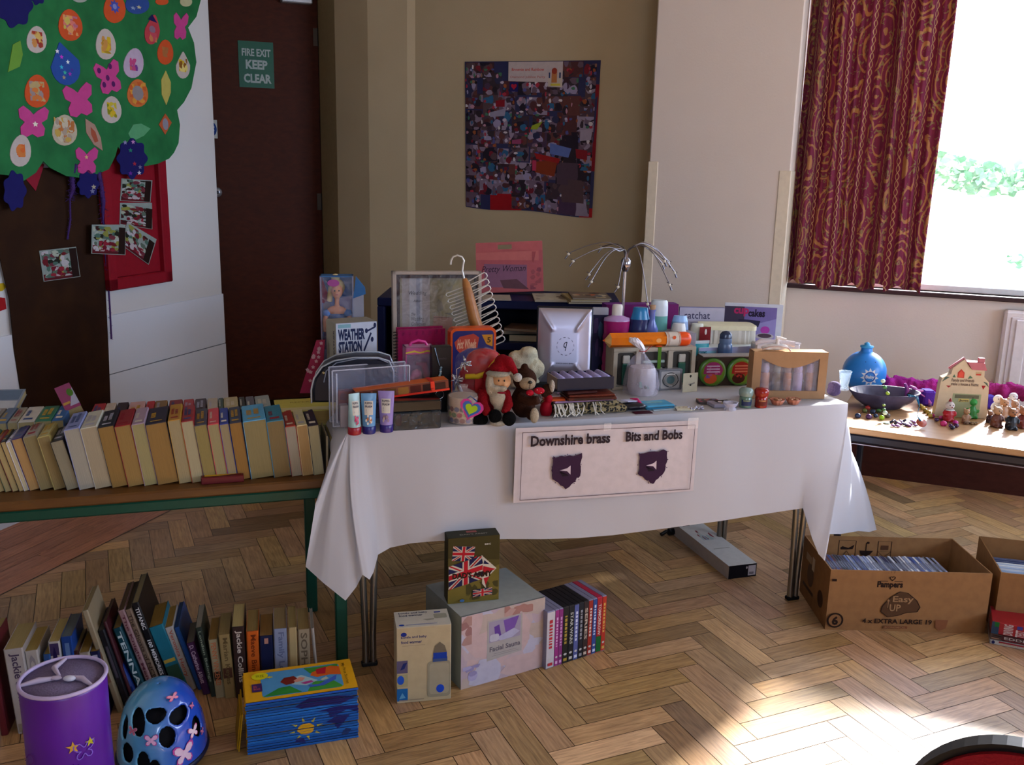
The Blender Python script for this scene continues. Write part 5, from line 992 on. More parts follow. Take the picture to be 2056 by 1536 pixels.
# ------------------------------------------------------------ open cartons of discs
def opencarton(P, yaw, W, D, H, label, draws, flapcut=0):
    t = thing('cardboard_box', label, 'box', P, yaw); th = .004; cb = mat('#85603c', .75, 'card', col2='#795535', scale=30); ci = mat('#6a4a30', .8, 'card')
    mb = MB(); mb.box(0, 0, 0, W, D, th, cb); mb.build('base', t)
    spec = {'front': ((0, 0, th), (W, th, H), ((0, 0, 0), (W, 0, 0), (0, 0, H))), 'back': ((0, D-th, th), (W, D, H), ((0, D-th, 0), (W, 0, 0), (0, 0, H))), 'left': ((0, th, th), (th, D-th, H), ((0, D, 0), (0, -D, 0), (0, 0, H))), 'right': ((W-th, th, th), (W, D-th, H), ((W, 0, 0), (0, D, 0), (0, 0, H)))}
    for k, (a, q, fr_) in spec.items():
        mb = MB(); mb.box(*a, *q, cb); mb.face(*fr_)
        if k in draws: draws[k](mb)
        mb.build('side_panel', t)
    return t
INK = '#221510'
def f_pa(m):
    m.tx('Pampers', .295, .70, .455, .835, INK, .05); m.pr(rect(.31, .83, .36, .84), INK); m.pr(rect(.40, .83, .45, .84), INK)
    h_ = heart(.385, .885, .040, asp=.36*1.15); [m.pr([(x*1., y) for x, y in r_], INK) for r_ in ringp(h_, .0035)]
    for a in (-.9, -.35, .2): m.pr([(.385+.03*math.sin(a), .93+.03*math.cos(a)), (.385+.042*math.sin(a), .96+.05*math.cos(a)), (.388+.042*math.sin(a), .95+.05*math.cos(a))], INK)
    bp = [(.335, .33), (.34, .42), (.39, .58), (.44, .67), (.49, .65), (.55, .53), (.575, .42), (.56, .34), (.50, .33), (.44, .27), (.38, .245)]
    m.pr(bp, '#4c3422'); [m.pr(r_, INK) for r_ in ringp(bp, .003)]; m.tx('Easy', .40, .47, .53, .60, '#8c6c4c', .02); m.tx('UP', .385, .345, .455, .46, '#8c6c4c', .02); m.pr(rect(.372, .40, .376, .52), '#8c6c4c'); m.pr([(.365, .51), (.374, .55), (.383, .51)], '#8c6c4c')
    m.tx('4 x EXTRA LARGE 19', .225, .135, .66, .215, INK, .03); m.pr(ngon(.055, .17, .052, .125, 24), INK); m.pr(ngon(.055, .17, .040, .10, 20), '#795535'); m.tx('6', .035, .09, .075, .24, INK, .05); m.pr([(.68, .22), (.76, .22), (.75, .08), (.715, .04), (.685, .09)], '#74482f'); m.pr(rect(.36, .055, .51, .10), '#6a4028'); m.tx('ECONOMICAL', .37, .062, .50, .092, '#8a6444'); m.pr(rect(.01, .82, .04, .86), INK)
def b_pa(m):
    for (x, w) in ((.235, .115), (.50, .09)): [m.pr(r_, INK) for r_ in ringp(rect(x, .55, x+w, .93), .002)]
    m.pr([(.245, .80), (.26, .83), (.30, .80), (.34, .86), (.33, .78), (.29, .77), (.25, .77)], INK); [m.pr(r_, INK) for r_ in ringp([(.24, .55), (.29, .75), (.34, .55), (.29, .75)], .0015)]
    m.pr([(.375, .76), (.39, .68), (.42, .66), (.45, .69), (.47, .76)], INK); m.pr(rect(.417, .74, .423, .9), INK); m.pr(ngon(.43, .9, .01, .02), INK); [m.pr(r_, INK) for r_ in ringp([(.50, .55), (.59, .75), (.50, .75), (.59, .55), (.54, .66)], .0015)]; m.pr(rect(.52, .78, .57, .86), '#4c3020')
def l_pa(m): m.pr(ngon(.35, .5, .12, .2), '#4c3422'); m.pr(ngon(.75, .35, .10, .14), '#3c2618'); m.pr(rect(.15, .68, .35, .8), '#9a8060'); m.pr(rect(.1, .2, .5, .26), '#3c2618'); m.pr(rect(.38, .62, .47, .84), '#b0a088')
pP = on(1656, 1264); pQ = on(1976, 1272); pW = (pQ-pP).length; pY = math.atan2((pQ-pP).y, (pQ-pP).x); pH = onwall(1672, 1144, pP, pQ-pP).z; pD = .30
PH = pH
opencarton(pP, pY, pW, pD, pH, 'open brown cardboard nappy box full of disc cases beside the table leg', {'front': f_pa, 'back': b_pa, 'left': l_pa})
def cds(P, yaw, n, W, y0, y1, z0, hC, group, lab, along='x', lean=.0):
    R = random.Random(17); u = V((math.cos(yaw), math.sin(yaw), 0)); v = V((-u.y, u.x, 0)); protos = []
    CC = ['#20284a', '#3a5aa0', '#181a24', '#8a9ac0', '#ccd0da', '#2c3c78', '#50242c', '#14161e', '#5a70a8', '#98a0b0', '#30344c']
    CN = ['navy', 'blue', 'black', 'pale blue', 'silver', 'deep blue', 'maroon', 'black', 'sky blue', 'grey', 'slate']
    t_ = W/n
    for i in range(n):
        k = R.randint(0, len(CC)-1)
        while len(protos) < len(CC):
            c = CC[len(protos)]; root = thing('disc_case', '', 'case', group=group)
            mb = MB(); mb.box(.0003, 0, 0, t_*.92, .142, .124, mat('#9aa4b8', .15, 'plastic'), .0008); mb.build('plastic_case', root)
            mb = MB(); mb.box(.0012, .003, .1237, t_*.92-.0012, .139, .1245, mat(c, .3)); mb.face((0, .003, .1245), (t_, 0, 0), (0, .136, 0)); mb.pr(rect(.3, .2, .7, .6), '#b0b4c0' if k % 2 else '#70788c'); mb.build('spine_label', root); protos.append(root)
        o = protos[k] if not protos[k].get('used') else copytree(protos[k])
        o['used'] = 1; o.location = P+u*(t_*i)+v*(y0+R.uniform(0, .006))+V((0, 0, z0+R.uniform(0, .004))); o.rotation_euler = (0, lean, yaw); o['label'] = '%s disc case, %s from the left in the %s' % (CN[k], ORD[i], lab)
    for p in protos:
        if not p.get('used'):
            for ch in list(p.children): bpy.data.objects.remove(ch)
            bpy.data.objects.remove(p)
cdH = onwall(1660, 1140, pP, pQ-pP).z
cds(pP+V((math.cos(pY), math.sin(pY), 0))*.008, pY, 44, pW*.80, .075, .2, .050, .12, 'disc cases in the nappy box', 'open nappy box')
# second carton at the right edge, torn front
qP = on(1992, 1270); qY = math.radians(-14)
def f_q(m): pass
t2 = opencarton(qP+V((.002, .004, 0)), qY, .40, .33, onwall(1992, 1150, qP, V((1, 0, 0))).z, 'second open cardboard box with stacked white booklets at the right edge', {})
z = .07; qu = V((math.cos(qY), math.sin(qY), 0)); qv = V((-qu.y, qu.x, 0)); z0_ = z
# small film cases upright inside it
R = random.Random(2)
for k in range(14):
    c = ['#d4dce4', '#b8d0e0', '#dce0e4', '#a8bcd8', '#c8d4dc', '#3a4a70'][R.randint(0, 5) if k < 11 else 5]
    mb = MB(); mb.box(0, 0, 0, .30+R.uniform(-.01, .01), .0075, .185+R.uniform(-.004, .004), mat(c, .3), .001)
    mb.build('booklet', loc=qP+qu*.02+qv*(.03+.0125*k)+V((0, 0, .008)), yaw=qY, label='pale booklet standing in the second cardboard box, %s from its torn front' % ORD[k], cat='booklet', group='booklets in the second cardboard box')
# film cases lying in front of it
vP = on(1986, 1292, 0); vY = math.radians(-23); z = 0
VS = [('#8a8684', .016, 'white', lambda m: (m.pr(rect(.02, .1, .98, .95), '#a8a4a0'), m.pr(ngon(.04, .5, .018, .38), '#20244c'), m.pr(rect(.10, .55, .9, .9), '#8a2c34'), m.tx('Peter Kay Live', .12, .15, .7, .6, '#a89c74', .02))),
      ('#3a1418', .020, 'dark maroon', lambda m: (m.pr(rect(.0, .0, .12, 1), '#4c3c34'), m.blobs(['#8c6c58', '#2c1c1c'], 5, .01, .1, .12, .9, .1, 2), m.tx('EDDIE', .15, .35, .42, .80, '#a89c98', .02), m.tx('GREASED', .16, .1, .4, .24, '#8c3034'))),
      ('#8c1c24', .042, 'red', lambda m: (m.pr(rect(0, 0, .08, 1), '#2c3c50'), m.pr(rect(.03, .6, .08, 1), '#1c5c2c'), m.tx('DRIVING', .13, .08, .235, .95, '#b8a8a8', .03, rot=90), m.tx('TEST', .26, .05, .37, .62, '#b8a8a8', .03, rot=90), m.pr(rect(.27, .68, .33, .95), '#3c3c80'), m.pr(rect(.40, .5, .55, .9), '#3c5890')))]
for k, (c, h, nm, fn) in enumerate(VS):
    mb = MB(); mb.box(0, 0, 0, .27, .125, h, mat(c, .35), .002); mb.face((0, 0, 0), (.27, 0, 0), (0, 0, h)); fn(mb)
    mb.build('video_case', loc=vP+V((0, 0, z)), yaw=vY, label=['white video case at the bottom of the pile by the right edge', 'dark maroon video case in the middle of the pile lettered EDDIE', 'red video case on top of the pile lettered DRIVING TEST'][k], cat='case', group='video cases piled by the second cardboard box'); z += h+.001
# ------------------------------------------------------------ goods on the long table
def tpt(px, v, h=0.): return colpt(px, tp(0, v, h), tu)
def tbase(px, w, z=0.): return tpt(px, w, z) if w < 5 else on(px, w, TH+z)
def tbox(name, xL, xR, w, yTop, depth, faces, label, cat, body, dy=0., z=0., rough=.5, group=None, b=.0015, H=None, parent=None):
    P = tbase(xL, w, z+.0008); yaw = TY+dy; d = V((math.cos(yaw), math.sin(yaw), 0)); W = (colpt(xR, P, d)-P).length
    H = rowpt(yTop, P).z-P.z if H is None else H
    return carton(name, None, None, None, depth, faces, label, cat, P=P, W=W, H=H, yaw=yaw, mats={'body': body, 'rough': rough}, group=group, b=b)
class LPx:
    """local drawing plane at a spot on a surface: f(px, py, depth) -> local x, y, z in metres"""
    def __init__(s, px, py, P=None, z=TH): s.P = P if P is not None else on(px, py, z); s.px, s.py = proj(s.P); s.s = _cam(s.P-CAM).z/F
    def __call__(s, px, py, y=0.): return V(((px-s.px)*s.s, y, (s.py-py)*s.s*1.02))
    def r(s, n): return n*s.s
def win(m, x0, y0, x1, y1, c='#3a3430'): m.pr(rect(x0, y0, x1, y1), c)
# tubes
for (xc, yb, yt, cap, bod, bod2, nm, fc, wtop, tw) in ((712, 871, 789, '#8c1224', '#8fb0b4', '#c8ccc4', 'pale tube with red cap', ['#a83058', '#c05070', '#9c2440'], 24, .55), (741, 869, 789, '#141c6a', '#5a8cb8', '#b8ccd0', 'blue tube with dark blue cap', ['#8c5a3c', '#c8c0b4', '#b8703c', '#d8d4c8'], 31, .05), (776, 866, 784, '#2c1c6e', '#8a78b4', '#c0b8cc', 'lilac tube with violet cap', ['#8c7484', '#b8a8a0', '#6a5470'], 33, -.05)):
    P = on(xc, yb, TH+.001); q = LPx(0, 0, P); w = q.r(13.5); H = q(xc, yt).z; t = thing('hand_cream_tube', nm+' standing at the left front of the table', 'tube', P, tw+TY*.3, 'hand cream tubes in a row')
    mb = MB(); mb.lathe([(w*.95, 0), (w, .002), (w, .020), (w*.92, .022)], mat(cap, .3), 24); mb.build('cap', t)
    mb = MB(); rings = []; h0 = .0225; wt = q.r(wtop/2.)
    for k in range(13):
        s = k/12; rx = w*.95*(1-s)+wt*s; ry = w*.95*(1-s)**.8+.0012*s; rings.append([(rx*math.cos(2*PI*i/28), ry*math.sin(2*PI*i/28), h0+(H-h0)*s) for i in range(28)])
    mb.loft(rings, mat(bod, .3)); mb.add([], [], mat(bod2, .3))
    def tf(x, z): s = z; rx = w*.95*(1-s)+wt*s; ry = w*.95*(1-s)**.8+.0012*s; a = math.asin(max(-1, min(1, (x-.5)*2*.82))); return V((rx*math.sin(a), -ry*math.cos(a)-.0006, h0+(H-h0)*z))
    _n = [0]
    def wp(poly, c): _n[0] += 1; mb.add([tf(x, z)+V((0, -.00015*_n[0], 0)) for x, z in poly], [tuple(range(len(poly)))], mat(c, .4))
    for i in range(6): x0_, x1_ = .14+i*.12, .14+(i+1)*.12; wp([(x0_, .36), (x1_, .36), (x1_, .78), (x0_, .78)], '#c0bcb0')
    _n[0] = 3
    for row, (tx_, z0_, z1_) in enumerate((('PUPPER', .68, .75), ('FRARM', .58, .65))):
        vs2, fs2 = textpolys(tx_, .02); mb.add([tf(.2+a*.6, z0_+b_*(z1_-z0_))+V((0, -.0008, 0)) for a, b_ in vs2], fs2, mat('#3a3c50', .5))
    for zz in (.52, .48, .44): wp([(.25, zz), (.75, zz), (.75, zz+.015), (.25, zz+.015)], '#8a8890'); 
    R = random.Random(xc)
    for k in range(12): cx_, cz_ = R.uniform(.25, .75), R.uniform(.10, .34); wp([(cx_+.09*math.cos(j), cz_+.05*math.sin(j)) for j in range(6)], R.choice(fc))
    mb.build('tube_body', t)
# dark translucent box, long orange chocolate box resting on it
dP = on(790, 866, TH); 
t = thing('storage_box', 'small smoky grey plastic box with black lid at the table front', 'box', tbase(788, 866), TY)
d_ = tu; W = (colpt(886, tbase(788, 866), tu)-tbase(788, 866)).length; H = rowpt(807, tbase(788, 866)).z-TH
smk = mat('#2c3236', .12, 'clear', alpha=.72)
mb = MB(); mb.box(0, 0, 0, W, .085, H*.62, smk, .004); mb.face((0, 0, 0), (W, 0, 0), (0, 0, H*.62)); mb.build('tray', t)
mb = MB(); mb.box(.012, .01, .012, .028, .03, H*.5, mat('#7a1c44', .4)); mb.box(.05, .01, .012, .075, .03, H*.45, mat('#5a5c60', .4)); mb.box(.09, .01, .012, .12, .03, H*.5, mat('#4a4c50', .4)); mb.build('contents', t)
mb = MB(); mb.box(-.001, -.001, H*.62, W+.001, .087, H, mat('#0e1012', .2), .004); mb.build('lid', t); dbH = H
P = tbase(716, 858)+V((0, 0, dbH+.001)); P = colpt(716, tp(0, .035, dbH-.007), tu); W = (colpt(902, P, ang(math.degrees(TY)+3))-P).length
def f_or(m):
    for k in range(7): m.pr(rect(.04+k*.135, .12, .155+k*.135, .88), ['#3c1c14', '#4a2a14', '#5a3c18', '#8a5c28', '#4c1c14', '#2c1410', '#3a2018'][k])
t = thing('chocolate_box', 'long orange gift box of chocolates tied with red ribbon', 'box', P, rot=(0, -.075, TY+math.radians(3))); h_ = .030
mb = MB(); mb.box(0, 0, 0, W, .055, h_, mat('#6a2c1c', .3), .001); mb.face((0, 0, 0), (W, 0, 0), (0, 0, h_)); f_or(mb); mb.face((0, 0, h_), (W, 0, 0), (0, .055, 0)); mb.pr(rect(0, 0, 1, 1), '#c4602c'); mb.pr(rect(0, 0, 1, .08), '#a88878'); mb.build('carton', t)
mb = MB(); rb = mat('#c8240c', .3); x_ = W*.80; mb.box(x_, -.002, -.0, x_+.012, -.001, h_+.001, rb); mb.box(x_-.0, -.002, h_+.001, x_+.012, .056, h_+.002, rb); mb.box(W*.32, -.003, -.0, W+.001, -.0012, .006, rb); mb.box(x_+.002, -.004, .004, x_+.010, -.002, .012, rb); mb.build('ribbon', t)
# small silver box, tall clear case, navy vinyl bag
tbox('trinket_box', 684, 700, .06, 815, .03, {}, 'tiny silver box between the clear case and the tubes', 'box', '#9a9096', rough=.25)
P = tpt(669, .075, .001); yw_ = TY+.06; d = V((math.cos(yw_), math.sin(yw_), 0)); W = (colpt(822, P, d)-P).length; H = rowpt(745, P).z-P.z
t = thing('plastic_case', 'tall clear plastic display case standing at the left end of the table', 'case', P, yw_)
mb = MB(); D_ = .055; cp = mat('#9aa0b8', .12, 'clear', alpha=.24); cpe = mat('#b8bccc', .2, 'clear', alpha=.75)
mb.prism([(0, 0), (W, 0), (W, H*1.03), (0, H)], 0, D_, cp, 'y'); mb.build('shell', t)
mb = MB()
for (a, q) in (((0, 0), (0, H)), ((0, H), (W, H*1.03)), ((W, H*1.03), (W, 0)), ((0, 0), (W, 0))):
    for yy in (0, D_): mb.tube([(a[0], yy, a[1]), (q[0], yy, q[1])], .0022, cpe, 6)
mb.tube([(.012, 0, .01), (.012, 0, H*.95)], .003, cpe, 6); mb.build('rim', t)
mb = MB(); mb.box(.02, .02, .01, W-.015, .035, H*.62, mat('#5c2c34', .5)); mb.face((.02, .02, .01), (W-.035, 0, 0), (0, 0, H*.6)); mb.pr([(.0, .9), (.45, 1), (.45, .55), (.0, .5)], '#8a3c34'); mb.pr(rect(.15, .3, .45, .62), '#30141c'); mb.pr(rect(.58, .35, .9, .9), '#40202c'); mb.blobs(['#6a3440', '#4a4454', '#7a4a40'], 12, .02, .02, .98, .98, .12, 4); mb.build('contents', t)
P = tpt(634, .20, .001); q = LPx(0, 0, P); P = tpt(700, .19, .001); q = LPx(0, 0, P)
t = thing('toiletry_bag', 'navy vinyl wash bag with silver piping behind the clear case', 'bag', P, .12)
def bagring(y, k=1.): return [q(px, py, y) for px, py in ((630, 802), (630, 776), (636, 753), (652, 731), (676, 719), (715, 713), (760, 713), (782, 720), (790, 740), (790, 802))]
mb = MB(); nv_ = mat('#0a0f22', .35)
def sh(r, f_): c_ = sum(r, V((0, 0, 0)))/len(r); return [V((c_.x+(p.x-c_.x)*f_, p.y, max(.002, c_.z+(p.z-c_.z)*f_))) for p in r]
mb.loft([sh(bagring(-.045), .9), bagring(-.03), bagring(.04), sh(bagring(.055), .9)], nv_, True); mb.build('body', t)
mb = MB()
for yy in (-.038, .047): mb.tube([v for v in bagring(yy)], .0028, mat('#a8b0bc', .2, 'piping', .4), 8)
mb.build('piping', t)
mb = MB(); mb.tube([q(px, py, -.046) for px, py in ((655, 760), (660, 738), (680, 722), (720, 714), (762, 714), (780, 722))], .0018, mat('#7c8494', .2), 6); mb.ell(q(655, 742, -.045), .005, mat('#a89870', .2, 'brass', .9)); mb.build('zip', t)
# pink floral folder leaning, weather station, doll box
tl = tpt(622, .50, .001); ql = LPx(0, 0, tl)
mb = MB(); mb.prism([(ql(602, 772).x, .0), (ql(645, 772).x, 0), (ql(654, 684).x, ql(0, 684).z), (ql(637, 685).x, ql(0, 685).z)], 0, .02, mat('#9c2c4c', .5), 'y')
R = random.Random(3)
for k in range(14): s = R.random(); cx_ = ql(608+34*s, 0).x+R.uniform(0, .03)*(1-s*.4); cz_ = ql(0, 765-76*s).z; mb.add([(cx_+x, -.0008, cz_+z) for x, z in star(0, 0, .007, .004, 5)], [tuple(range(10))], mat('#c8a0a8', .5))
mb.build('floral_folder', loc=tl, yaw=.1, label='pink folder with pale flowers leaning at the left end of the table', cat='folder')
def f_ws(m):
    m.pr(rect(.05, .935, .36, .985), '#7aa0a8'); m.tx('WEATHER\nSTATION', .05, .60, .70, .92, '#20284a', .05); c = '#24284a'
    for r_ in ([(.66, .62), (.84, .86), (.87, .84), (.69, .60)], [(.72, .88), (.96, .94), (.96, .915), (.73, .855)]): m.pr(r_, c)
    for (x, y) in ((.95, .95), (.74, .88), (.88, .76), (.62, .58)): m.pr(ngon(x, y, .035, .035, 10), c)
    m.pr(rect(.3, .05, .9, .2), '#8a94b4')
tbox('weather_station_box', 677, 758, .42, 650, .10, {'front': f_ws, 'left': lambda m: (m.pr(rect(0, 0, 1, 1), '#9a9684'), m.tx('PROJECT WEATHER', .72, .1, .9, .9, '#3c3c44', .03, rot=90)), 'top': lambda m: m.pr(rect(0, 0, 1, 1), '#8c8678')}, 'white box lettered Weather Station with a drawn wind gauge', 'box', '#b8bcc8', dy=.20)
P = tpt(647, .60, .001); q = LPx(0, 0, P); W = (colpt(712, P, ang(8))-P).length; H = rowpt(554, P).z-P.z
t = thing('doll_box', 'window box holding a blonde doll in a blue dress at the back left', 'box', P, math.radians(8))
mb = MB(); mb.box(0, .06, 0, W, .064, H, mat('#1c4c8c', .4)); mb.box(0, 0, 0, .003, .06, H, mat('#8a7c90', .4)); mb.box(W-.003, 0, 0, W, .06, H, mat('#7c8098', .4)); mb.box(0, 0, 0, W, .064, .004, mat('#4a3c6c')); mb.prism([(0, H-.004), (W, H-.004), (W, H), (0, H)], 0, .064, mat('#2c5c90', .4), 'y')
mb.face((.003, .0595, 0), (W-.006, 0, 0), (0, 0, H)); mb.pr(rect(0, 0, 1, .8), '#6c78ac'); mb.pr([(.5, .0), (1, .0), (1, .8), (.5, .78)], '#9a90b8'); mb.pr([(0, .98), (.25, .78), (.1, .72), (0, .74)], '#8c1c3c'); mb.blobs(['#5a3c64', '#8a7c88'], 8, 0, .3, .25, .75, .1, 2)
mb.build('carton', t)
mb = MB(); mb.box(W, .001, H*.0, W+.035, .003, H*.86, mat('#8c8c98', .4)); mb.prism([(W, H*.80), (W+.042, H*.84), (W+.04, H*.90), (W+.01, H)], .0, .004, mat('#245c90', .4), 'y'); mb.build('side_flap', t)
dK = 1.22; dx = W*.50; hz = H*.855
class DB(MB):
    def __init__(s): MB.__init__(s); s.T = Matrix.Translation((dx, .004, hz)) @ Matrix.Diagonal((dK, .92, dK, 1)) @ Matrix.Translation((-dx, 0, -hz))
sk = mat('#c88a6c', .5)
mb = DB(); mb.ell((dx, .03, hz), (.017, .016, .021), sk); mb.tube([(dx, .03, hz-.015), (dx-.001, .032, hz-.045)], .007, sk, 10); mb.ell((dx-.002, .034, hz-.055), (.028, .014, .014), sk)
for s_ in (-1, 1): mb.tube([(dx+s_*.027, .034, hz-.055), (dx+s_*.036, .03, hz-.085), (dx+s_*.036, .026, hz-.115)], [.008, .0065, .005], sk, 8)
dl_ = mb.build('doll', t, remesh=.0025)
mb = DB(); mb.ell((dx, .040, hz+.010), (.022, .016, .024), mat('#c8b078', .5)); mb.ell((dx-.004, .036, hz+.036), (.012, .012, .012), mat('#d0bc88', .5)); mb.tube([(dx-.016, .042, hz+.01), (dx-.022, .045, hz-.03)], .008, mat('#c8b078', .5), 8); mb.build('hair', dl_)
mb = DB(); mb.lathe([(.014, hz-.14), (.021, hz-.10), (.024, hz-.068), (.019, hz-.064)], mat('#1f447c', .35), 20, o=(dx-.002, .034, 0), sy=.6); mb.lathe([(.034, hz-.24), (.034, hz-.20), (.016, hz-.14)], mat('#28508c', .35), 20, o=(dx, .036, 0), sy=.5)
for s_ in (-1, 1): mb.ell((dx+s_*.029, .033, hz-.062), (.012, .011, .011), mat('#3c6cb0', .35))
mb.build('dress', dl_)
mb = DB(); [mb.ell((dx+s_*.006, .0142, hz+.002), (.0022, .001, .0022), BLACK, 8, 6) for s_ in (-1, 1)]; mb.ell((dx, .0150, hz-.009), (.004, .001, .0015), mat('#a83048', .4), 8, 6); mb.build('face_features', dl_)
mb = MB(); mb.prism([(dx-.010+.020*math.cos(a*PI/9), hz+.031+.012*math.sin(a*PI/9)) for a in range(18)], -.0015, 0.0, mat('#9a3c88', .3), 'y'); mb.build('logo_oval', t)
mb = MB(); mb.box(.003, -.0004, .004, W-.003, .0, H-.004, mat('#dfe4f0', .05, 'clear', alpha=.05)); mb.build('window_film', t)
# big framed album box
def f_fr(m):
    pass
P = tpt(790, .60, .001); yw_ = TY-.10; d = V((math.cos(yw_), math.sin(yw_), 0)); W = (colpt(966, P, d)-P).length; H = rowpt(546, P).z-P.z
t = thing('frame_box', 'large cream framed wedding album box leaning at the back of the table', 'frame', P, rot=(-.06, 0, yw_)); crm = mat('#a8998c', .5)
mb = MB()
for (a, c_, e, f_) in ((0, 0, .014, H), (W-.012, 0, W, H), (0, H-.012, W, H), (0, 0, W, .014)): mb.box(a, 0, c_, e, .06, f_, crm, .002)
mb.build('frame', t)
mb = MB(); 
for (a, c_, e, f_) in ((.015, .015, .026, H-.013), (W-.022, .015, W-.0125, H-.013), (.026, H-.024, W-.022, H-.0125)): mb.box(a, .008, c_, e, .05, f_, mat('#3c2a28', .5))
mb.build('inner_border', t)
mb = MB(); mb.box(.026, .022, .015, W-.022, .028, H-.024, mat('#8c8068', .5)); mb.face((.026, .022, .015), (W-.048, 0, 0), (0, 0, H-.039)); mb.pr(rect(.03, 0, .40, 1), '#9a8f8c'); mb.pr(rect(.13, 0, .30, 1), '#a8a4a8'); mb.pr(rect(.22, 0, .27, 1), '#8c8c98'); mb.pr([(.40, .0), (.72, 0), (.7, .6), (.45, .62)], '#9a7464'); mb.pr(rect(.45, .60, .66, .605), '#5a4038'); mb.blobs(['#84785a', '#968864', '#7c705c'], 10, .5, .62, .98, .98, .14, 4)
mb.tx('Wedding', .12, .82, .36, .87, '#4a4448', 0, .3); mb.tx('Album', .18, .76, .30, .785, '#6a6468', 0, .3); mb.tx('the\nWedding\nCollection', .15, .52, .34, .66, '#6a6468', 0, .2); mb.build('album_cover', t)
mb = MB(); mb.box(.015, .004, .015, W-.013, .0055, H-.013, mat('#e8eef0', .04, 'clear', alpha=.03)); mb.build('window_film', t)
# pink spiral notebooks
def f_nb(m):
    m.pr(rect(0, 0, 1, 1), '#8c0c44')
    for i in range(7):
        for j in range(5): m.lay -= 1; m.pr([(x*.05+.08+i*.14, y*.07+.1+j*.2) for x, y in ((0, 0), (1, .3), (1.2, 1), (0, 1.2))], '#b42c68')
for k, (a, q_, yt, v) in enumerate(((800, 893, 657, .42), (797, 888, 652, .465))):
    t = thing('spiral_notebook', ['front pink spiral notebook with printed cover standing behind the toy box', 'rear dark pink spiral notebook standing just behind the other notebook'][k], 'notebook', tpt(a, v, .001), TY+.05, 'pink spiral notebooks'); P = tpt(a, v, .001); W = (colpt(q_, P, ang(math.degrees(TY)+3))-P).length; H = rowpt(yt+6, P).z-P.z
    mb = MB(); mb.box(0, 0, 0, W, .012, H, mat('#8c0c44', .4), .001); mb.face((0, 0, 0), (W, 0, 0), (0, 0, H)); f_nb(mb); mb.build('cover', t)
    mb = MB(); [mb.tube([(-.004+.006*math.cos(a2), .006+.008*math.sin(a2), .012+j*.0105) for a2 in [i*PI/4 for i in range(8)]], .0010, BLACK, 5, closed=True) for j in range(int(H/.0105)-1)]; mb.build('spiral_binding', t)
# pink toy box with a plush toy, black key ring box
P = tpt(815, .20, .001); yw_ = TY; W = (colpt(872, P, tu)-P).length; H = rowpt(698, P).z-P.z
t = thing('toy_box', 'pink window box with handle holding a pink toy', 'box', P, yw_); pk = mat('#a84a78', .4)
mb = MB(); mb.box(0, .05, 0, W, .053, H, mat('#7c2c60', .4)); mb.box(0, 0, 0, .003, .05, H, pk); mb.box(W-.003, 0, 0, W, .05, H, mat('#c07c60', .4)); mb.box(0, 0, H-.003, W, .05, H, mat('#b87ca0', .4)); mb.box(0, 0, 0, W, .05, .004, pk); mb.box(0, 0, 0, W, .002, .01, pk); mb.box(.0, 0, H-.022, W, .002, H, pk); mb.face((0, 0, H-.022), (W, 0, 0), (0, 0, .022)); mb.pr([(0, .1), (.3, .3), (.5, .1), (.75, .3), (1, .1), (1, .35), (.75, .55), (.5, .3), (.3, .55), (0, .3)], '#c0a83c'); mb.build('carton', t)
mb = MB(); mb.tube([(W*.2, .03, H), (W*.26, .03, H+.010), (W*.5, .03, H+.016), (W*.74, .03, H+.010), (W*.8, .03, H)], .0045, mat('#c02478', .3), 8); mb.build('handle', t)
mb = MB(); c_ = mat('#c0688c', .35); mb.ell((W*.42, .026, H*.55), (.018, .014, .017), c_); mb.ell((W*.26, .022, H*.50), (.011, .010, .009), c_); mb.tube([(W*.5, .028, H*.5), (W*.56, .03, H*.12)], [.010, .016], c_, 10); mb.build('toy', t, remesh=.0022)
mb = MB(); mb.tube([(W*.4, .03, H*.72), (W*.7, .032, H*.7), (W*.85, .03, H*.45), (W*.75, .028, H*.2)], [.006, .012, .011, .004], mat('#8c2c4c', .6), 8); mb.build('toy_mane', t)
mb = MB(); mb.box(.003, 0.0005, .01, W-.003, .001, H-.022, mat('#e8dcec', .05, 'clear', alpha=.09)); mb.build('window_film', t)
P = tpt(867, .17, .001); W = (colpt(906, P, tu)-P).length; H = rowpt(697, P).z-P.z
t = thing('gift_box', 'black box with a glittering key ring charm hanging on its front', 'box', P, TY)
mb = MB(); mb.box(0, 0, 0, W, .035, H, mat('#0c0c10', .35), .001); mb.face((0, 0, 0), (W, 0, 0), (0, 0, H)); mb.tx('Jewellery', .3, .80, .75, .84, '#4a4850', 0, .3); mb.build('carton', t)
mb = MB(); mb.tube([(W*.12, -.002, H*.99), (W*.36, -.005, H*.72)], .0022, mat('#5c6c78', .2, 'chain', .8), 6); mb.tube([(W*(.38)+.013*math.cos(a*PI/8), -.005, H*.28+.013*math.sin(a*PI/8)) for a in range(16)], .0011, CHROME, 6, closed=True)
R = random.Random(2); [mb.ell((W*.40+R.uniform(-.004, .004), -.006, H*(.45+.03*k)), (.004, .003, .004), mat(R.choice(['#a8c8d0', '#c8d4d8', '#88a8b8']), .1), 6, 5) for k in range(9)]; mb.build('charm', t)
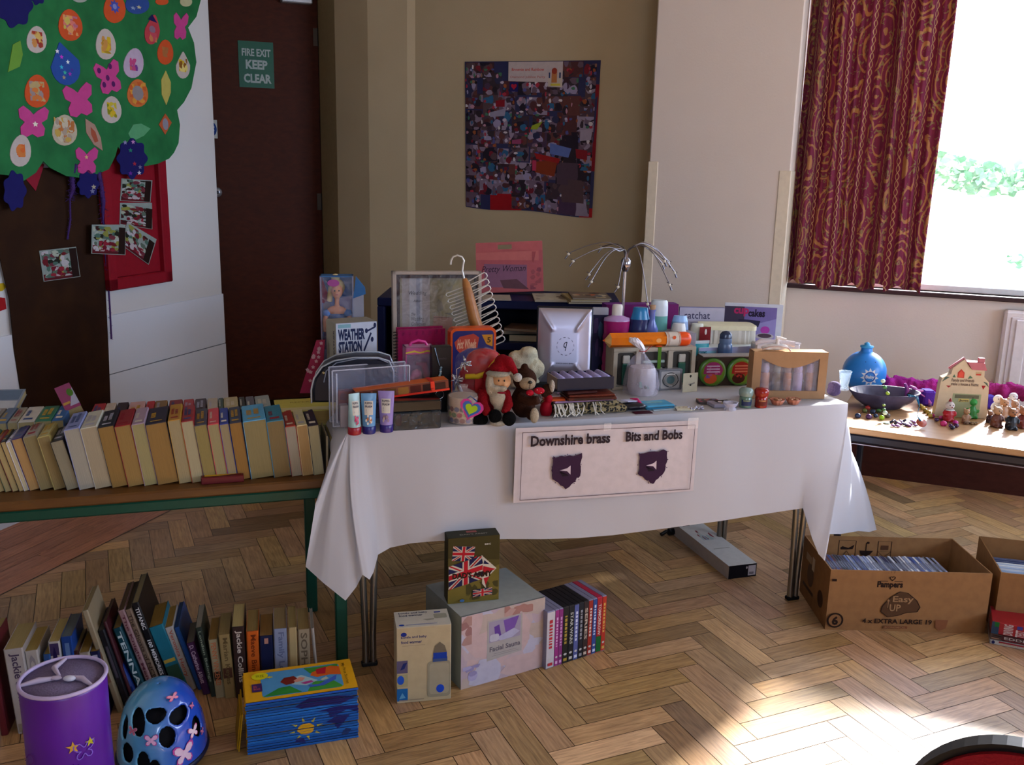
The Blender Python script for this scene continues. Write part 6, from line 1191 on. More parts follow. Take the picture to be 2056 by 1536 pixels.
# lunch tin with orange rim
P = tpt(904, .36, .001); W = (colpt(994, P, tu)-P).length; H = rowpt(660, P).z-P.z; asp = H/W
t = thing('lunch_tin', 'orange rimmed blue case with red flame lettering behind the red gift', 'case', P, TY)
mb = MB(); mb.prism(rrect(0, 0, W, H, .018, 6), 0, .045, mat('#c8480c', .35), 'y'); mb.build('rim', t)
mb = MB(); mb.prism(rrect(.007, .006, W-.008, H-.009, .013, 5), -.001, .002, mat('#161c5c', .3), 'y'); mb.face((0, -.001, 0), (W, 0, 0), (0, 0, H)); mb.pr([(.08, .80), (.2, .88), (.5, .92), (.62, .86), (.58, .70), (.48, .74), (.2, .64), (.12, .70)], '#a83c2c'); mb.tx('Hot Wheels', .14, .70, .56, .84, '#d09878', .03, .3); mb.pr([(.68, .90), (.92, .90), (.92, .72), (.78, .76)], '#b87820'); mb.tx('5', .80, .78, .88, .86, '#3c2810'); mb.blobs(['#6a6c70', '#8a8468', '#4a4c6c', '#303a80'], 12, .1, .08, .9, .6, .08, 3); mb.build('front_panel', t)
# wire tie hanger with wooden body
P = tpt(975, .50, .0); q = LPx(0, 0, P)
t = thing('tie_hanger', 'wooden tie hanger with looped chrome wire arms and hook', 'hanger', P, 0)
a0, a1 = V((930, 566, 0)), V((966, 672, 0))
mb = MB(); c_ = []
def hpnt(s, off=0, y=0): x = a0.x+(a1.x-a0.x)*s; yy = a0.y+(a1.y-a0.y)*s; return q(x+off, yy-off*.32*-1, y)
mb.tube([q(930, 564), q(934, 575), q(940, 600), q(950, 640), q(960, 668), q(972, 705), q(976, 722)], [q.r(4), q.r(8), q.r(10.5), q.r(12), q.r(12.5), q.r(12), q.r(8)], mat('#b87c40', .35, 'wood', col2='#8c5426'), 14); mb.build('wooden_body', t)
mb = MB(); wr = mat('#d0ccc4', .3, 'chrome', .45)
mb.tube([q(930, 566), q(926, 550), q(927, 540), q(929, 530), q(925, 523), q(916, 520), q(908, 523), q(904, 530), q(903, 538)], q.r(1.9), wr, 8); mb.build('hook', t)
for k in range(11):
    cx_, cy_ = 935+3.9*k, 573+12.2*k; rr = 5.4; mb = MB(); pl = [q(cx_, cy_-2, .0), q(cx_+34-k*.2, cy_-16-rr, 0), q(cx_+38-k*.2, cy_-19, 0), q(cx_+40-k*.2, cy_-14.5, 0), q(cx_+37-k*.2, cy_-10, 0), q(cx_+4, cy_+4, 0), q(cx_+4, cy_+4, 0), q(cx_-30, cy_+17, 0), q(cx_-39, cy_+20, 0), q(cx_-41, cy_+24, 0), q(cx_-37, cy_+27, 0), q(cx_, cy_+13, 0)]
    mb.tube(pl[:6], q.r(1.25), wr, 6); mb.tube(pl[6:], q.r(1.25), wr, 6); mb.build('wire_loop', t)
# red cellophane gift with yellow ribbon and silver bow
P = on(962, 842, TH+.001); P = tpt(958, .14, .001); q = LPx(0, 0, P)
t = thing('wrapped_gift', 'red gift in clear cellophane with yellow ribbon and silver bow', 'gift', P)
mb = MB(); mb.ell(q(962, 775, .02), (q.r(46), .042, q.r(58)), mat('#a01014', .35), 20, 14); mb.ell(q(970, 728, .03), (q.r(38), .035, q.r(26)), mat('#8c1014', .35)); g_ = mb.build('red_bag', t, remesh=.005)
mb = MB(); mb.tube([q(935, 752, -.03), q(960, 750, -.036), q(978, 744, -.034), q(990, 728, -.026), q(1006, 712, -.02)], [.008, .009, .009, .010, .012], mat('#c8a818', .3), 8); mb.box(*q(954, 800, -.040), *q(972, 745, -.036), mat('#a80c10', .4)); mb.build('ribbon', t)
mb = MB(); R = random.Random(5)
for (cx_, cy_) in ((918, 755), (932, 722)):
    for k in range(11):
        a = R.uniform(0, 2*PI); l = R.uniform(8, 14); mb.tube([q(cx_, cy_, -.046), q(cx_+l*math.cos(a), cy_+l*math.sin(a), -.052-R.uniform(0, .012)), q(cx_+l*.4*math.cos(a+.9), cy_+l*.4*math.sin(a+.9), -.044)], [.001, .0045, .001], mat('#c4c8d4', .12, 'foil', .8), 5)
mb.tube([q(920, 762, -.044), q(930, 785, -.045), q(934, 800, -.05)], .005, mat('#c0c4d8', .15, 'foil', .6), 6); mb.tube([q(918, 752, -.05), q(918, 735, -.05), q(930, 728, -.05), q(940, 740, -.05)], .0012, CHROME, 6)
mb.build('silver_bow', t)
mb = MB(); R = random.Random(8); ring = []
for j in range(10):
    s = j/9; rr = [48, 54, 56, 55, 52, 50, 48, 42, 30, 14][j]; zz = [835, 820, 800, 780, 765, 750, 730, 715, 705, 700][j]
    ring.append([q(960+(rr+R.uniform(-3, 3))*math.cos(2*PI*i/26), zz+R.uniform(-2, 2), .02+.0009*(rr+R.uniform(-4, 4))*math.sin(2*PI*i/26)) for i in range(26)])
mb.loft(ring, mat('#e4d8dc', .06, 'clear', alpha=.05), False, cap=False); mb.build('cellophane', t)
# mug with heart
P = on(932, 846, TH+.001); P = on(930, 845, TH+.001); q = LPx(0, 0, P)
t = thing('wrapped_mug', 'colourful spotted mug with pink and green heart tag in cellophane', 'mug', P, 0)
r_ = q.r(30); hm = q(930, 793).z
mb = MB(); mb.lathe([(r_*.94, 0), (r_, .004), (r_, hm), (r_*.93, hm), (r_*.93, .01), (0, .008)], mat('#a8907c', .3), 30, cap=False)
R = random.Random(6)
for i in range(3):
    for j in range(7):
        a = -PI/2-1.2+j*.4+(i % 2)*.2; z = .011+i*.017; c_ = ['#5a1420', '#20602c', '#1c3870', '#8c2030', '#2c1838', '#7a8a2c'][(i*5+j*2) % 6]
        mb.add([((r_+.0006)*math.cos(a+x), (r_+.0006)*math.sin(a+x), z+y) for x, y in ngon(0, 0, .20, .0075, 8)], [tuple(range(8))], mat(c_, .3))
mb.build('cup', t)
mb = MB(); mb.tube([(r_*.98, 0, hm*.25), (r_*1.5, -.01, hm*.35), (r_*1.5, -.01, hm*.7), (r_*.98, 0, hm*.8)], .004, mat('#a8907c', .3), 8); mb.build('handle', t)
mb = MB(); o_ = q(947, 812, -r_-.003)
for (s_, c_, y_) in ((1., '#b83080', 0), (.78, '#2c5aa0', -.0006), (.52, '#98b80c', -.0012)): mb.prism([(o_.x+x, o_.z+z) for x, z in [(a*math.cos(-.3)-b_*math.sin(-.3), a*math.sin(-.3)+b_*math.cos(-.3)) for a, b_ in heart(0, 0, q.r(24)*s_)]], o_.y+y_-.0005, o_.y+y_, mat(c_, .4), 'y')
mb.build('heart_tag', t)
mb = MB(); R = random.Random(2); mb.loft([[((r_*1.06*k1+R.uniform(-.001, .001))*math.cos(2*PI*i/20), (r_*1.06*k1+R.uniform(-.001, .001))*math.sin(2*PI*i/20), hm*k2) for i in range(20)] for k1, k2 in ((1, .02), (1.02, .5), (1.02, 1), (.7, 1.15), (.25, 1.28), (.3, 1.4))], mat('#e8dcd8', .06, 'clear', alpha=.2), False, cap=False)
mb.tube([q(934, 800, -r_*.3), q(945, 790, -r_*.6), q(958, 797, -r_)], .002, mat('#1c4c98', .3), 6); mb.build('cellophane', t)
# santa
P = on(1002, 850, TH+.001); q = LPx(0, 0, P)
t = thing('santa_toy', 'plush Santa with white beard and red hat sitting at the table edge', 'soft toy', P)
fr_ = lambda c, c2=None, n='fur': mat(c, .9, n, col2=c2)
mb = MB(); mb.ell(q(990, 800, .045), (q.r(30), .03, q.r(36)), fr_('#98101c')); mb.ell(q(990, 765, .04), (q.r(24), .03, q.r(26)), fr_('#98101c')); mb.tube([q(970, 790, .03), q(968, 812, 0), q(980, 828, -.02)], [.02, .018, .014], fr_('#98101c')); mb.tube([q(1012, 790, .03), q(1020, 812, 0), q(1012, 826, -.02)], [.018, .016, .012], fr_('#98101c')); mb.build('body', t, remesh=.0045)
mb = MB(); mb.ell(q(1004, 766, .018), (q.r(21), .024, q.r(20)), mat('#c0926a', .7)); mb.ell(q(1012, 771, -.006), (.006, .006, .005), mat('#c08468', .7)); hd = mb.build('head', t, remesh=.004)
mb = MB(); [mb.ell(q(x, 763, -.0065), (.0018, .0012, .0034), BLACK, 8, 6) for x in (1000, 1011)]; mb.build('eyes', hd)
mb = MB(); bw = fr_('#cfc4b0', '#b8ac94'); mb.ell(q(982, 772, .010), (q.r(9), .020, q.r(24)), bw); mb.ell(q(994, 778, -.004), (q.r(12), .010, q.r(6)), bw); mb.ell(q(1008, 779, -.004), (q.r(10), .010, q.r(6)), bw); mb.ell(q(998, 800, .004), (q.r(17), .016, q.r(18)), bw); mb.ell(q(1002, 818, .0), (q.r(12), .010, q.r(16)), bw); mb.ell(q(1005, 832, -.002), (q.r(5), .006, q.r(8)), bw); mb.build('beard', t, remesh=.0035)
mb = MB(); mb.ell(q(1006, 785.5, -.016), (q.r(9), .003, q.r(2.2)), mat('#7c1c2c', .6)); mb.build('mouth', hd)
mb = MB(); rh = fr_('#a81020', '#880c18'); mb.ell(q(1002, 742, .022), (q.r(23), .028, q.r(14)), rh); mb.ell(q(1006, 728, .024), (q.r(16), .022, q.r(14)), rh); mb.tube([q(1004, 722, .02), q(1018, 726, .01), q(1030, 742, .002), q(1036, 752, -.002)], [.014, .016, .011, .005], rh, 10); ht = mb.build('hat', t, remesh=.004)
mb = MB(); mb.ell(q(998, 751, .010), (q.r(25), .034, q.r(6.5)), fr_('#c8c0ac')); mb.build('hat_brim', ht)
mb = MB(); mb.ell(q(1037, 756, -.004), q.r(9), fr_('#d8d4cc')); mb.build('pompom', ht)
for (x, y, s_) in ((994, 832, 1), (1022, 836, 1.05)): mb = MB(); mb.ell(q(x, y, -.022), (q.r(14)*s_, .016, q.r(15)*s_), fr_('#060608')); mb.build('mitten', t, remesh=.004)
mb = MB(); mb.ell(q(962, 843, .0), (q.r(19), .022, q.r(14)), fr_('#07080c')); mb.build('boot', t, remesh=.004)
mb = MB(); mb.ell(q(1000, 846, -.02), (q.r(18), .014, q.r(7)), fr_('#c8c0b0')); mb.build('foot_trim', t, remesh=.004)
# brown bear
P = on(1062, 846, TH+.001); q = LPx(0, 0, P)
t = thing('teddy_bear', 'brown teddy bear with cream muzzle and red spotted bow', 'soft toy', P)
bf = fr_('#4a2818', '#2c160c'); mb = MB(); mb.ell(q(1050, 812, .035), (q.r(26), .032, q.r(34)), bf); mb.ell(q(1052, 766, .03), (q.r(25), .032, q.r(24)), bf); mb.ell(q(1051, 740, .026), (q.r(8), .010, q.r(8)), bf); mb.ell(q(1030, 748, .03), (q.r(8), .010, q.r(8)), bf)
mb.tube([q(1040, 795, .0), q(1062, 802, -.02), q(1080, 797, -.03)], [.014, .015, .015], bf, 12); mb.tube([q(1060, 825, .02), q(1068, 832, -.01), q(1070, 834, -.02)], [.02, .018, .014], bf, 12); mb.build('body', t, remesh=.0045)
mb = MB(); mb.ell(q(1057, 768, -.012), (q.r(17), .020, q.r(13)), fr_('#c8b498', '#a89478')); mz = mb.build('muzzle', t, remesh=.004)
mb = MB(); mb.ell(q(1062, 762, -.034), (.0065, .004, .0055), mat('#0a0808', .3)); mb.tube([q(1062, 765, -.035), q(1061, 775, -.033)], .0010, BLACK, 5); mb.build('nose', mz)
mb = MB(); rd = mat('#9c0c24', .6); mb.ell(q(1080, 779, -.03), (q.r(11), .008, q.r(7)), rd); mb.ell(q(1062, 783, -.032), (q.r(8), .008, q.r(6)), rd); [mb.ell(q(x, y, -.0385), (.0012, .0008, .0012), WHITE, 6, 5) for x, y in ((1076, 776), (1084, 781), (1060, 785))]; mb.build('bow', t)
mb = MB(); mb.ell(q(1072, 828, -.034), (q.r(9), .009, q.r(16)), fr_('#cbbfa8', '#b0a48c')); mb.build('foot_pad', t)
P = on(1100, 838, TH+.001); P = P+V((.0, .03, 0)); q = LPx(0, 0, P)
t = thing('small_bear', 'small brown bear in a red patterned coat leaning on the larger bear', 'soft toy', P)
mb = MB(); mb.ell(q(1096, 822, .0), (q.r(13), .018, q.r(18)), mat('#90081c', .7)); mb.ell(q(1100, 800, .0), (q.r(9), .014, q.r(10)), mat('#90081c', .7)); mb.build('coat', t, remesh=.003)
mb = MB(); mb.ell(q(1098, 782, .0), (q.r(13), .016, q.r(12)), bf); mb.ell(q(1092, 790, -.008), (q.r(8), .008, q.r(7)), fr_('#8a6450')); mb.build('head', t, remesh=.003)
mb = MB(); mb.ell(q(1106, 774, -.006), (q.r(6), .012, q.r(13)), fr_('#cdbfae')); mb.build('ear', t)
# cream cloth heap, jewellery case, silver satin lid
P = tpt(1048, .42, .001); q = LPx(0, 0, P); mb = MB(); R = random.Random(4)
for (x, y, rx, rz) in ((1050, 720, 30, 20), (1060, 706, 18, 13), (1036, 730, 22, 16), (1068, 738, 24, 22), (1048, 748, 34, 16), (1030, 716, 12, 10)): mb.ell(q(x, y, R.uniform(-.02, .02)), (q.r(rx), .03, q.r(rz)), mat('#d0cbb4', .9, 'fabric', col2='#b0a888', amt=.1))
mb.ell(q(1048, 765), (q.r(36), .035, q.r(14)), mat('#d0cbb4', .9, 'fabric', col2='#b0a888', amt=.1)); o = mb.build('cream_scarf', loc=P, remesh=.005, label='heap of cream woollen scarf beside the silver satin case', cat='scarf')
dm = o.modifiers.new('wrinkle', 'DISPLACE'); tx_ = bpy.data.textures.new('wr', 'CLOUDS'); tx_.noise_scale = .02; dm.texture = tx_; dm.strength = .012
P = tpt(1074, .43, .001); yw_ = TY-.33; d = V((math.cos(yw_), math.sin(yw_), 0)); W = (colpt(1186, P, d)-P).length; H = rowpt(616, P).z-P.z
t = thing('presentation_case', 'open presentation case with silver satin lid lining', 'case', P, rot=(-.10, 0, yw_))
mb = MB(); mb.box(0, .002, 0, W, .03, H, mat('#0a0c18', .35), .004); mb.build('lid', t)
m_sat, nt, b = newmat('silver_satin'); b.inputs['Base Color'].default_value = (.40, .38, .46, 1); b.inputs['Roughness'].default_value = .33; b.inputs['Metallic'].default_value = .85
mb = MB(); mg = .006
def sat(x, z):
    e = min(x, 1-x, z, 1-z)*2; pil = (1-(1-min(1, e*1.0))**2); ins = .14+0*x
    k = abs(abs(x-.5)-abs(z-.5)); cre = .0025*math.exp(-(k/.03)**2)*(1 if e < .55 else 0)
    return V((mg+x*(W-2*mg), .001-.011*min(1, e*2.1)**.6-cre, mg*1.5+z*(H-2.5*mg)))
mb.grid(sat, 40, 44, m_sat); mb.face((0, -.0106, 0), (W, 0, 0), (0, 0, H)); [mb.pr(r_, '#3c3844') for r_ in ringp(ngon(.52, .52, .11*H/W*.95, .11, 24), .003)[::2]]; mb.tx('q', .49, .465, .555, .575, '#2c2838', 0, .3); mb.tx('LONDON LEGACY JEWELS', .36, .30, .68, .318, '#4a4654'); mb.build('satin_lining', t)
mb = MB(); mb.box(0, -.07, 0, W, .0, .02, mat('#0a0c18', .35), .003); mb.box(.006, -.064, .0195, W-.006, -.004, .021, mat('#20242c', .6)); mb.build('base', t)
# navy box of lilac rolls
P = tpt(1119, .075, .0735); W = (colpt(1232, P, tu)-P).length; H = .038; D_ = .10
t = thing('sock_box', 'open navy box holding a row of six lilac rolled socks', 'box', P, TY)
nv2 = mat('#0c1028', .4)
mb = MB(); mb.box(0, 0, 0, W, D_, .004, nv2); mb.box(0, 0, .004, W, .003, H, nv2); mb.box(0, D_-.003, .004, W, D_, H, nv2); mb.box(0, .003, .004, .003, D_-.003, H, mat('#8a8070', .4)); mb.box(W-.003, .003, .004, W, D_-.003, H, nv2); mb.build('tray', t)
for k in range(6):
    mb = MB(); x0_ = .004+k*(W-.008)/6; w_ = (W-.008)/6; mb.prism([(x0_+w_*.5+w_*.49*math.cos(a), .006+.030*math.sin(a)) if False else (x0_+w_*.5+w_*.49*math.cos(a), .017+.026*math.sin(a)) for a in [i*PI/8 for i in range(9)]]+[(x0_+.0005, .005), (x0_+w_-.0005, .005)], .005, D_-.005, mat('#a49cc8', .8, 'fabric', amt=.05), 'y', True); mb.build('rolled_sock', t)
# what it rests on: wallets on a pink packet on a folded leopard scarf with fringe
P0 = on(1112, 836, TH+.001)
m_leo, nt, b = newmat('leopard_print'); b.inputs['Roughness'].default_value = .9; vo = nt.nodes.new('ShaderNodeTexVoronoi'); vo.inputs['Scale'].default_value = 110; tc = nt.nodes.new('ShaderNodeTexCoord'); nt.links.new(tc.outputs['Object'], vo.inputs[0]); inp(nt, b.inputs['Base Color'], mix(nt, (X(vo.outputs['Distance']) > .48), '#14110e', '#8a7a54'))
W = (colpt(1262, P0, tu)-P0).length
t = thing('leopard_scarf', 'folded leopard print scarf with white fringe at the table front', 'scarf', P0, TY)
mb = MB(); mb.box(0, 0, 0, W, .14, .020, m_leo, .007); mb.box(.004, .006, .0205, W-.03, .138, .036, m_leo, .006); mb.build('folded_cloth', t)
R = random.Random(14)
for k in range(26):
    x = R.choice([R.uniform(0, .03), R.uniform(.04, .08), R.uniform(.085, .15)])
    mb = MB(); mb.tube([(x, .004, .0365), (x+R.uniform(-.003, .003), -.006, .030), (x+R.uniform(-.008, .008), -.010-R.uniform(0, .006), .014), (x+R.uniform(-.016, .016), -.014-R.uniform(0, .01), .0022)], .0019, mat('#cdc8bc', .8), 6); mb.build('fringe_strand', t)
P1 = tp((P0-TO).dot(tu)+.006, (P0-TO).dot(tv)+.012, .0375)
mb = MB(); mb.box(0, 0, 0, .20, .12, .006, mat('#b890b8', .15, 'clear', alpha=.8), .002); mb.blobs  # packet
mb.box(.006, .006, .001, .19, .11, .005, mat('#b4889c', .4)); mb.build('pink_packet', loc=P1, yaw=TY+.03, label='flat pink packet in clear plastic between the scarf and the brown wallet', cat='packet')
P2_ = tp((P0-TO).dot(tu)+.004, (P0-TO).dot(tv)+.05, .0445)
mb = MB(); mb.box(0, 0, 0, .06, .05, .010, mat('#a89490', .4)); mb.box(.004, -.03, .0, .07, .0, .006, mat('#c04c14', .4)); mb.build('photo_card', loc=P2_-tu*.03, yaw=TY-.1, label='pale card and orange packet tucked under the dark wallet', cat='card')
P3 = tpt(1140, .045, .0460); W = (colpt(1238, P3, tu)-P3).length
t = thing('wallet', 'brown leather wallet lying beneath the navy box of rolled socks', 'wallet', P3, TY-.04)
mb = MB(); mb.box(0, 0, 0, W, .09, .010, mat('#4a1c14', .35), .003); mb.box(.004, .004, .0102, W-.004, .088, .017, mat('#5c2418', .35), .003); mb.build('leather_body', t)
mb = MB(); mb.box(.02, -.001, .003, W-.02, .002, .008, mat('#2c0e0a', .4)); mb.build('fold', t)
mb = MB(); mb.box(0, 0, 0, .1, .06, .0075, mat('#3c1a18', .5), .002); mb.build('wallet', loc=P3+V((0, .012, .018)), yaw=TY+.05, label='thin dark wallet between the brown wallet and the navy sock box', cat='wallet')
# dark book behind the satin case, purple bottle, purple box
tbox('framed_picture', 1186, 1216, .57, 618, .02, {'front': lambda m: (m.pr(rect(0, 0, 1, .9), '#2c2c50'), m.pr(rect(0, .9, 1, 1), '#b8bcc8'), m.blobs(['#141428', '#3c5878', '#4c3c68'], 10, .05, .02, .95, .85, .2, 2))}, 'dark picture with pale top edge behind the satin case', 'picture', '#a8acb8', dy=-.25)
def bottle(px, py_base, v, prof, label, name='bottle', cat='bottle', parts=None, z=0., sy=.6, yaw=0., group=None):
    """prof: (half width in px, row) from the base up, several coloured lengths"""
    P = tbase(px, v, z+.001) if v is not None else on(px, py_base, TH+z+.001); q = LPx(0, 0, P); t = thing(name, label, cat, P, yaw, group)
    for nm, c, rough, pts in parts:
        mb = MB(); bz = q(0, q.py).z; mb.lathe([(q.r(w), max(0, q(0, y).z)) for w, y in pts], mat(c, rough), 28, sy=sy); mb.build(nm, t)
    return t, q
bottle(1233, 0, .50, None, 'tall magenta bottle with white cap behind the orange bubble bath', parts=[
 ('body', '#9c1c64', .2, [(25, 770), (27, 765), (26, 745), (27, 735), (25, 730), (27, 720), (25, 705), (25, 690), (27, 676), (25, 668), (26, 645)]), ('shoulder', '#b490c0', .2, [(26, 645), (25, 639), (12, 635), (11, 634)]), ('cap', '#d4d0c8', .4, [(10.5, 635), (10.5, 618), (9.5, 613.5), (7, 612.5)])])
P = tpt(1212, .60, .001); tbox('gift_box', 1212, 1355, .655, 612, .06, {'front': lambda m: m.pr(rect(0, 0, 1, 1), '#6c1c5c'), 'top': lambda m: m.pr(rect(0, 0, 1, 1), '#6a2a78')}, 'long purple box at the back behind the bottles', 'box', '#5a1c68', dy=-.1)
# stand under the bottles (they stand on boxes): white kraft toiletry set
P = tpt(1229, .335, .001); yw_ = TY-.06; d = V((math.cos(yw_), math.sin(yw_), 0)); W = (colpt(1393, P, d)-P).length; H = rowpt(700, P).z-P.z; KH = H; KP = P
t = thing('toiletry_set', 'grey board gift set with arched windows showing green tubes', 'box', P, yw_); kb = mat('#a49c8c', .6)
mb = MB(); D_ = .085
mb.box(0, .012, 0, W, D_, H, kb, .003); mb.box(0, 0, H-.012, W, .012, H, kb, .001); mb.box(0, 0, 0, W, .012, .012, kb, .001)
for x0_, x1_ in ((0, .05), (.27, .33), (.66, .72), (.95, 1)): mb.box(W*x0_, 0, .012, W*x1_, .012, H-.012, kb, .001)
mb.face((0, .0118, 0), (W, 0, 0), (0, 0, H)); [mb.pr(rrect(a, .10, q_, .88, .08, asp=.6), '#3a3834') for a, q_ in ((.05, .27), (.33, .66), (.72, .95))]; mb.build('carton', t)
for (x_, c_) in ((.16, '#1c5448'), (.84, '#1c5040')):
    mb = MB(); mb.box(W*x_-.014, .002, .016, W*x_+.014, .010, H*.62, mat(c_, .3), .003); mb.box(W*x_-.013, .003, H*.62, W*x_+.013, .009, H*.82, mat('#b0aea4', .4), .003); mb.build('tube', t)
mb = MB(); mb.tube([(W*.36, .006, H*.65), (W*.62, .006, H*.66)], .0055, mat('#8ca098', .5), 8); mb.tube([(W*.36, .006, H*.45), (W*.60, .006, H*.47)], .0055, mat('#b4b4ac', .5), 8); mb.ell((W*.62, .006, H*.42), (.012, .005, .014), mat('#101418', .9, 'fur')); mb.build('brush', t)
mb = MB(); mb.box(W*.53, -.002, 0, W*.57, -.0005, H, mat('#4a7420', .5)); mb.box(W*.53, -.001, H, W*.57, D_, H+.001, mat('#4a7420', .5)); mb.ell((W*.55, .01, H+.003), (.014, .008, .003), mat('#c84818', .4)); mb.build('raffia_tie', t)
# orange bubble bath lying on it
A = colpt(1216, KP+V((0, 0, H+.0235)), tu); Bq = colpt(1393, A, d); L = (Bq-A).length
t = thing('bubble_bath', 'orange pencil shaped bubble bath bottle lying on the toiletry set', 'bottle', V((A.x, A.y, A.z))+V((0, .0, 0)), yw_)
def hexr(x, r): return [(x, .03+r*math.cos(PI/6+k*PI/3), r*math.sin(PI/6+k*PI/3)) for k in range(6)]
r_ = .0255
mb = MB(); mb.loft([hexr(L*.075, r_), hexr(L*.70, r_)], mat('#d8700c', .15, ''), False); mb.face((L*.075, .03-r_*.87-.0001, -r_*.5), (L*.62, 0, 0), (0, 0, r_)); mb.tx('PENCIL', .6, .4, .75, .7, '#a85010', 0); mb.pr(ngon(.86, .5, .05, .3), '#e0a060'); mb.build('body', t)
mb = MB(); mb.loft([hexr(0, .0015), hexr(L*.022, .005)], mat('#d85a10', .3), False); mb.loft([hexr(L*.022, .005), hexr(L*.076, r_)], mat('#d8b070', .4), False); mb.build('pencil_tip', t)
mb = MB(); mb.T = Matrix.Translation((0, .03, 0)) @ Matrix.Rotation(PI/2, 4, 'Y'); mb.lathe([(r_*1.02, L*.70), (r_*1.02, L*.86)], mat('#c8bcae', .4), 24); mb.T = Matrix.Identity(4); mb.T = Matrix.Translation((0, .03, 0)) @ Matrix.Rotation(PI/2, 4, 'Y')
for s_ in (.715, .728, .84, .852): mb.lathe([(r_*1.03, L*s_), (r_*1.03, L*(s_+.004))], mat('#9a4c28', .4), 24)
mb.T = Matrix.Identity(4); mb.face((L*.7, .03-r_*1.035, -r_), (L*.16, 0, 0), (0, 0, 2*r_)); mb.pr(ngon(.5, .7, .12, .13), '#c8542c'); mb.build('label', t)
mb = MB(); mb.T = Matrix.Translation((0, .03, 0)) @ Matrix.Rotation(PI/2, 4, 'Y'); mb.lathe([(r_, L*.86), (r_, L*.94), (r_*.85, L*.98), (r_*.4, L)], mat('#d8480c', .35), 24); mb.build('cap', t)
# bottles behind, standing on a low box behind the toiletry set
zb = rowpt(672, tpt(1290, .34)).z-TH
tbox('shelf_box', 1262, 1392, .43, 672, .10, {}, 'plain grey board box carrying the blue and green bottles', 'box', '#8c8890', dy=-.05)
zb = rowpt(672, tpt(1262, .43, .0008)).z-TH
bottle(1284, 0, .475, None, 'dark blue perfume bottle with a bright blue cap behind the orange bottle', z=zb, parts=[('body', '#1c2c60', .15, [(23, 672), (22, 660), (20, 650), (19.5, 641)]), ('cap', '#1c78b0', .25, [(19.5, 641), (16, 628), (15, 619), (13, 617.5)])])
bottle(1321, 0, .505, None, 'tall white and green bottle standing next to the blue cap', z=zb, parts=[('lower_body', '#5c9c94', .3, [(17.5, 672), (18, 660), (18, 634)]), ('upper_body', '#c0ccd4', .3, [(18, 634), (17.5, 615), (16.5, 606), (14, 603)])])
bottle(1308, 0, .45, None, 'small clear bottle with a cork stopper between two larger bottles', z=zb, parts=[('glass', '#5c6cb0', .1, [(12, 670), (13, 662), (6, 645), (5, 628), (7, 622)]), ('cork', '#a88c70', .6, [(5, 624), (6, 618), (6, 613)])])
bottle(1364, 0, .50, None, 'pale blue bottle standing right of the green one', z=zb, parts=[('body', '#7c94b8', .3, [(18, 672), (18, 660), (16, 645)]), ('cap', '#8cb0dc', .3, [(16, 645), (13.5, 637), (12.5, 634)])])
bottle(1362, 0, .455, None, 'low white bottle cap standing in front of the pale blue bottle', z=zb, parts=[('body', '#c8c8c4', .3, [(16, 672), (15, 664), (13, 652), (11, 649)])])
bottle(1394, 0, .52, None, 'squat cream jar beside the white dish rack', name='jar', cat='jar', z=0, parts=[('body', '#cfd0bc', .4, [(14, 720), (14, 690), (13, 660), (11, 650)])])
# silver clip tree
P = tpt(1243, .60, .001); q = LPx(0, 0, P); t = thing('clip_tree', 'silver photo clip tree with curved wire arms at the back of the table', 'stand', P)
mb = MB(); mb.lathe([(.045, 0), (.045, .004), (.008, .008)], CHROME, 28); mb.tube([(0, 0, .004), q(1245, 545)], q.r(3.2), CHROME, 12); mb.build('pole', t)
hub = q(1246, 532)
mb = MB(); mb.lathe([(q.r(5), q(0, 549).z), (q.r(9), q(0, 540).z), (q.r(10), q(0, 528).z), (q.r(5), q(0, 522).z)], mat('#9a98a4', .15, 'chrome', 1.), 16, o=(hub.x, 0, 0)); mb.build('hub', t)
ARM = [(1134, 518, .03, 495), (1140, 526, -.08, 502), (1170, 548, -.12, 505), (1174, 560, -.14, 506), (1224, 568, -.15, 520), (1283, 600, -.13, 498), (1325, 565, -.10, 496), (1346, 550, .04, 494), (1338, 533, .10, 497), (1318, 524, -.04, 498), (1322, 535, .06, 500), (1205, 510, .16, 500)]
for k, (x, y, dep, top) in enumerate(ARM):
    xm = 1246+(x-1246)*.38; mb = MB(); pts = [hub+V((0, 0, 0)), q(1246+(x-1246)*.06, 508, dep*.1), q(1246+(x-1246)*.22, top+3, dep*.3), q(xm, top, dep*.45), q(1246+(x-1246)*.65, top+(y-top)*.28, dep*.7), q(x, y, dep)]
    sm = []
    for i in range(len(pts)-1):
        p0, p1, p2, p3 = pts[max(0, i-1)], pts[i], pts[i+1], pts[min(len(pts)-1, i+2)]
        for s in range(5): u_ = s/5; sm.append(.5*((2*p1)+(p2-p0)*u_+(2*p0-5*p1+4*p2-p3)*u_*u_+(3*p1-p0-3*p2+p3)*u_**3))
    sm.append(pts[-1]); mb.tube(sm, q.r(1.05), mat('#8c8a90', .3, 'steel', 1.), 6); ar = mb.build('arm', t)
    mb = MB(); mb.ell(pts[-1]+V((0, 0, -.003)), (.0055, .004, .0055), mat('#c8c4b8', .3)); mb.tube([pts[-1]+V((0, 0, -.004)), pts[-1]+V((.008 if x > 1246 else -.012, 0, -.022))], [.0022, .0036], mat('#6c6a74', .25, 'steel', .9), 6); mb.tube([pts[-1]+V((-.010, 0, .006)), pts[-1]+V((.010, 0, -.002))], .0014, mat('#5c5a60', .3, 'steel', .9), 5); mb.build('clip', ar)
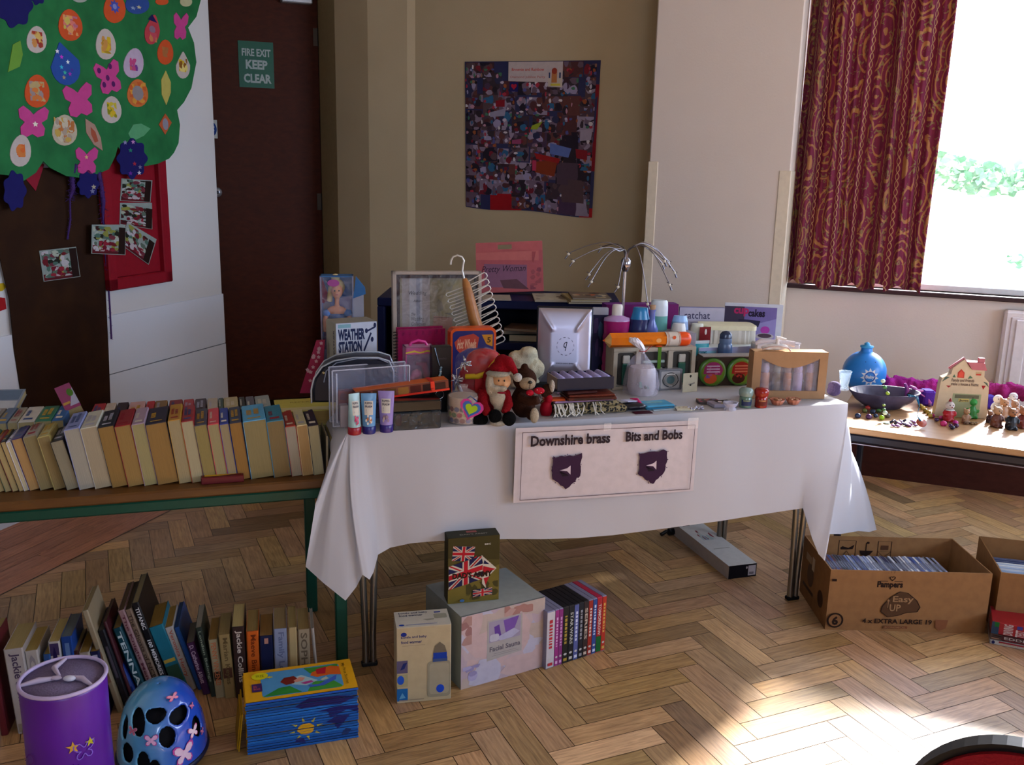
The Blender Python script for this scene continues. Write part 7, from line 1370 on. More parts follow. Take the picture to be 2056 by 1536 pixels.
# books at the back right
def f_cc(m): m.pr(rect(0, 0, 1, 1), '#b4b0c0'); m.tx('catchat', .10, .81, .68, .93, '#4a4660', .01); m.pr(rect(.25, .74, .5, .75), '#8a86a0'); m.pr(rect(.2, .70, .6, .71), '#9a96ac'); m.pr([(.6, .55), (.64, .67), (.68, .68), (.73, .55)], '#2a1c28')
tbox('book', 1358, 1447, .67, 617, .02, {'front': f_cc, 'top': lambda m: m.pr(rect(0, 0, 1, 1), '#6a70a0')}, 'pale book lettered catchat standing at the back right of the table', 'book', '#8084b0', dy=-.28)
def f_cu(m):
    m.pr(rect(0, 0, 1, 1), '#b8bcc8'); m.pr(rect(0, 0, .9, .955), '#6c6098'); m.pr([(0, 0), (.38, 0), (.34, .955), (0, .955)], '#40384c'); m.pr([(.45, .3), (.9, .3), (.9, .78), (.6, .70)], '#8880b4'); m.tx('cup', .16, .80, .42, .93, '#a8285c', .04); m.tx('cakes', .41, .80, .70, .92, '#241a30', .04)
    m.pr([(.25, .66), (.60, .64), (.63, .74), (.25, .76)], '#2c2840'); m.pr(ngon(.72, .60, .08, .06), '#a03c98'); m.pr(ngon(.72, .50, .16, .05), '#a8a4a8'); m.pr(ngon(.72, .51, .12, .035), '#4c3c48'); m.pr(ngon(.2, .64, .06, .04), '#84306c'); m.pr(rect(.3, .58, .55, .62), '#a8a0b4')
P = tpt(1449, .50, .001); tbox('book', 1447, 1562, .64, 608, .014, {'front': f_cu}, 'tall book lettered cupcakes with a white border standing at the back right', 'book', '#c8ccd8', dy=-.45)
# dish rack / ribbed white tray, red tag
P = tpt(1406, .51, .001); W = (colpt(1512, P, ang(2))-P).length; H = rowpt(655, P).z-P.z
t = thing('ribbed_lampshade', 'white ribbed pleated lampshade lying behind the grey bottle', 'lampshade', P, math.radians(2)); wr_ = mat('#dcd8c8', .5)
mb = MB(); n = 64; ring = []
for (zf, ww) in ((0, 1.06), (.5, 1.03), (1, 1.)):
    r1 = []
    for i in range(n):
        a = 2*PI*i/n; rr = 1+(.045 if i % 2 else -.0); cx_ = W/2; sx_ = W/2*ww*rr; ex = 4
        ca_, sa_ = math.cos(a), math.sin(a); x = cx_+sx_*abs(ca_)**(2/ex)*(1 if ca_ > 0 else -1); y = .05+.05*ww*rr*abs(sa_)**(2/ex)*(1 if sa_ > 0 else -1); r1.append((x, y, H*zf))
    ring.append(r1)
mb.loft(ring, mat('#c8c4b8', .6), False); mb.build('pleats', t)
mb = MB(); mb.prism(rrect(-.003, -.004, W+.003, .104, .02), H-.014, H+.002, mat('#d8d2b0', .5)); mb.build('top_band', t)
tbox('price_tag', 1399, 1421, .49, 657, .002, {'front': lambda m: (m.pr(rect(0, 0, 1, 1), '#74181c'), m.pr(ngon(.55, .9, .1, .06), '#c8c0b8'), [m.pr([(.5, .3), (.5+.35*math.cos(a)-.03, .3+.3*math.sin(a)), (.5+.35*math.cos(a)+.05, .3+.3*math.sin(a))], '#a8703c') for a in (.4, .9, 1.4, 1.9, 2.4)])}, 'dark red tag with a gold fan emblem in front of the pleated shade', 'tag', '#70181c')
P = tbase(1404, .44, .001); q = LPx(0, 0, P); t = thing('cream_tube', 'teal tube standing behind the round tins', 'tube', P, TY)
mb = MB(); mb.loft([[(q.r(12+5*s)*math.cos(2*PI*i/20), q.r(9*(1-s)+.8)*math.sin(2*PI*i/20), q(0, 770-(770-690)*s).z) for i in range(20)] for s in (0, .25, .5, .75, 1)], mat('#1c8c98', .3)); mb.face((-q.r(11), -q.r(8.5), q(0, 745).z), (q.r(22), 0, 0), (0, q.r(2.5), q(0, 690).z-q(0, 745).z)); mb.tx('CREME', .1, .6, .9, .75, '#0c5c68'); mb.build('tube_body', t)
mb = MB(); mb.box(-q.r(17), -.001, q(0, 690).z, q.r(17), .001, q(0, 684).z, mat('#b8c4c8', .3)); mb.build('crimp', t)
# long pale boxes
tbox('flat_box', 1400, 1512, .43, 699, .07, {'front': lambda m: (m.pr(rect(0, 0, 1, 1), '#9aa0c4'), m.pr(rect(0, .3, .3, .9), '#80b4cc'))}, 'long pale blue and white box under the pleated shade', 'box', '#d0dcdc')
# round tins
P = tpt(1396, .33, .001); yw_ = TY-.12; d = V((math.cos(yw_), math.sin(yw_), 0)); W = (colpt(1522, P, d)-P).length; H = rowpt(716, P).z-P.z
t = thing('body_butter_box', 'brown box with two round fruit printed tubs in its front', 'box', P, yw_)
mb = MB(); mb.prism([(0, 0), (W, 0), (W, H), (.022, H), (.006, H*.82), (0, H*.5)], .006, .05, mat('#3c3028', .5), 'y'); mb.prism([(.022, H-.002), (W, H-.002), (W, H+.001), (.022, H+.001)], -.004, .05, mat('#8c8480', .4), 'y'); mb.build('carton', t)
for k, (xc_, cols, nm) in enumerate(((1428, ['#8c2c60', '#7c4a9c', '#9a2c78', '#a8507c'], 'a'), (1484, ['#8c2018', '#a03c1c', '#9c2c28', '#6a2010'], 'b'))):
    c_ = colpt(xc_, P+V((0, 0, 0)), d)-P; cxl = c_.length; r_ = H*.47; mb = MB(); mb.T = Matrix.Translation((cxl, .006, H*.47)) @ Matrix.Rotation(PI/2, 4, 'X'); mb.lathe([(r_, 0), (r_, .010), (r_*.93, .013), (0, .013)], mat('#44742c', .3), 32)
    mb.T = Matrix.Identity(4); mb.face((cxl-r_, -.0072, H*.47-r_), (2*r_, 0, 0), (0, 0, 2*r_)); mb.pr(ngon(.5, .5, .43, .43, 28), '#5c7c24'); mb.pr([(.5+.38*math.cos(a*.3+.2), .5+.38*math.sin(a*.3+.2)) for a in range(9)]+[(.15, .45), (.8, .4)], cols[0]); mb.pr(ngon(.42, .28, .24, .18), '#b8502c' if k == 0 else '#3c140c'); mb.blobs(cols, 10, .25, .3, .78, .8, .08, k+3)
    for zz in (.70, .60, .50): mb.pr(rect(.26, zz, .74, zz+.05), '#b89ab8' if k == 0 else '#b86a50')
    mb.build('tub', t)
# cellophane wrapped cup
P = tpt(1287, .27, .001); q = LPx(0, 0, P); t = thing('wrapped_cup', 'white cup wrapped in crinkled cellophane tied with a red wire', 'gift', P)
mb = MB(); mb.lathe([(q.r(24), 0), (q.r(29), q(0, 775).z), (q.r(27), q(0, 742).z), (q.r(24), q(0, 736).z)], mat('#a8a0a4', .4), 24); mb.blobs; mb.face((-q.r(16), -q.r(28.6), q(0, 778).z), (q.r(32), 0, 0), (0, 0, q(0, 745).z-q(0, 778).z)); mb.blobs(['#6c6458', '#8c8890', '#94a8a0'], 9, .1, .1, .9, .8, .12, 3); mb.build('cup', t)
mb = MB(); R = random.Random(3); rg = []
for (w, y, ox) in ((34, 788, 0), (35, 770, 0), (33, 748, -1), (26, 732, -2), (16, 718, -4), (6, 708, -2), (5, 702, 0), (9, 694, -8), (12, 686, -16), (8, 680, -20)): rg.append([q(1286+ox+(w+R.uniform(-2.5, 2.5)*min(1, w/15))*math.cos(2*PI*i/22), y+R.uniform(-1, 1), q.r(w+R.uniform(-2, 2))*math.sin(2*PI*i/22)) for i in range(22)])
mb.loft(rg[:6], mat('#dcd4e4', .06, 'clear', alpha=.22), False, cap=False); mb.loft(rg[5:], mat('#d8d4dc', .3), False, cap=True); mb.build('cellophane', t)
mb = MB(); mb.tube([q(1286+7*math.cos(a), 705, q.r(7)*math.sin(a)) for a in [i*PI/5 for i in range(10)]], .0014, mat('#a82420', .4), 5, closed=True); mb.tube([q(1292, 704, -.01), q(1298, 696, -.012), q(1304, 692, -.012)], .0012, mat('#a82420', .4), 5); mb.build('wire_tie', t)
# compact, earring card
tbox('watch_box', 1322, 1368, 784, 743, .035, {'front': lambda m: (m.pr(rect(.0, 0, 1, 1), '#6c6c70'), m.pr(rrect(.08, .08, .9, .92, .06), '#9c9a98'), [m.pr(r_, '#3c3c3c') for r_ in ringp(ngon(.49, .5, .33, .34, 28), .02)], m.pr(ngon(.49, .5, .27, .28, 24), '#7c7c78'), m.pr(ngon(.49, .5, .18, .2, 12), '#4a6468'), m.pr(rect(.3, .76, .68, .80), '#d8d8d4'), m.pr(rect(.42, .18, .58, .21), '#d8d8d4'))}, 'clear square case with a round silver watch face standing on the cloth', 'case', '#888890', rough=.2)
t = tbox('earring_card', 1370, 1399, 788, 750, .0015, {'front': lambda m: (m.pr(rect(0, 0, 1, 1), '#b0a68c'), m.pr(ngon(.5, .84, .07, .06), '#1c1810'), m.pr(rect(.47, .76, .52, .82), '#1c1810'), m.pr([(.35, .42), (.8, .5), (.82, .44), (.5, .34)], '#7c7468'), m.pr(ngon(.52, .36, .06, .05), '#1c1810'))}, 'cream card with a small earring leaning beside the watch case', 'card', '#b0a68c', dy=.1)
# teal blue wallet packets, zebra bag, trinket packets
P = on(1301, 824, TH+.001); t = thing('coin_purse', 'light blue zipped purse with a white paper tag on the cloth', 'purse', P, TY+.05); W = (on(1360, 822, TH)-P).length
mb = MB(); mb.box(-.006, 0, 0, W, .075, .013, mat('#3c90b4', .4), .006); mb.face((0, 0, .013), (W, 0, 0), (0, .075, 0)); mb.pr([(.1, .45), (.7, .4), (.75, .7), (.15, .8)], '#6ca4b0'); mb.pr([(.3, .55), (.55, .5), (.6, .42), (.35, .6)], '#4c5c60'); mb.build('body', t)
mb = MB(); mb.prism([(0.014, -.012), (W*.93, -.008), (W*.9, .012), (.02, .006)], .0, .0012, mat('#a8bcc4', .5)); mb.tube([(0, -.001, .008), (W, -.001, .008)], .0016, mat('#1c4c60', .4), 6); mb.build('paper_tag', t)
P = on(1243, 826, TH+.001); q = LPx(0, 0, P); t = thing('zebra_bag', 'small dark bag with zebra trim and pink ribbon at the table front', 'bag', P, .1)
m_ze, nt, b = newmat('zebra'); wv = nt.nodes.new('ShaderNodeTexWave'); wv.inputs['Scale'].default_value = 60; wv.inputs['Distortion'].default_value = 6; tc = nt.nodes.new('ShaderNodeTexCoord'); nt.links.new(tc.outputs['Object'], wv.inputs[0]); inp(nt, b.inputs['Base Color'], mix(nt, (X(wv.outputs[1]) > .5), '#101014', '#8c8478'))
mb = MB(); mb.ell((.045, .02, .012), (.045, .028, .012), mat('#0c0e1c', .3)); mb.ell((.055, .012, .014), (.035, .02, .012), mat('#0c1024', .2)); mb.build('body', t, remesh=.003)
mb = MB(); mb.ell((.004, .004, .010), (.020, .012, .010), m_ze); mb.build('trim', t)
mb = MB(); mb.prism([(.01, .03), (.05, .04), (.065, .02), (.03, .012)], .027, .030, mat('#b8bcd8', .4)); mb.tube([(.045, .045, .028), (.062, .03, .030), (.072, .012, .022)], [.004, .007, .004], mat('#c02c70', .4), 8); mb.build('ribbon', t)
tbox('dark_red_card', 1276, 1312, 832, 826, .03, {}, 'dark red card lying flat at the very front edge of the cloth', 'card', '#3c0c1c', H=.0015)
P = on(1362, 826, TH+.001); t = thing('brooch_packet', 'clear packet with cream card and silver trinkets lying on the cloth', 'packet', P, TY)
mb = MB(); mb.prism([(0, .01), (.045, -.002), (.062, .006), (.05, .04), (.01, .045)], 0, .004, mat('#c8c0a8', .5)); mb.face((0, 0, .004), (.06, 0, 0), (0, .04, 0)); mb.blobs(['#5c5040', '#7c3038', '#607060'], 6, .2, .5, .9, .9, .1, 2); mb.build('card', t)
mb = MB(); R = random.Random(12)
for k in range(26): mb.ell((.045+R.uniform(0, .055), R.uniform(.002, .03), .004), (.0035, .0035, .003), mat(R.choice(['#a8a8c0', '#c8c8dc', '#8c8ca4', '#b8b4c4']), .1, 'chrome', .6), 6, 5)
mb.build('silver_trinkets', t)
P = on(1418, 826, TH+.001); P = on(1412, 800, TH+.001)
tbox('flower_packet', 1404, 1446, 812, 806, .05, {'top': lambda m: m.blobs(['#b86838', '#a04c60', '#3c3034', '#7c6c94', '#b89878'], 24, .0, .0, 1, 1, .14, 4)}, 'flat packet with orange and violet flowers before the round tubs', 'packet', '#4c4444', dy=-.25, H=.008)
tbox('earring_packet', 1434, 1482, .035, 800, .05, {'top': lambda m: (m.pr(rect(.25, .4, .85, 1), '#101014'), m.pr(ngon(.42, .6, .09, .15), '#d8d8e0'), m.pr(ngon(.68, .6, .09, .15), '#d8d8e0'), m.pr(rect(.35, .12, .95, .3), '#a8942c'))}, 'clear packet with white earrings on black card beside the green candle', 'packet', '#9a98ac', H=.012, rough=.2)
P = on(1466, 823, TH+.001); q = LPx(0, 0, P); mb = MB(); gl = mat('#c0c4dc', .05, 'clear', alpha=.55)
mb.lathe([(q.r(12), 0), (q.r(13), .004), (q.r(10), .010), (q.r(15), .020), (q.r(16), .026), (q.r(12), .024), (q.r(9), .012)], gl, 8, cap=False); mb.build('glass_holder', loc=P, label='small faceted glass candle holder at the table front', cat='candle holder')
for (xc_, nm, c1, c2, c3, lb) in ((1496, 'g', '#5a7868', '#1c2c54', '#6c7c64', 'green glass candle jar with dark blue label'), (1527, 'r', '#8c1c14', '#5c1810', '#a06c44', 'red glass candle jar with brown label')):
    P = on(xc_, 817, TH+.001); q = LPx(0, 0, P); t = thing('candle_jar', lb+' at the right front of the table', 'candle', P, 0, 'small candle jars'); r_ = q.r(13)
    mb = MB(); mb.lathe([(r_*.9, 0), (r_*.95, .003), (r_*.95, q(0, 797).z), (r_*.8, q(0, 794).z)], mat(c1, .12), 24); mb.build('glass', t)
    mb = MB(); mb.lathe([(r_, q(0, 794).z), (r_*1.1, q(0, 790).z), (r_*1.1, q(0, 783).z), (r_*.85, q(0, 779).z), (0, q(0, 778).z)], mat(c1 if nm == 'r' else '#7c9490', .2), 24); mb.build('lid', t)
    mb = MB(); zz0, zz1 = .008, q(0, 800).z
    mb.loft([[(r_*.975*math.cos(-PI/2+a), r_*.975*math.sin(-PI/2+a), z) for a in [-.9+i*.15 for i in range(13)]] for z in (zz0, zz1)], mat(c2, .4), True, close=False); mb.loft([[(r_*.985*math.cos(-PI/2+a), r_*.985*math.sin(-PI/2+a), z) for a in [-.6+i*.15 for i in range(9)]] for z in (zz1*.8, zz1*.95)], mat(c3, .4), True, close=False); mb.build('label', t)
# two scalloped tealight cups
for k, xc_ in enumerate((1560, 1592)):
    P = on(xc_, 812-k, TH+.001); q = LPx(0, 0, P); t = thing('tealight_cup', ['left peach scalloped candle cup before the window box', 'right peach scalloped candle cup before the window box'][k], 'candle', P, 0, 'peach candle cups'); sc_ = mat('#b07058', .45)
    mb = MB(); mb.loft([[(q.r(w)*(1+.06*math.cos(10*2*PI*i/40))*math.cos(2*PI*i/40), q.r(w)*(1+.06*math.cos(10*2*PI*i/40))*math.sin(2*PI*i/40), z) for i in range(40)] for w, z in ((9, 0), (11, .006), (15, .018), (14, .018), (10, .012))], sc_); mb.build('cup', t)
    mb = MB(); R = random.Random(k); [mb.ell((q.r(8)*R.uniform(-1, 1), q.r(8)*R.uniform(-1, 1), .016), (.005, .005, .004), mat('#a87c60', .6), 7, 5) for i in range(16)]; mb.build('crumb_topping', t)
# kraft gift box with curved window and lavender bottles
P = on(1507, 800, TH+.001); yw_ = TY-.24; d = V((math.cos(yw_), math.sin(yw_), 0)); Q = colpt(1655, P, d); W = (Q-P).length; H = rowpt(706, P).z-P.z; D_ = .055
t = thing('bath_gift_box', 'kraft gift box with curved window showing lilac and amber bottles', 'box', P, yw_); kr = mat('#9c7856', .6, 'card')
pts = [(0, 0), (W, 0), (W, H), (0, H)]; x0_, x1_, z0_, z1_ = W*.11, W*.89, H*.17, H*.86
mb = MB(); mb.box(0, 0, 0, x0_, .003, H, kr); mb.box(x1_, 0, 0, W, .003, H, kr); mb.box(x0_, 0, 0, x1_, .003, z0_, kr); mb.box(x0_, 0, z1_, x1_, .003, H, kr)
cv = [(x0_, z1_)]+[(x0_+(x1_-x0_)*i/12, z1_-H*.20*math.sin(PI*i/12)) for i in range(1, 12)]+[(x1_, z1_)]; mb.prism(cv, 0, .003, kr, 'y')
mb.box(0, D_-.003, 0, W, D_, H, kr); mb.box(0, .003, 0, .003, D_-.003, H, kr); mb.box(W-.003, .003, 0, W, D_-.003, H, mat('#c8c0b0', .5)); mb.box(0, .003, 0, W, D_-.003, .003, kr); mb.box(0, .003, H-.003, W, D_-.003, H, mat('#c09468', .5)); mb.build('carton', t)
for k, (xf, c_, c2, w_) in enumerate(((.20, '#a87a64', '#a8a0b8', .016), (.36, '#6a5a44', '#8c8a80', .014), (.51, '#a06a48', '#8a7068', .013), (.65, '#9c8cac', '#a494b4', .016), (.81, '#9c7058', '#9484a0', .013))):
    mb = MB(); mb.lathe([(w_*.9, .004), (w_, .008), (w_, H*.5), (w_*.9, H*.54)], mat(c_, .2), 18, o=(W*xf, .026, 0)); mb.lathe([(w_*.8, H*.54), (w_*.9, H*.62), (w_*.7, H*.74)], mat(c2, .35), 18, o=(W*xf, .026, 0)); mb.build('bath_bottle', t)
mb = MB(); mb.box(x0_, .0032, z0_, x1_, .0038, z1_, mat('#e0dcec', .05, 'clear', alpha=.09)); mb.build('window_film', t)
# white pump dispenser set lying on top
P3 = P+V((0, 0, H+.001))+d*(.03)+V((0, .015, 0)); q = LPx(0, 0, P3)
t = thing('pump_dispenser', 'white soap pump and wrapped plastic lying on the kraft box', 'dispenser', P3); wp_ = mat('#dcd8d4', .3)
mb = MB(); mb.ell((.05, .014, .012), (.042, .016, .012), wp_); mb.ell((.02, .012, .009), (.022, .014, .009), wp_); mb.build('wrapped_body', t, remesh=.003)
mb = MB(); mb.tube([(.052, .010, .02), (.052, .010, .040)], [.007, .006], wp_, 10); mb.tube([(.046, .010, .044), (.058, .010, .043), (.080, .008, .038)], [.0055, .005, .0035], wp_, 10); mb.build('pump_head', t)
mb = MB(); mb.tube([(-.02, .02, .02), (-.005, .018, .028), (.03, .016, .030), (.075, .012, .028), (.11, .010, .022)], [.006, .008, .006, .008, .010], mat('#d0c8cc', .15, 'clear', alpha=.7), 8); mb.tube([(.0, 0, .004), (.02, -.008, .014), (.05, -.01, .018), (.085, -.004, .012), (.095, -.004, .001)], .0025, mat('#c0a8a0', .3), 6); mb.build('plastic_wrap', t)
# plastic wrapped white basket between the shade and the kraft box
P = tpt(1512, .36, .001); q = LPx(0, 0, P); mb = MB(); mb.box(0, 0, 0, q.r(92), .06, q(0, 690).z, mat('#b8b4b8', .3), .006); mb.tube([(0, 0, q(0, 690).z), (.02, 0, q(0, 682).z), (.10, .0, q(0, 686).z), (q.r(92), 0, q(0, 690).z)], .004, mat('#d8d4d8', .2, 'clear', alpha=.8), 8); mb.build('wrapped_basket', loc=P, yaw=TY-.2, label='white basket in clear wrap standing behind the kraft window box', cat='basket')
# grey blue sports bottle
P = tpt(1450, .235, .001); P = tpt(1451, .22, .001); q = LPx(0, 0, P); P.z = TH+.001
zbt = rowpt(714, tpt(1451, .22)).z
P = V((P.x, P.y, zbt)) if False else P
bt, q = bottle(1451, 0, .41, None, 'slate blue bottle with domed dark cap standing behind the round tubs', parts=[('body', '#3c5478', .25, [(14.5, 775), (14.5, 700), (14, 692), (11, 688)]), ('collar', '#4c6484', .3, [(12, 690), (12.5, 684), (12, 680)]), ('cap', '#20304c', .2, [(12.5, 680), (12, 672), (8, 666.5), (0, 665)])])
# lavender sachet and vase at the right end
P = tpt(1673, .10, .001); q = LPx(0, 0, P); mb = MB(); mb.ell((0, 0, .018), (.024, .022, .018), mat('#6c5c84', .9, 'fur', col2='#4a3c60')); mb.ell((.0, .0, .036), (.022, .02, .016), mat('#d0ccd8', .5, 'fabric')); mb.build('lavender_sachet', loc=P, remesh=.003, label='white and violet lavender sachet at the right end of the table', cat='sachet')
P = tpt(1694, .17, .001); q = LPx(0, 0, P); mb = MB(); mb.lathe([(q.r(9), 0), (q.r(10), .003), (q.r(7), .02), (q.r(8), q(0, 775).z), (q.r(12), q(0, 748).z), (q.r(13), q(0, 745).z), (q.r(11), q(0, 748).z), (q.r(6.5), q(0, 780).z), (q.r(6), .012)], mat('#b4c8d8', .06, 'clear', alpha=.42), 24, cap=False); mb.build('glass_vase', loc=P, label='small flared glass vase at the right corner of the table', cat='vase')
# ------------------------------------------------------------ on the navy shelf unit
P = nT @ V((0, 0, NHt)); 
a_ = onwall(958, 574, (0, nf+.20), V((1, -.02, 0))); b__ = onwall(1092, 583, (0, nf+.20), V((1, -.02, 0))); W = (b__-a_).length; a_.z = NHt+.001
Ht = rowpt(487, a_).z-a_.z
def f_pw(m):
    m.pr(rect(0, 0, 1, 1), '#a85458'); m.pr([(0, .82), (.94, .76), (.94, 1), (0, 1)], '#b86460'); m.pr([(.12, .14), (.75, .10), (.76, .66), (.12, .72)], '#80566c'); m.pr([(.35, .3), (.6, .32), (.78, .06), (.40, .10)], '#5c3c44'); m.tx('Pretty Woman', .08, .46, .74, .66, '#2c1c2c', -.004, .35); m.blobs(['#80404c', '#904a50'], 12, .80, .05, .97, .6, .07, 3); m.pr([(.84, .98), (.9, .98), (.86, .70), (.84, .74)], '#98484c')
t = thing('carrier_bag', 'pink gift bag lettered Pretty Woman standing on the navy shelf unit', 'bag', a_, rot=(-.18, -.06, -.02))
mb = MB(); mb.box(0, 0, 0, W, .045, Ht*.80, mat('#a05054', .5), .004)
g0, g1, zt0 = W*.33, W*.54, Ht*.80
mb.box(0, .018, zt0, g0, .026, Ht, mat('#b05a5a', .5)); mb.box(g1, .018, zt0, W, .026, Ht, mat('#b05a5a', .5)); mb.box(g0, .018, zt0, g1, .026, zt0+Ht*.06, mat('#b05a5a', .5)); mb.box(g0, .018, Ht*.95, g1, .026, Ht, mat('#b05a5a', .5))
mb.face((0, 0, 0), (W, 0, 0), (0, 0, Ht*.80)); f_pw(mb); mb.build('bag_body', t)
R = random.Random(3)
def mag(px0, px1, yb, h, cov, label, dep=.16, z=0., cols=(), grp='magazines on the navy shelf unit', dyw=0.):
    P = on(px0, yb, NHt+z+.0008); W = (colpt(px1, P, V((1, 0, 0)))-P).length
    mb = MB(); mb.box(0, 0, 0, W, dep, h, mat(cov, .5)); mb.face((0, 0, h), (W, 0, 0), (0, dep, 0)); mb.blobs(list(cols) or [cov], 12, .05, .05, .95, .95, .2, int(px0)); mb.face((0, 0, 0), (W, 0, 0), (0, 0, h)); mb.pr(rect(0, .1, 1, .6), '#9a9080'); mb.build('magazine', loc=P, yaw=dyw, label=label, cat='magazine', group=grp)
mag(1074, 1146, 606, .007, '#a8a08c', 'pale magazine lying at the left of the magazines on the navy unit', .22, 0, ['#8c8474', '#b0a894', '#6c645c'], dyw=.04)
mag(1142, 1222, 610, .008, '#8c7c5c', 'bottom magazine of the right pile on the navy unit', .22, 0, ['#7c6c4c', '#5c4a38', '#a89470'], dyw=.10)
mag(1146, 1226, 606, .008, '#94845c', 'middle magazine of the right pile on the navy unit', .21, .009, ['#7c6c4c', '#5c4a38'], dyw=.14)
mag(1150, 1228, 601, .006, '#6c5c4c', 'top magazine with dark cover of the right pile on the navy unit', .18, .018, ['#3c3430', '#a84c28', '#9c8c6c', '#4c4c54', '#b8a888'], dyw=.05)
tbox('envelope', 972, 1022, .78, 574, .0, {}, 'x', 'x', '#a89c94') if False else None
P = on(968, 603, NHt+.001); mb = MB(); mb.box(0, 0, 0, .12, .16, .003, mat('#a09484', .6)); mb.build('envelope', loc=P, yaw=.05, label='cream envelope on the navy unit left of the magazines, under the pink bag', cat='envelope')
# books inside the unit
for k, (x0_, x1_, yt_, h_, c_, p_, lb) in enumerate(((1000, 1072, 688, .028, '#1c3c34', '#a8a088', 'green book with pale pages lying on the shelf of the navy unit'), (985, 1068, 672, .016, '#3a3028', '#8c8474', 'dark book lying on the green book inside the navy unit'), (990, 1040, 664, .010, '#7c5c48', '#8c7c64', 'brown papers on top of the dark book inside the navy unit'))):
    z_ = zsh+.001+sum((.029, .017, .0)[:k]); A = nT @ V((0, .02, z_)); A = colpt(x0_+22, V((NL.x, NL.y+.03, z_)), V((1, 0, 0))); flatbook(A, -.02+(0, .15, -.2)[k], .20-.02*k, .14, h_, c_, p_, lb, spine='', name='book')
# ------------------------------------------------------------ goods on the low table under the window
def lb(px, py, z=0.): return on(px, py, LH+z+.001)
# blue money box ball
P = lb(1731, 786); q = LPx(0, 0, P); r_ = q.r(42); t = thing('money_box', 'round sky blue pottery money box with white sun lettered Baby', 'money box', P, 0)
zc_ = r_*.97; blu = mat('#1f78c8', .3)
mb = MB(); mb.lathe([(r_*math.sin(a), zc_-r_*math.cos(a)) for a in [.25+i*(PI-.55)/20 for i in range(21)]]+[(r_*.27, zc_+r_*1.02), (r_*.24, zc_+r_*1.2)], blu, 40); mb.build('body', t)
mb = MB(); mb.lathe([(r_*.25, zc_+r_*1.15), (r_*.30, zc_+r_*1.18), (r_*.30, zc_+r_*1.26), (r_*.12, zc_+r_*1.30), (r_*.14, zc_+r_*1.36), (r_*.06, zc_+r_*1.42), (0, zc_+r_*1.43)], mat('#3c94c8', .35), 20); mb.build('stopper', t)
def onball(x, z, k=1.004): y = math.sqrt(max(0, 1-x*x-z*z)); return V((x*r_*k, -y*r_*k, zc_+z*r_*k))
mb = MB(); cx_, cz_ = -.08, -.05
mb.add([onball(cx_+x, cz_+z) for x, z in star(0, 0, .42, .27, 11)], [tuple(range(22))], mat('#c4ccd4', .5)); mb.add([onball(cx_+x, cz_+z, 1.010) for x, z in ngon(0, 0, .25, .25, 24)], [tuple(range(24))], mat('#1c50a0', .4))
vs2, fs2 = textpolys('Baby', .03); mb.add([onball(cx_-.2+a*.40, cz_-.11+b_*.2, 1.018) for a, b_ in vs2], fs2, mat('#d0d4d8', .5)); mb.build('sun_print', t)
mb = MB(); mb.add([onball(x, z, 1.006) for x, z in rect(-.28, .60, .2, .63)], [(0, 1, 2, 3)], BLACK); mb.build('coin_slot', t)
# stone bowl
P = lb(1776, 820); q = LPx(0, 0, P); rb_ = q.r(70); hb_ = q(0, 786).z; t = thing('stone_bowl', 'dark grey stone bowl holding jewellery on the low table', 'bowl', P+V((0, .02, 0)), 0)
st_ = mat('#4a4458', .5, 'card', col2='#2c2838', scale=20)
mb = MB(); mb.lathe([(rb_*.45, 0), (rb_*.52, .004), (rb_*.8, hb_*.45), (rb_, hb_*.97), (rb_*.99, hb_), (rb_*.94, hb_*.98), (rb_*.72, hb_*.4), (rb_*.4, hb_*.22), (0, hb_*.2)], st_, 40, sy=.72, cap=True); mb.build('bowl', t)
def beads(pts, rs, cols, name, label, cat, P0, seed=1, jit=.0):
    R = random.Random(seed); t = thing(name, label, cat, P0)
    n = len(pts)
    if n > 1 and name != 'bead_heap':
        mb = MB(); mb.tube(pts, .0009, mat('#2c2438', .6), 5); mb.build('cord', t)
    for i, p in enumerate(pts):
        mb = MB(); r0 = rs[i % len(rs)]*1.3; mb.ell(p, (r0, r0, r0*R.uniform(.75, 1)), mat(cols[i % len(cols)], .2), 12, 8); mb.build('bead', t)
    return t
def px3(q, L, r=.007): return [lb(x, y)-q.P+V((0, 0, r)) for x, y, *_ in L]
def px4(q, L): return [q(*p) for p in L]
P = lb(1745, 846); q = LPx(0, 0, P)
beads(px3(q, [(1722, 838, .01), (1736, 828, .02), (1744, 840, 0), (1742, 822, .02), (1752, 830, .01), (1758, 838, 0), (1764, 828, .01), (1770, 842, -.005), (1776, 832, .01), (1782, 838, 0)]), [.0095, .0085, .0095, .008, .009, .0075, .0085, .008], ['#1c2c4c', '#5a6028', '#4c2858', '#b8342c', '#1c2c48', '#20304c', '#3c6c34', '#8cb81c', '#3c4820', '#58483c'], 'bead_necklace', 'necklace of big dark blue, red and green beads before the stone bowl', 'necklace', P, 3)
P = lb(1765, 835); q = LPx(0, 0, P)
beads(px4(q, [(1771, 768, .03), (1772, 778, .01), (1773, 787, -.02), (1757, 804, -.075), (1759, 813, -.072), (1762, 820, -.07)]), [.0075, .007, .0065, .005, .0055], ['#b8ccb8', '#3c7c44', '#86a42c', '#7a9a4c', '#3c6c34'], 'bead_necklace', 'green bead necklace hanging over the rim of the stone bowl', 'necklace', P, 4)
P = lb(1850, 858); q = LPx(0, 0, P); t = thing('pendant', 'blue cord necklace with an orange disc pendant hanging from the bowl', 'necklace', P); bc2 = mat('#0c5c84', .6)
for k in range(4): mb = MB(); mb.tube(px4(q, [(1822-k, 800-k*2, .02), (1830+k*2, 796, -.0), (1836, 812, -.02), (1834, 832, -.02), (1845+k, 845, .0), (1848, 848, 0)]), .0011, bc2, 5); mb.build('cord', t)
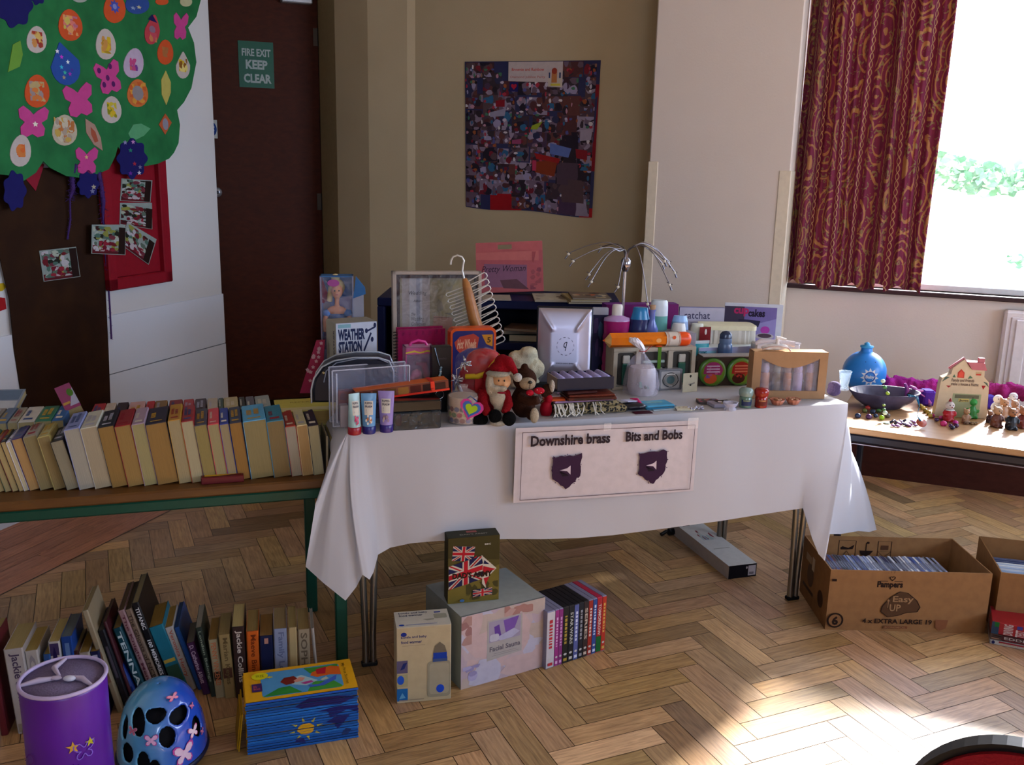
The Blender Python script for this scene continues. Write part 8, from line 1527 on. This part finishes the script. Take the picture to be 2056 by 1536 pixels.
mb = MB(); mb.T = Matrix.Translation(q(1848, 848, -.004)) @ Matrix.Rotation(.7, 4, 'X'); mb.lathe([(0, -.002), (q.r(10), -.002), (q.r(10), .002), (0, .002)], mat('#a04c38', .4), 20); mb.build('disc', t)
P = lb(1870, 850); q = LPx(0, 0, P)
beads(px3(q, [(1848, 818, .02), (1853, 822, .018), (1858, 828, .012), (1864, 832, .008), (1868, 838, .004)]), [.0075], ['#8c7828', '#a08c3c', '#6c5c1c'], 'bead_necklace', 'short string of rough gold beads right of the stone bowl', 'necklace', P, 5)
P = lb(1895, 860); q = LPx(0, 0, P)
beads(px3(q, [(1862, 806, .03), (1866, 816, .02), (1872, 838, .0), (1880, 846, -.002), (1890, 842, .0), (1894, 854, -.01), (1904, 846, 0), (1908, 858, -.01), (1918, 852, 0), (1920, 858, -.008), (1912, 862, -.012)]), [.0085, .007, .0075, .007, .0085, .010, .007, .006], ['#a01c64', '#4c1c58', '#9a1c5c', '#3c1848', '#b42c78', '#c02c6c', '#2c1438', '#401848', '#a82480', '#3c1440', '#1c1028'], 'bead_necklace', 'magenta and dark violet bead necklace before the pottery house', 'necklace', P, 6)
P = lb(1815, 858); q = LPx(0, 0, P); R = random.Random(3); t = thing('shell_necklace', 'violet and grey shell necklace lying at the low table front edge', 'necklace', P)
for k in range(16): mb = MB(); mb.ell(lb(1790+k*3.2, 852+R.uniform(-6, 5))-P+V((0, 0, .004)), (.011, .008, .004), mat(R.choice(['#302848', '#8c84a8', '#3c3450', '#6c3c7c', '#1c1c34']), .2), 8, 6, R=Matrix.Rotation(R.uniform(-.7, .7), 3, 'Y')); mb.build('shell', t)
P = lb(1780, 850); mb = MB(); mb.lathe([(0, 0), (.012, 0), (.012, .0025), (.004, .0035), (0, .0035)], mat('#a8c0a8', .3), 20); mb.build('green_disc_brooch', loc=P, label='pale green disc brooch before the stone bowl', cat='brooch')
# hair bow of purple ribbon in the bowl
P = lb(1835, 815); q = LPx(0, 0, P); t = thing('ribbon_bow', 'mauve ribbon flower draped over the right rim of the stone bowl', 'ribbon', P+V((0, 0, .0))); rm = mat('#8c4c94', .5)
mb = MB()
for pl in ([(1812, 770), (1818, 782), (1816, 800)], [(1822, 775), (1832, 780), (1844, 790), (1862, 800)], [(1826, 790), (1838, 786), (1850, 784)], [(1862, 800), (1866, 808), (1864, 816)]): mb.tube([q(x, y, .0) for x, y in pl], [.005, .009, .004, .002][:len(pl)], rm, 6)
mb.build('petals', t); mb = MB(); mb.ell(q(1821, 792, -.008), .009, mat('#140c18', .4)); mb.build('centre', t)
# dark trinkets in the bowl
mb = MB(); R = random.Random(8); P = lb(1790, 812, .028)
for k in range(9): mb.ell((R.uniform(-.03, .04), R.uniform(-.01, .03), R.uniform(.0, .012)), (.014, .01, .006), mat(R.choice(['#1c1420', '#3c2c28', '#2c2430']), .25), 10, 7, R=Matrix.Rotation(R.uniform(-1, 1), 3, 'Y'))
mb.build('bangle_heap', loc=P, label='dark shiny bangles lying inside the stone bowl', cat='bangles', kind='stuff')
# scarves
def fuzz(name, label, px0, px1, pyb, yt, col, col2, depth=.06, n=9, seed=1, amp=.5, cat='scarf', strands=240, z0=0.):
    P = lb((px0+px1)/2, pyb, z0); q = LPx(0, 0, P); R = random.Random(seed); w = q.r((px1-px0)/2); h = q(0, yt).z; t = thing(name, label, cat, P, LY)
    mb = MB()
    for k in range(n): s = (k+.5)/n; mb.ell((-w+2*w*s, R.uniform(-depth/3, depth/3), h*.42), (w/n*1.9, depth*.6, h*.42*R.uniform(.8, 1.15)), mat(col, .95, 'fur', col2=col2))
    b_ = mb.build('knit', t, remesh=.006); dm = b_.modifiers.new('wrinkle', 'DISPLACE'); tx2 = bpy.data.textures.new('wr', 'CLOUDS'); tx2.noise_scale = .015; dm.texture = tx2; dm.strength = .016
    mb = MB()
    for k in range(strands):
        s = R.random(); o = V((-w+2*w*s, R.uniform(-depth*.55, depth*.3), h*R.uniform(.2, .86))); d_ = V((R.gauss(0, 1), R.gauss(-.3, .6), R.gauss(.2, .8))).normalized()*R.uniform(.006, .016); mb.tube([o, o+d_], .0009, mat(col, .95, 'fur', col2=col2), 3, cap=False)
    mb.build('fibres', t); return t
fuzz('knitted_scarf', 'fluffy magenta scarf lying between the money box and the pottery house', 1768, 1884, 792, 752, '#cc3aa4', '#9a1c80', seed=2)
fuzz('knitted_scarf', 'fluffy pink scarf with white edge at the right end of the low table', 1984, 2090, 806, 764, '#c83c8c', '#981c64', seed=4)
mb = MB(); q = LPx(0, 0, lb(1865, 815)); mb.box(-.03, -.01, 0, .022, .05, q(0, 784).z, mat('#42208c', .85, 'fabric', amt=.15), .008); mb.build('purple_cloth', loc=q.P, label='folded violet cloth left of the pottery house', cat='cloth')
mb = MB(); q = LPx(0, 0, lb(1988, 822)); mb.box(-.018, 0, 0, .03, .06, q(0, 797).z, mat('#3c2486', .85, 'fabric', amt=.15), .008); mb.build('purple_cloth', loc=q.P, label='folded violet cloth right of the pottery house', cat='cloth')
# scarf end hanging under the table
P = lT @ V(((lTi @ onwall(2040, 905, l0+lv*.10, lu)).x, .10, LH-.065)); q = LPx(0, 0, P); mb = MB(); R = random.Random(6); cfz = mat('#a01848', .95, 'fur', col2='#7c1c2c')
for k in range(6): mb.ell(q(2020+k*9, 914+R.uniform(-3, 5), R.uniform(-.01, .01)), (.022, .018, .018), cfz)
for k in range(90): o = q(2018+R.uniform(0, 46), 915+R.uniform(-8, 10), R.uniform(-.015, .0)); mb.tube([o, o+V((R.gauss(0, .008), R.gauss(-.004, .004), R.gauss(-.002, .008)))], .0009, cfz, 3, cap=False)
mb.build('scarf_end', loc=P, label='pink fluffy scarf end hanging beneath the low table top', cat='scarf')
# pottery house calendar
P = lb(1925, 838); q = LPx(0, 0, P); yw_ = -.12; t = thing('pottery_house', 'cream pottery house with pink roofs and printed motto on the low table', 'ornament', P, yw_)
hc_ = mat('#b8a88c', .5)
def qx(px, py): v = q(px, py); return (v.x, v.z)
body = [qx(*p) for p in ((1878, 838), (1882, 770), (1884, 760), (1900, 752), (1902, 740), (1922, 722), (1934, 738), (1962, 738), (1963, 755), (1974, 766), (1978, 838))]
mb = MB(); mb.prism([(max(-1, x), max(0, z)) for x, z in body], 0, .035, hc_, 'y')
def qd(poly, c, k): mb.prism([qx(*p) for p in poly], -.0006*k, -.0006*(k-1), mat(c, .5), 'y')
qd([(1912, 758), (1912, 748), (1918, 741), (1925, 748), (1925, 759)], '#a83c30', 1); qd([(1914, 757), (1914, 749), (1918, 744), (1923, 749), (1923, 757)], '#c04c3c', 2); qd([(1946, 752), (1946, 745), (1957, 745), (1957, 752)], '#a89470', 1); qd([(1947, 752), (1947, 749), (1956, 749), (1956, 752)], '#a83c30', 2); qd([(1903, 758), (1906, 752), (1909, 758)], '#4c6850', 1); qd([(1932, 760), (1936, 753), (1942, 758)], '#4c6850', 1)
qd([(1884, 768), (1890, 757), (1898, 758)], '#4c5c50', 1); qd([(1962, 764), (1970, 766), (1974, 775)], '#4c5c50', 1); qd([(1893, 775), (1903, 775), (1898, 779)], '#8c2c30', 1); qd([(1960, 772), (1968, 772), (1964, 780)], '#8c1c20', 1); qd([(1908, 790), (1962, 790), (1962, 838), (1908, 838)], '#8c9470', 1); qd([(1912, 792), (1958, 792), (1958, 799), (1912, 799)], '#5c5c48', 2); qd([(1920, 800), (1940, 800), (1940, 806), (1920, 806)], '#b8a860', 2)
o_ = q(1902, 771); mb.face((o_.x, -.0008, q(0, 774).z), (q.r(58), 0, 0), (0, 0, q(0, 760).z-q(0, 774).z)); mb.tx('Family and Friends\nmake a house a Home', .0, .0, .9, 1, '#4c3c38', .01)
o_ = q(1921, 806); mb.face((o_.x, -.0024, q(0, 806).z), (q.r(18), 0, 0), (0, 0, q(0, 801).z-q(0, 806).z)); mb.tx('June', 0, 0, 1, 1, '#4c4438'); mb.build('house_front', t)
mb = MB(); rf = mat('#a8646c', .5)
mb.tube([V((*qx(1896, 741), 0))[0:1] and V((qx(1896, 742)[0], .010, qx(1896, 742)[1])), V((qx(1921, 720)[0], .010, qx(1921, 720)[1])), V((qx(1940, 744)[0], .010, qx(1940, 744)[1]))], .0055, rf, 6); mb.prism([qx(*p) for p in ((1927, 726), (1960, 727), (1966, 742), (1938, 741))], -.004, .038, rf, 'y'); mb.build('roof', t)
mb = MB(); mb.box(*(qx(1949, 727)[0], .0, qx(1949, 727)[1]), *(qx(1960, 720)[0], .016, qx(1960, 718)[1]), rf, .001); mb.build('chimney', t)
# figurines
def fig(px, py, h, cols, label, kind='bear', yaw=0., cat='figurine', group='small pottery figurines on the low table', dz=0.):
    P = lb(px, py, dz); q = LPx(0, 0, P); H = q.r(h); t = thing('figurine', label, cat, P, yaw, group); b_, hd_, mz_ = cols[:3]; k = H
    mb = MB(); mb.lathe([(k*.24, 0), (k*.26, k*.06), (k*.22, k*.35), (k*.15, k*.58)], mat(b_, .35), 16)
    for s_ in (-1, 1): mb.tube([(s_*k*.14, 0, k*.52), (s_*k*.27, -k*.08, k*.38), (s_*k*.2, -k*.2, k*.3)], [k*.08, k*.07, k*.06], mat(b_, .35), 8); mb.ell((s_*k*.13, -k*.2, k*.05), (k*.10, k*.14, k*.07), mat(b_, .35), 10, 7)
    mb.build('body', t, remesh=max(.0018, k*.035))
    mb = MB(); mb.ell((0, -k*.02, k*.73), (k*.21, k*.19, k*.2), mat(hd_, .4)); mb.ell((0, -k*.18, k*.68), (k*.10, k*.08, k*.08), mat(hd_, .4))
    if kind in ('bear', 'cat'):
        for s_ in (-1, 1): mb.ell((s_*k*.17, 0, k*.92), (k*.075, k*.04, k*.085 if kind == 'bear' else k*.12), mat(hd_, .4))
    if kind == 'frog':
        for s_ in (-1, 1): mb.ell((s_*k*.10, -k*.06, k*.93), (k*.075, k*.07, k*.07), mat(hd_, .3))
    hd2 = mb.build('head', t, remesh=max(.0018, k*.035))
    mb = MB()
    for s_ in (-1, 1): mb.ell((s_*k*.075, -k*.2 if kind != 'frog' else -k*.12, k*.78 if kind != 'frog' else k*.94), k*.022, BLACK, 8, 6)
    mb.ell((0, -k*.26, k*.70), (k*.035, k*.02, k*.028), mat(mz_, .4), 8, 6); mb.build('face_features', hd2); return t, k
t, k = fig(1906, 826, 46, ('#b0acb0', '#b8b4b8', '#a89098'), 'white pottery cat standing before the pottery house', 'cat')
t, k = fig(1903, 845, 44, ('#98101c', '#b8b0ac', '#7c2020'), 'pottery clown with a red round body before the white cat', 'clown')
mb = MB(); mb.lathe([(k*.15, k*.5), (k*.24, k*.52), (k*.15, k*.57)], mat('#b8b4b0', .4), 16); mb.build('ruff', t); mb = MB(); mb.lathe([(k*.08, k*.92), (k*.02, k*1.06), (0, k*1.07)], mat('#7c1c20', .4), 12); mb.build('hat', t)
fig(1949, 838, 44, ('#2c7c34', '#2f8c3c', '#1c4c20'), 'green pottery frog sitting right before the pottery house', 'frog')
fig(1938, 848, 30, ('#8c6c50', '#9c7c58', '#3c2418'), 'tiny tan bear sitting in front of the green frog')
mb = MB(); R = random.Random(2); [mb.ell((R.uniform(-.028, .028), R.uniform(-.008, .008), .004), (.006, .005, .004), mat(R.choice(['#5c4430', '#7c6444', '#4c3828']), .6), 7, 5) for k_ in range(18)]; mb.build('log_base', loc=lb(1948, 852), label='small brown rocky base in front of the frog figurine', cat='ornament')
mb = MB(); mb.lathe([(.008, 0), (.014, .003), (.015, .02), (.012, .026), (.014, .034), (.012, .034), (.010, .01)], mat('#a89c84', .4), 18); mb.build('cream_cup', loc=lb(1886, 824), label='small cream cup beside the left corner of the pottery house', cat='cup')
fig(1999, 856, 44, ('#5c3428', '#a08468', '#2c1810'), 'brown pottery bear playing a drum, front left of the bear group', yaw=.2)
fig(2029, 861, 46, ('#10141c', '#8c6448', '#2c1810'), 'pottery bear in a black coat, nearest in the bear group', yaw=-.1)
fig(2012, 838, 42, ('#9c7c60', '#a07858', '#2c1810'), 'tan pottery bear standing at the back of the bear group')
fig(2034, 838, 38, ('#94705c', '#a08068', '#2c1810'), 'beige pottery bear at the back right of the bear group')
fig(1999, 834, 46, ('#b8b8c0', '#c0bcc0', '#a8a0a0'), 'small white pottery angel at the left back of the bear group', 'angel')
fig(2030, 826, 42, ('#b4b4bc', '#bcb8bc', '#a8a0a0'), 'white pottery angel at the very back of the bear group', 'angel')
fig(2052, 858, 46, ('#5c2420', '#8c6450', '#2c1810'), 'reddish brown pottery bear at the right edge of the picture')
fig(1986, 848, 26, ('#2c1c28', '#7c5c48', '#1c1010'), 'tiny dark pottery bear at the far left of the bear group')
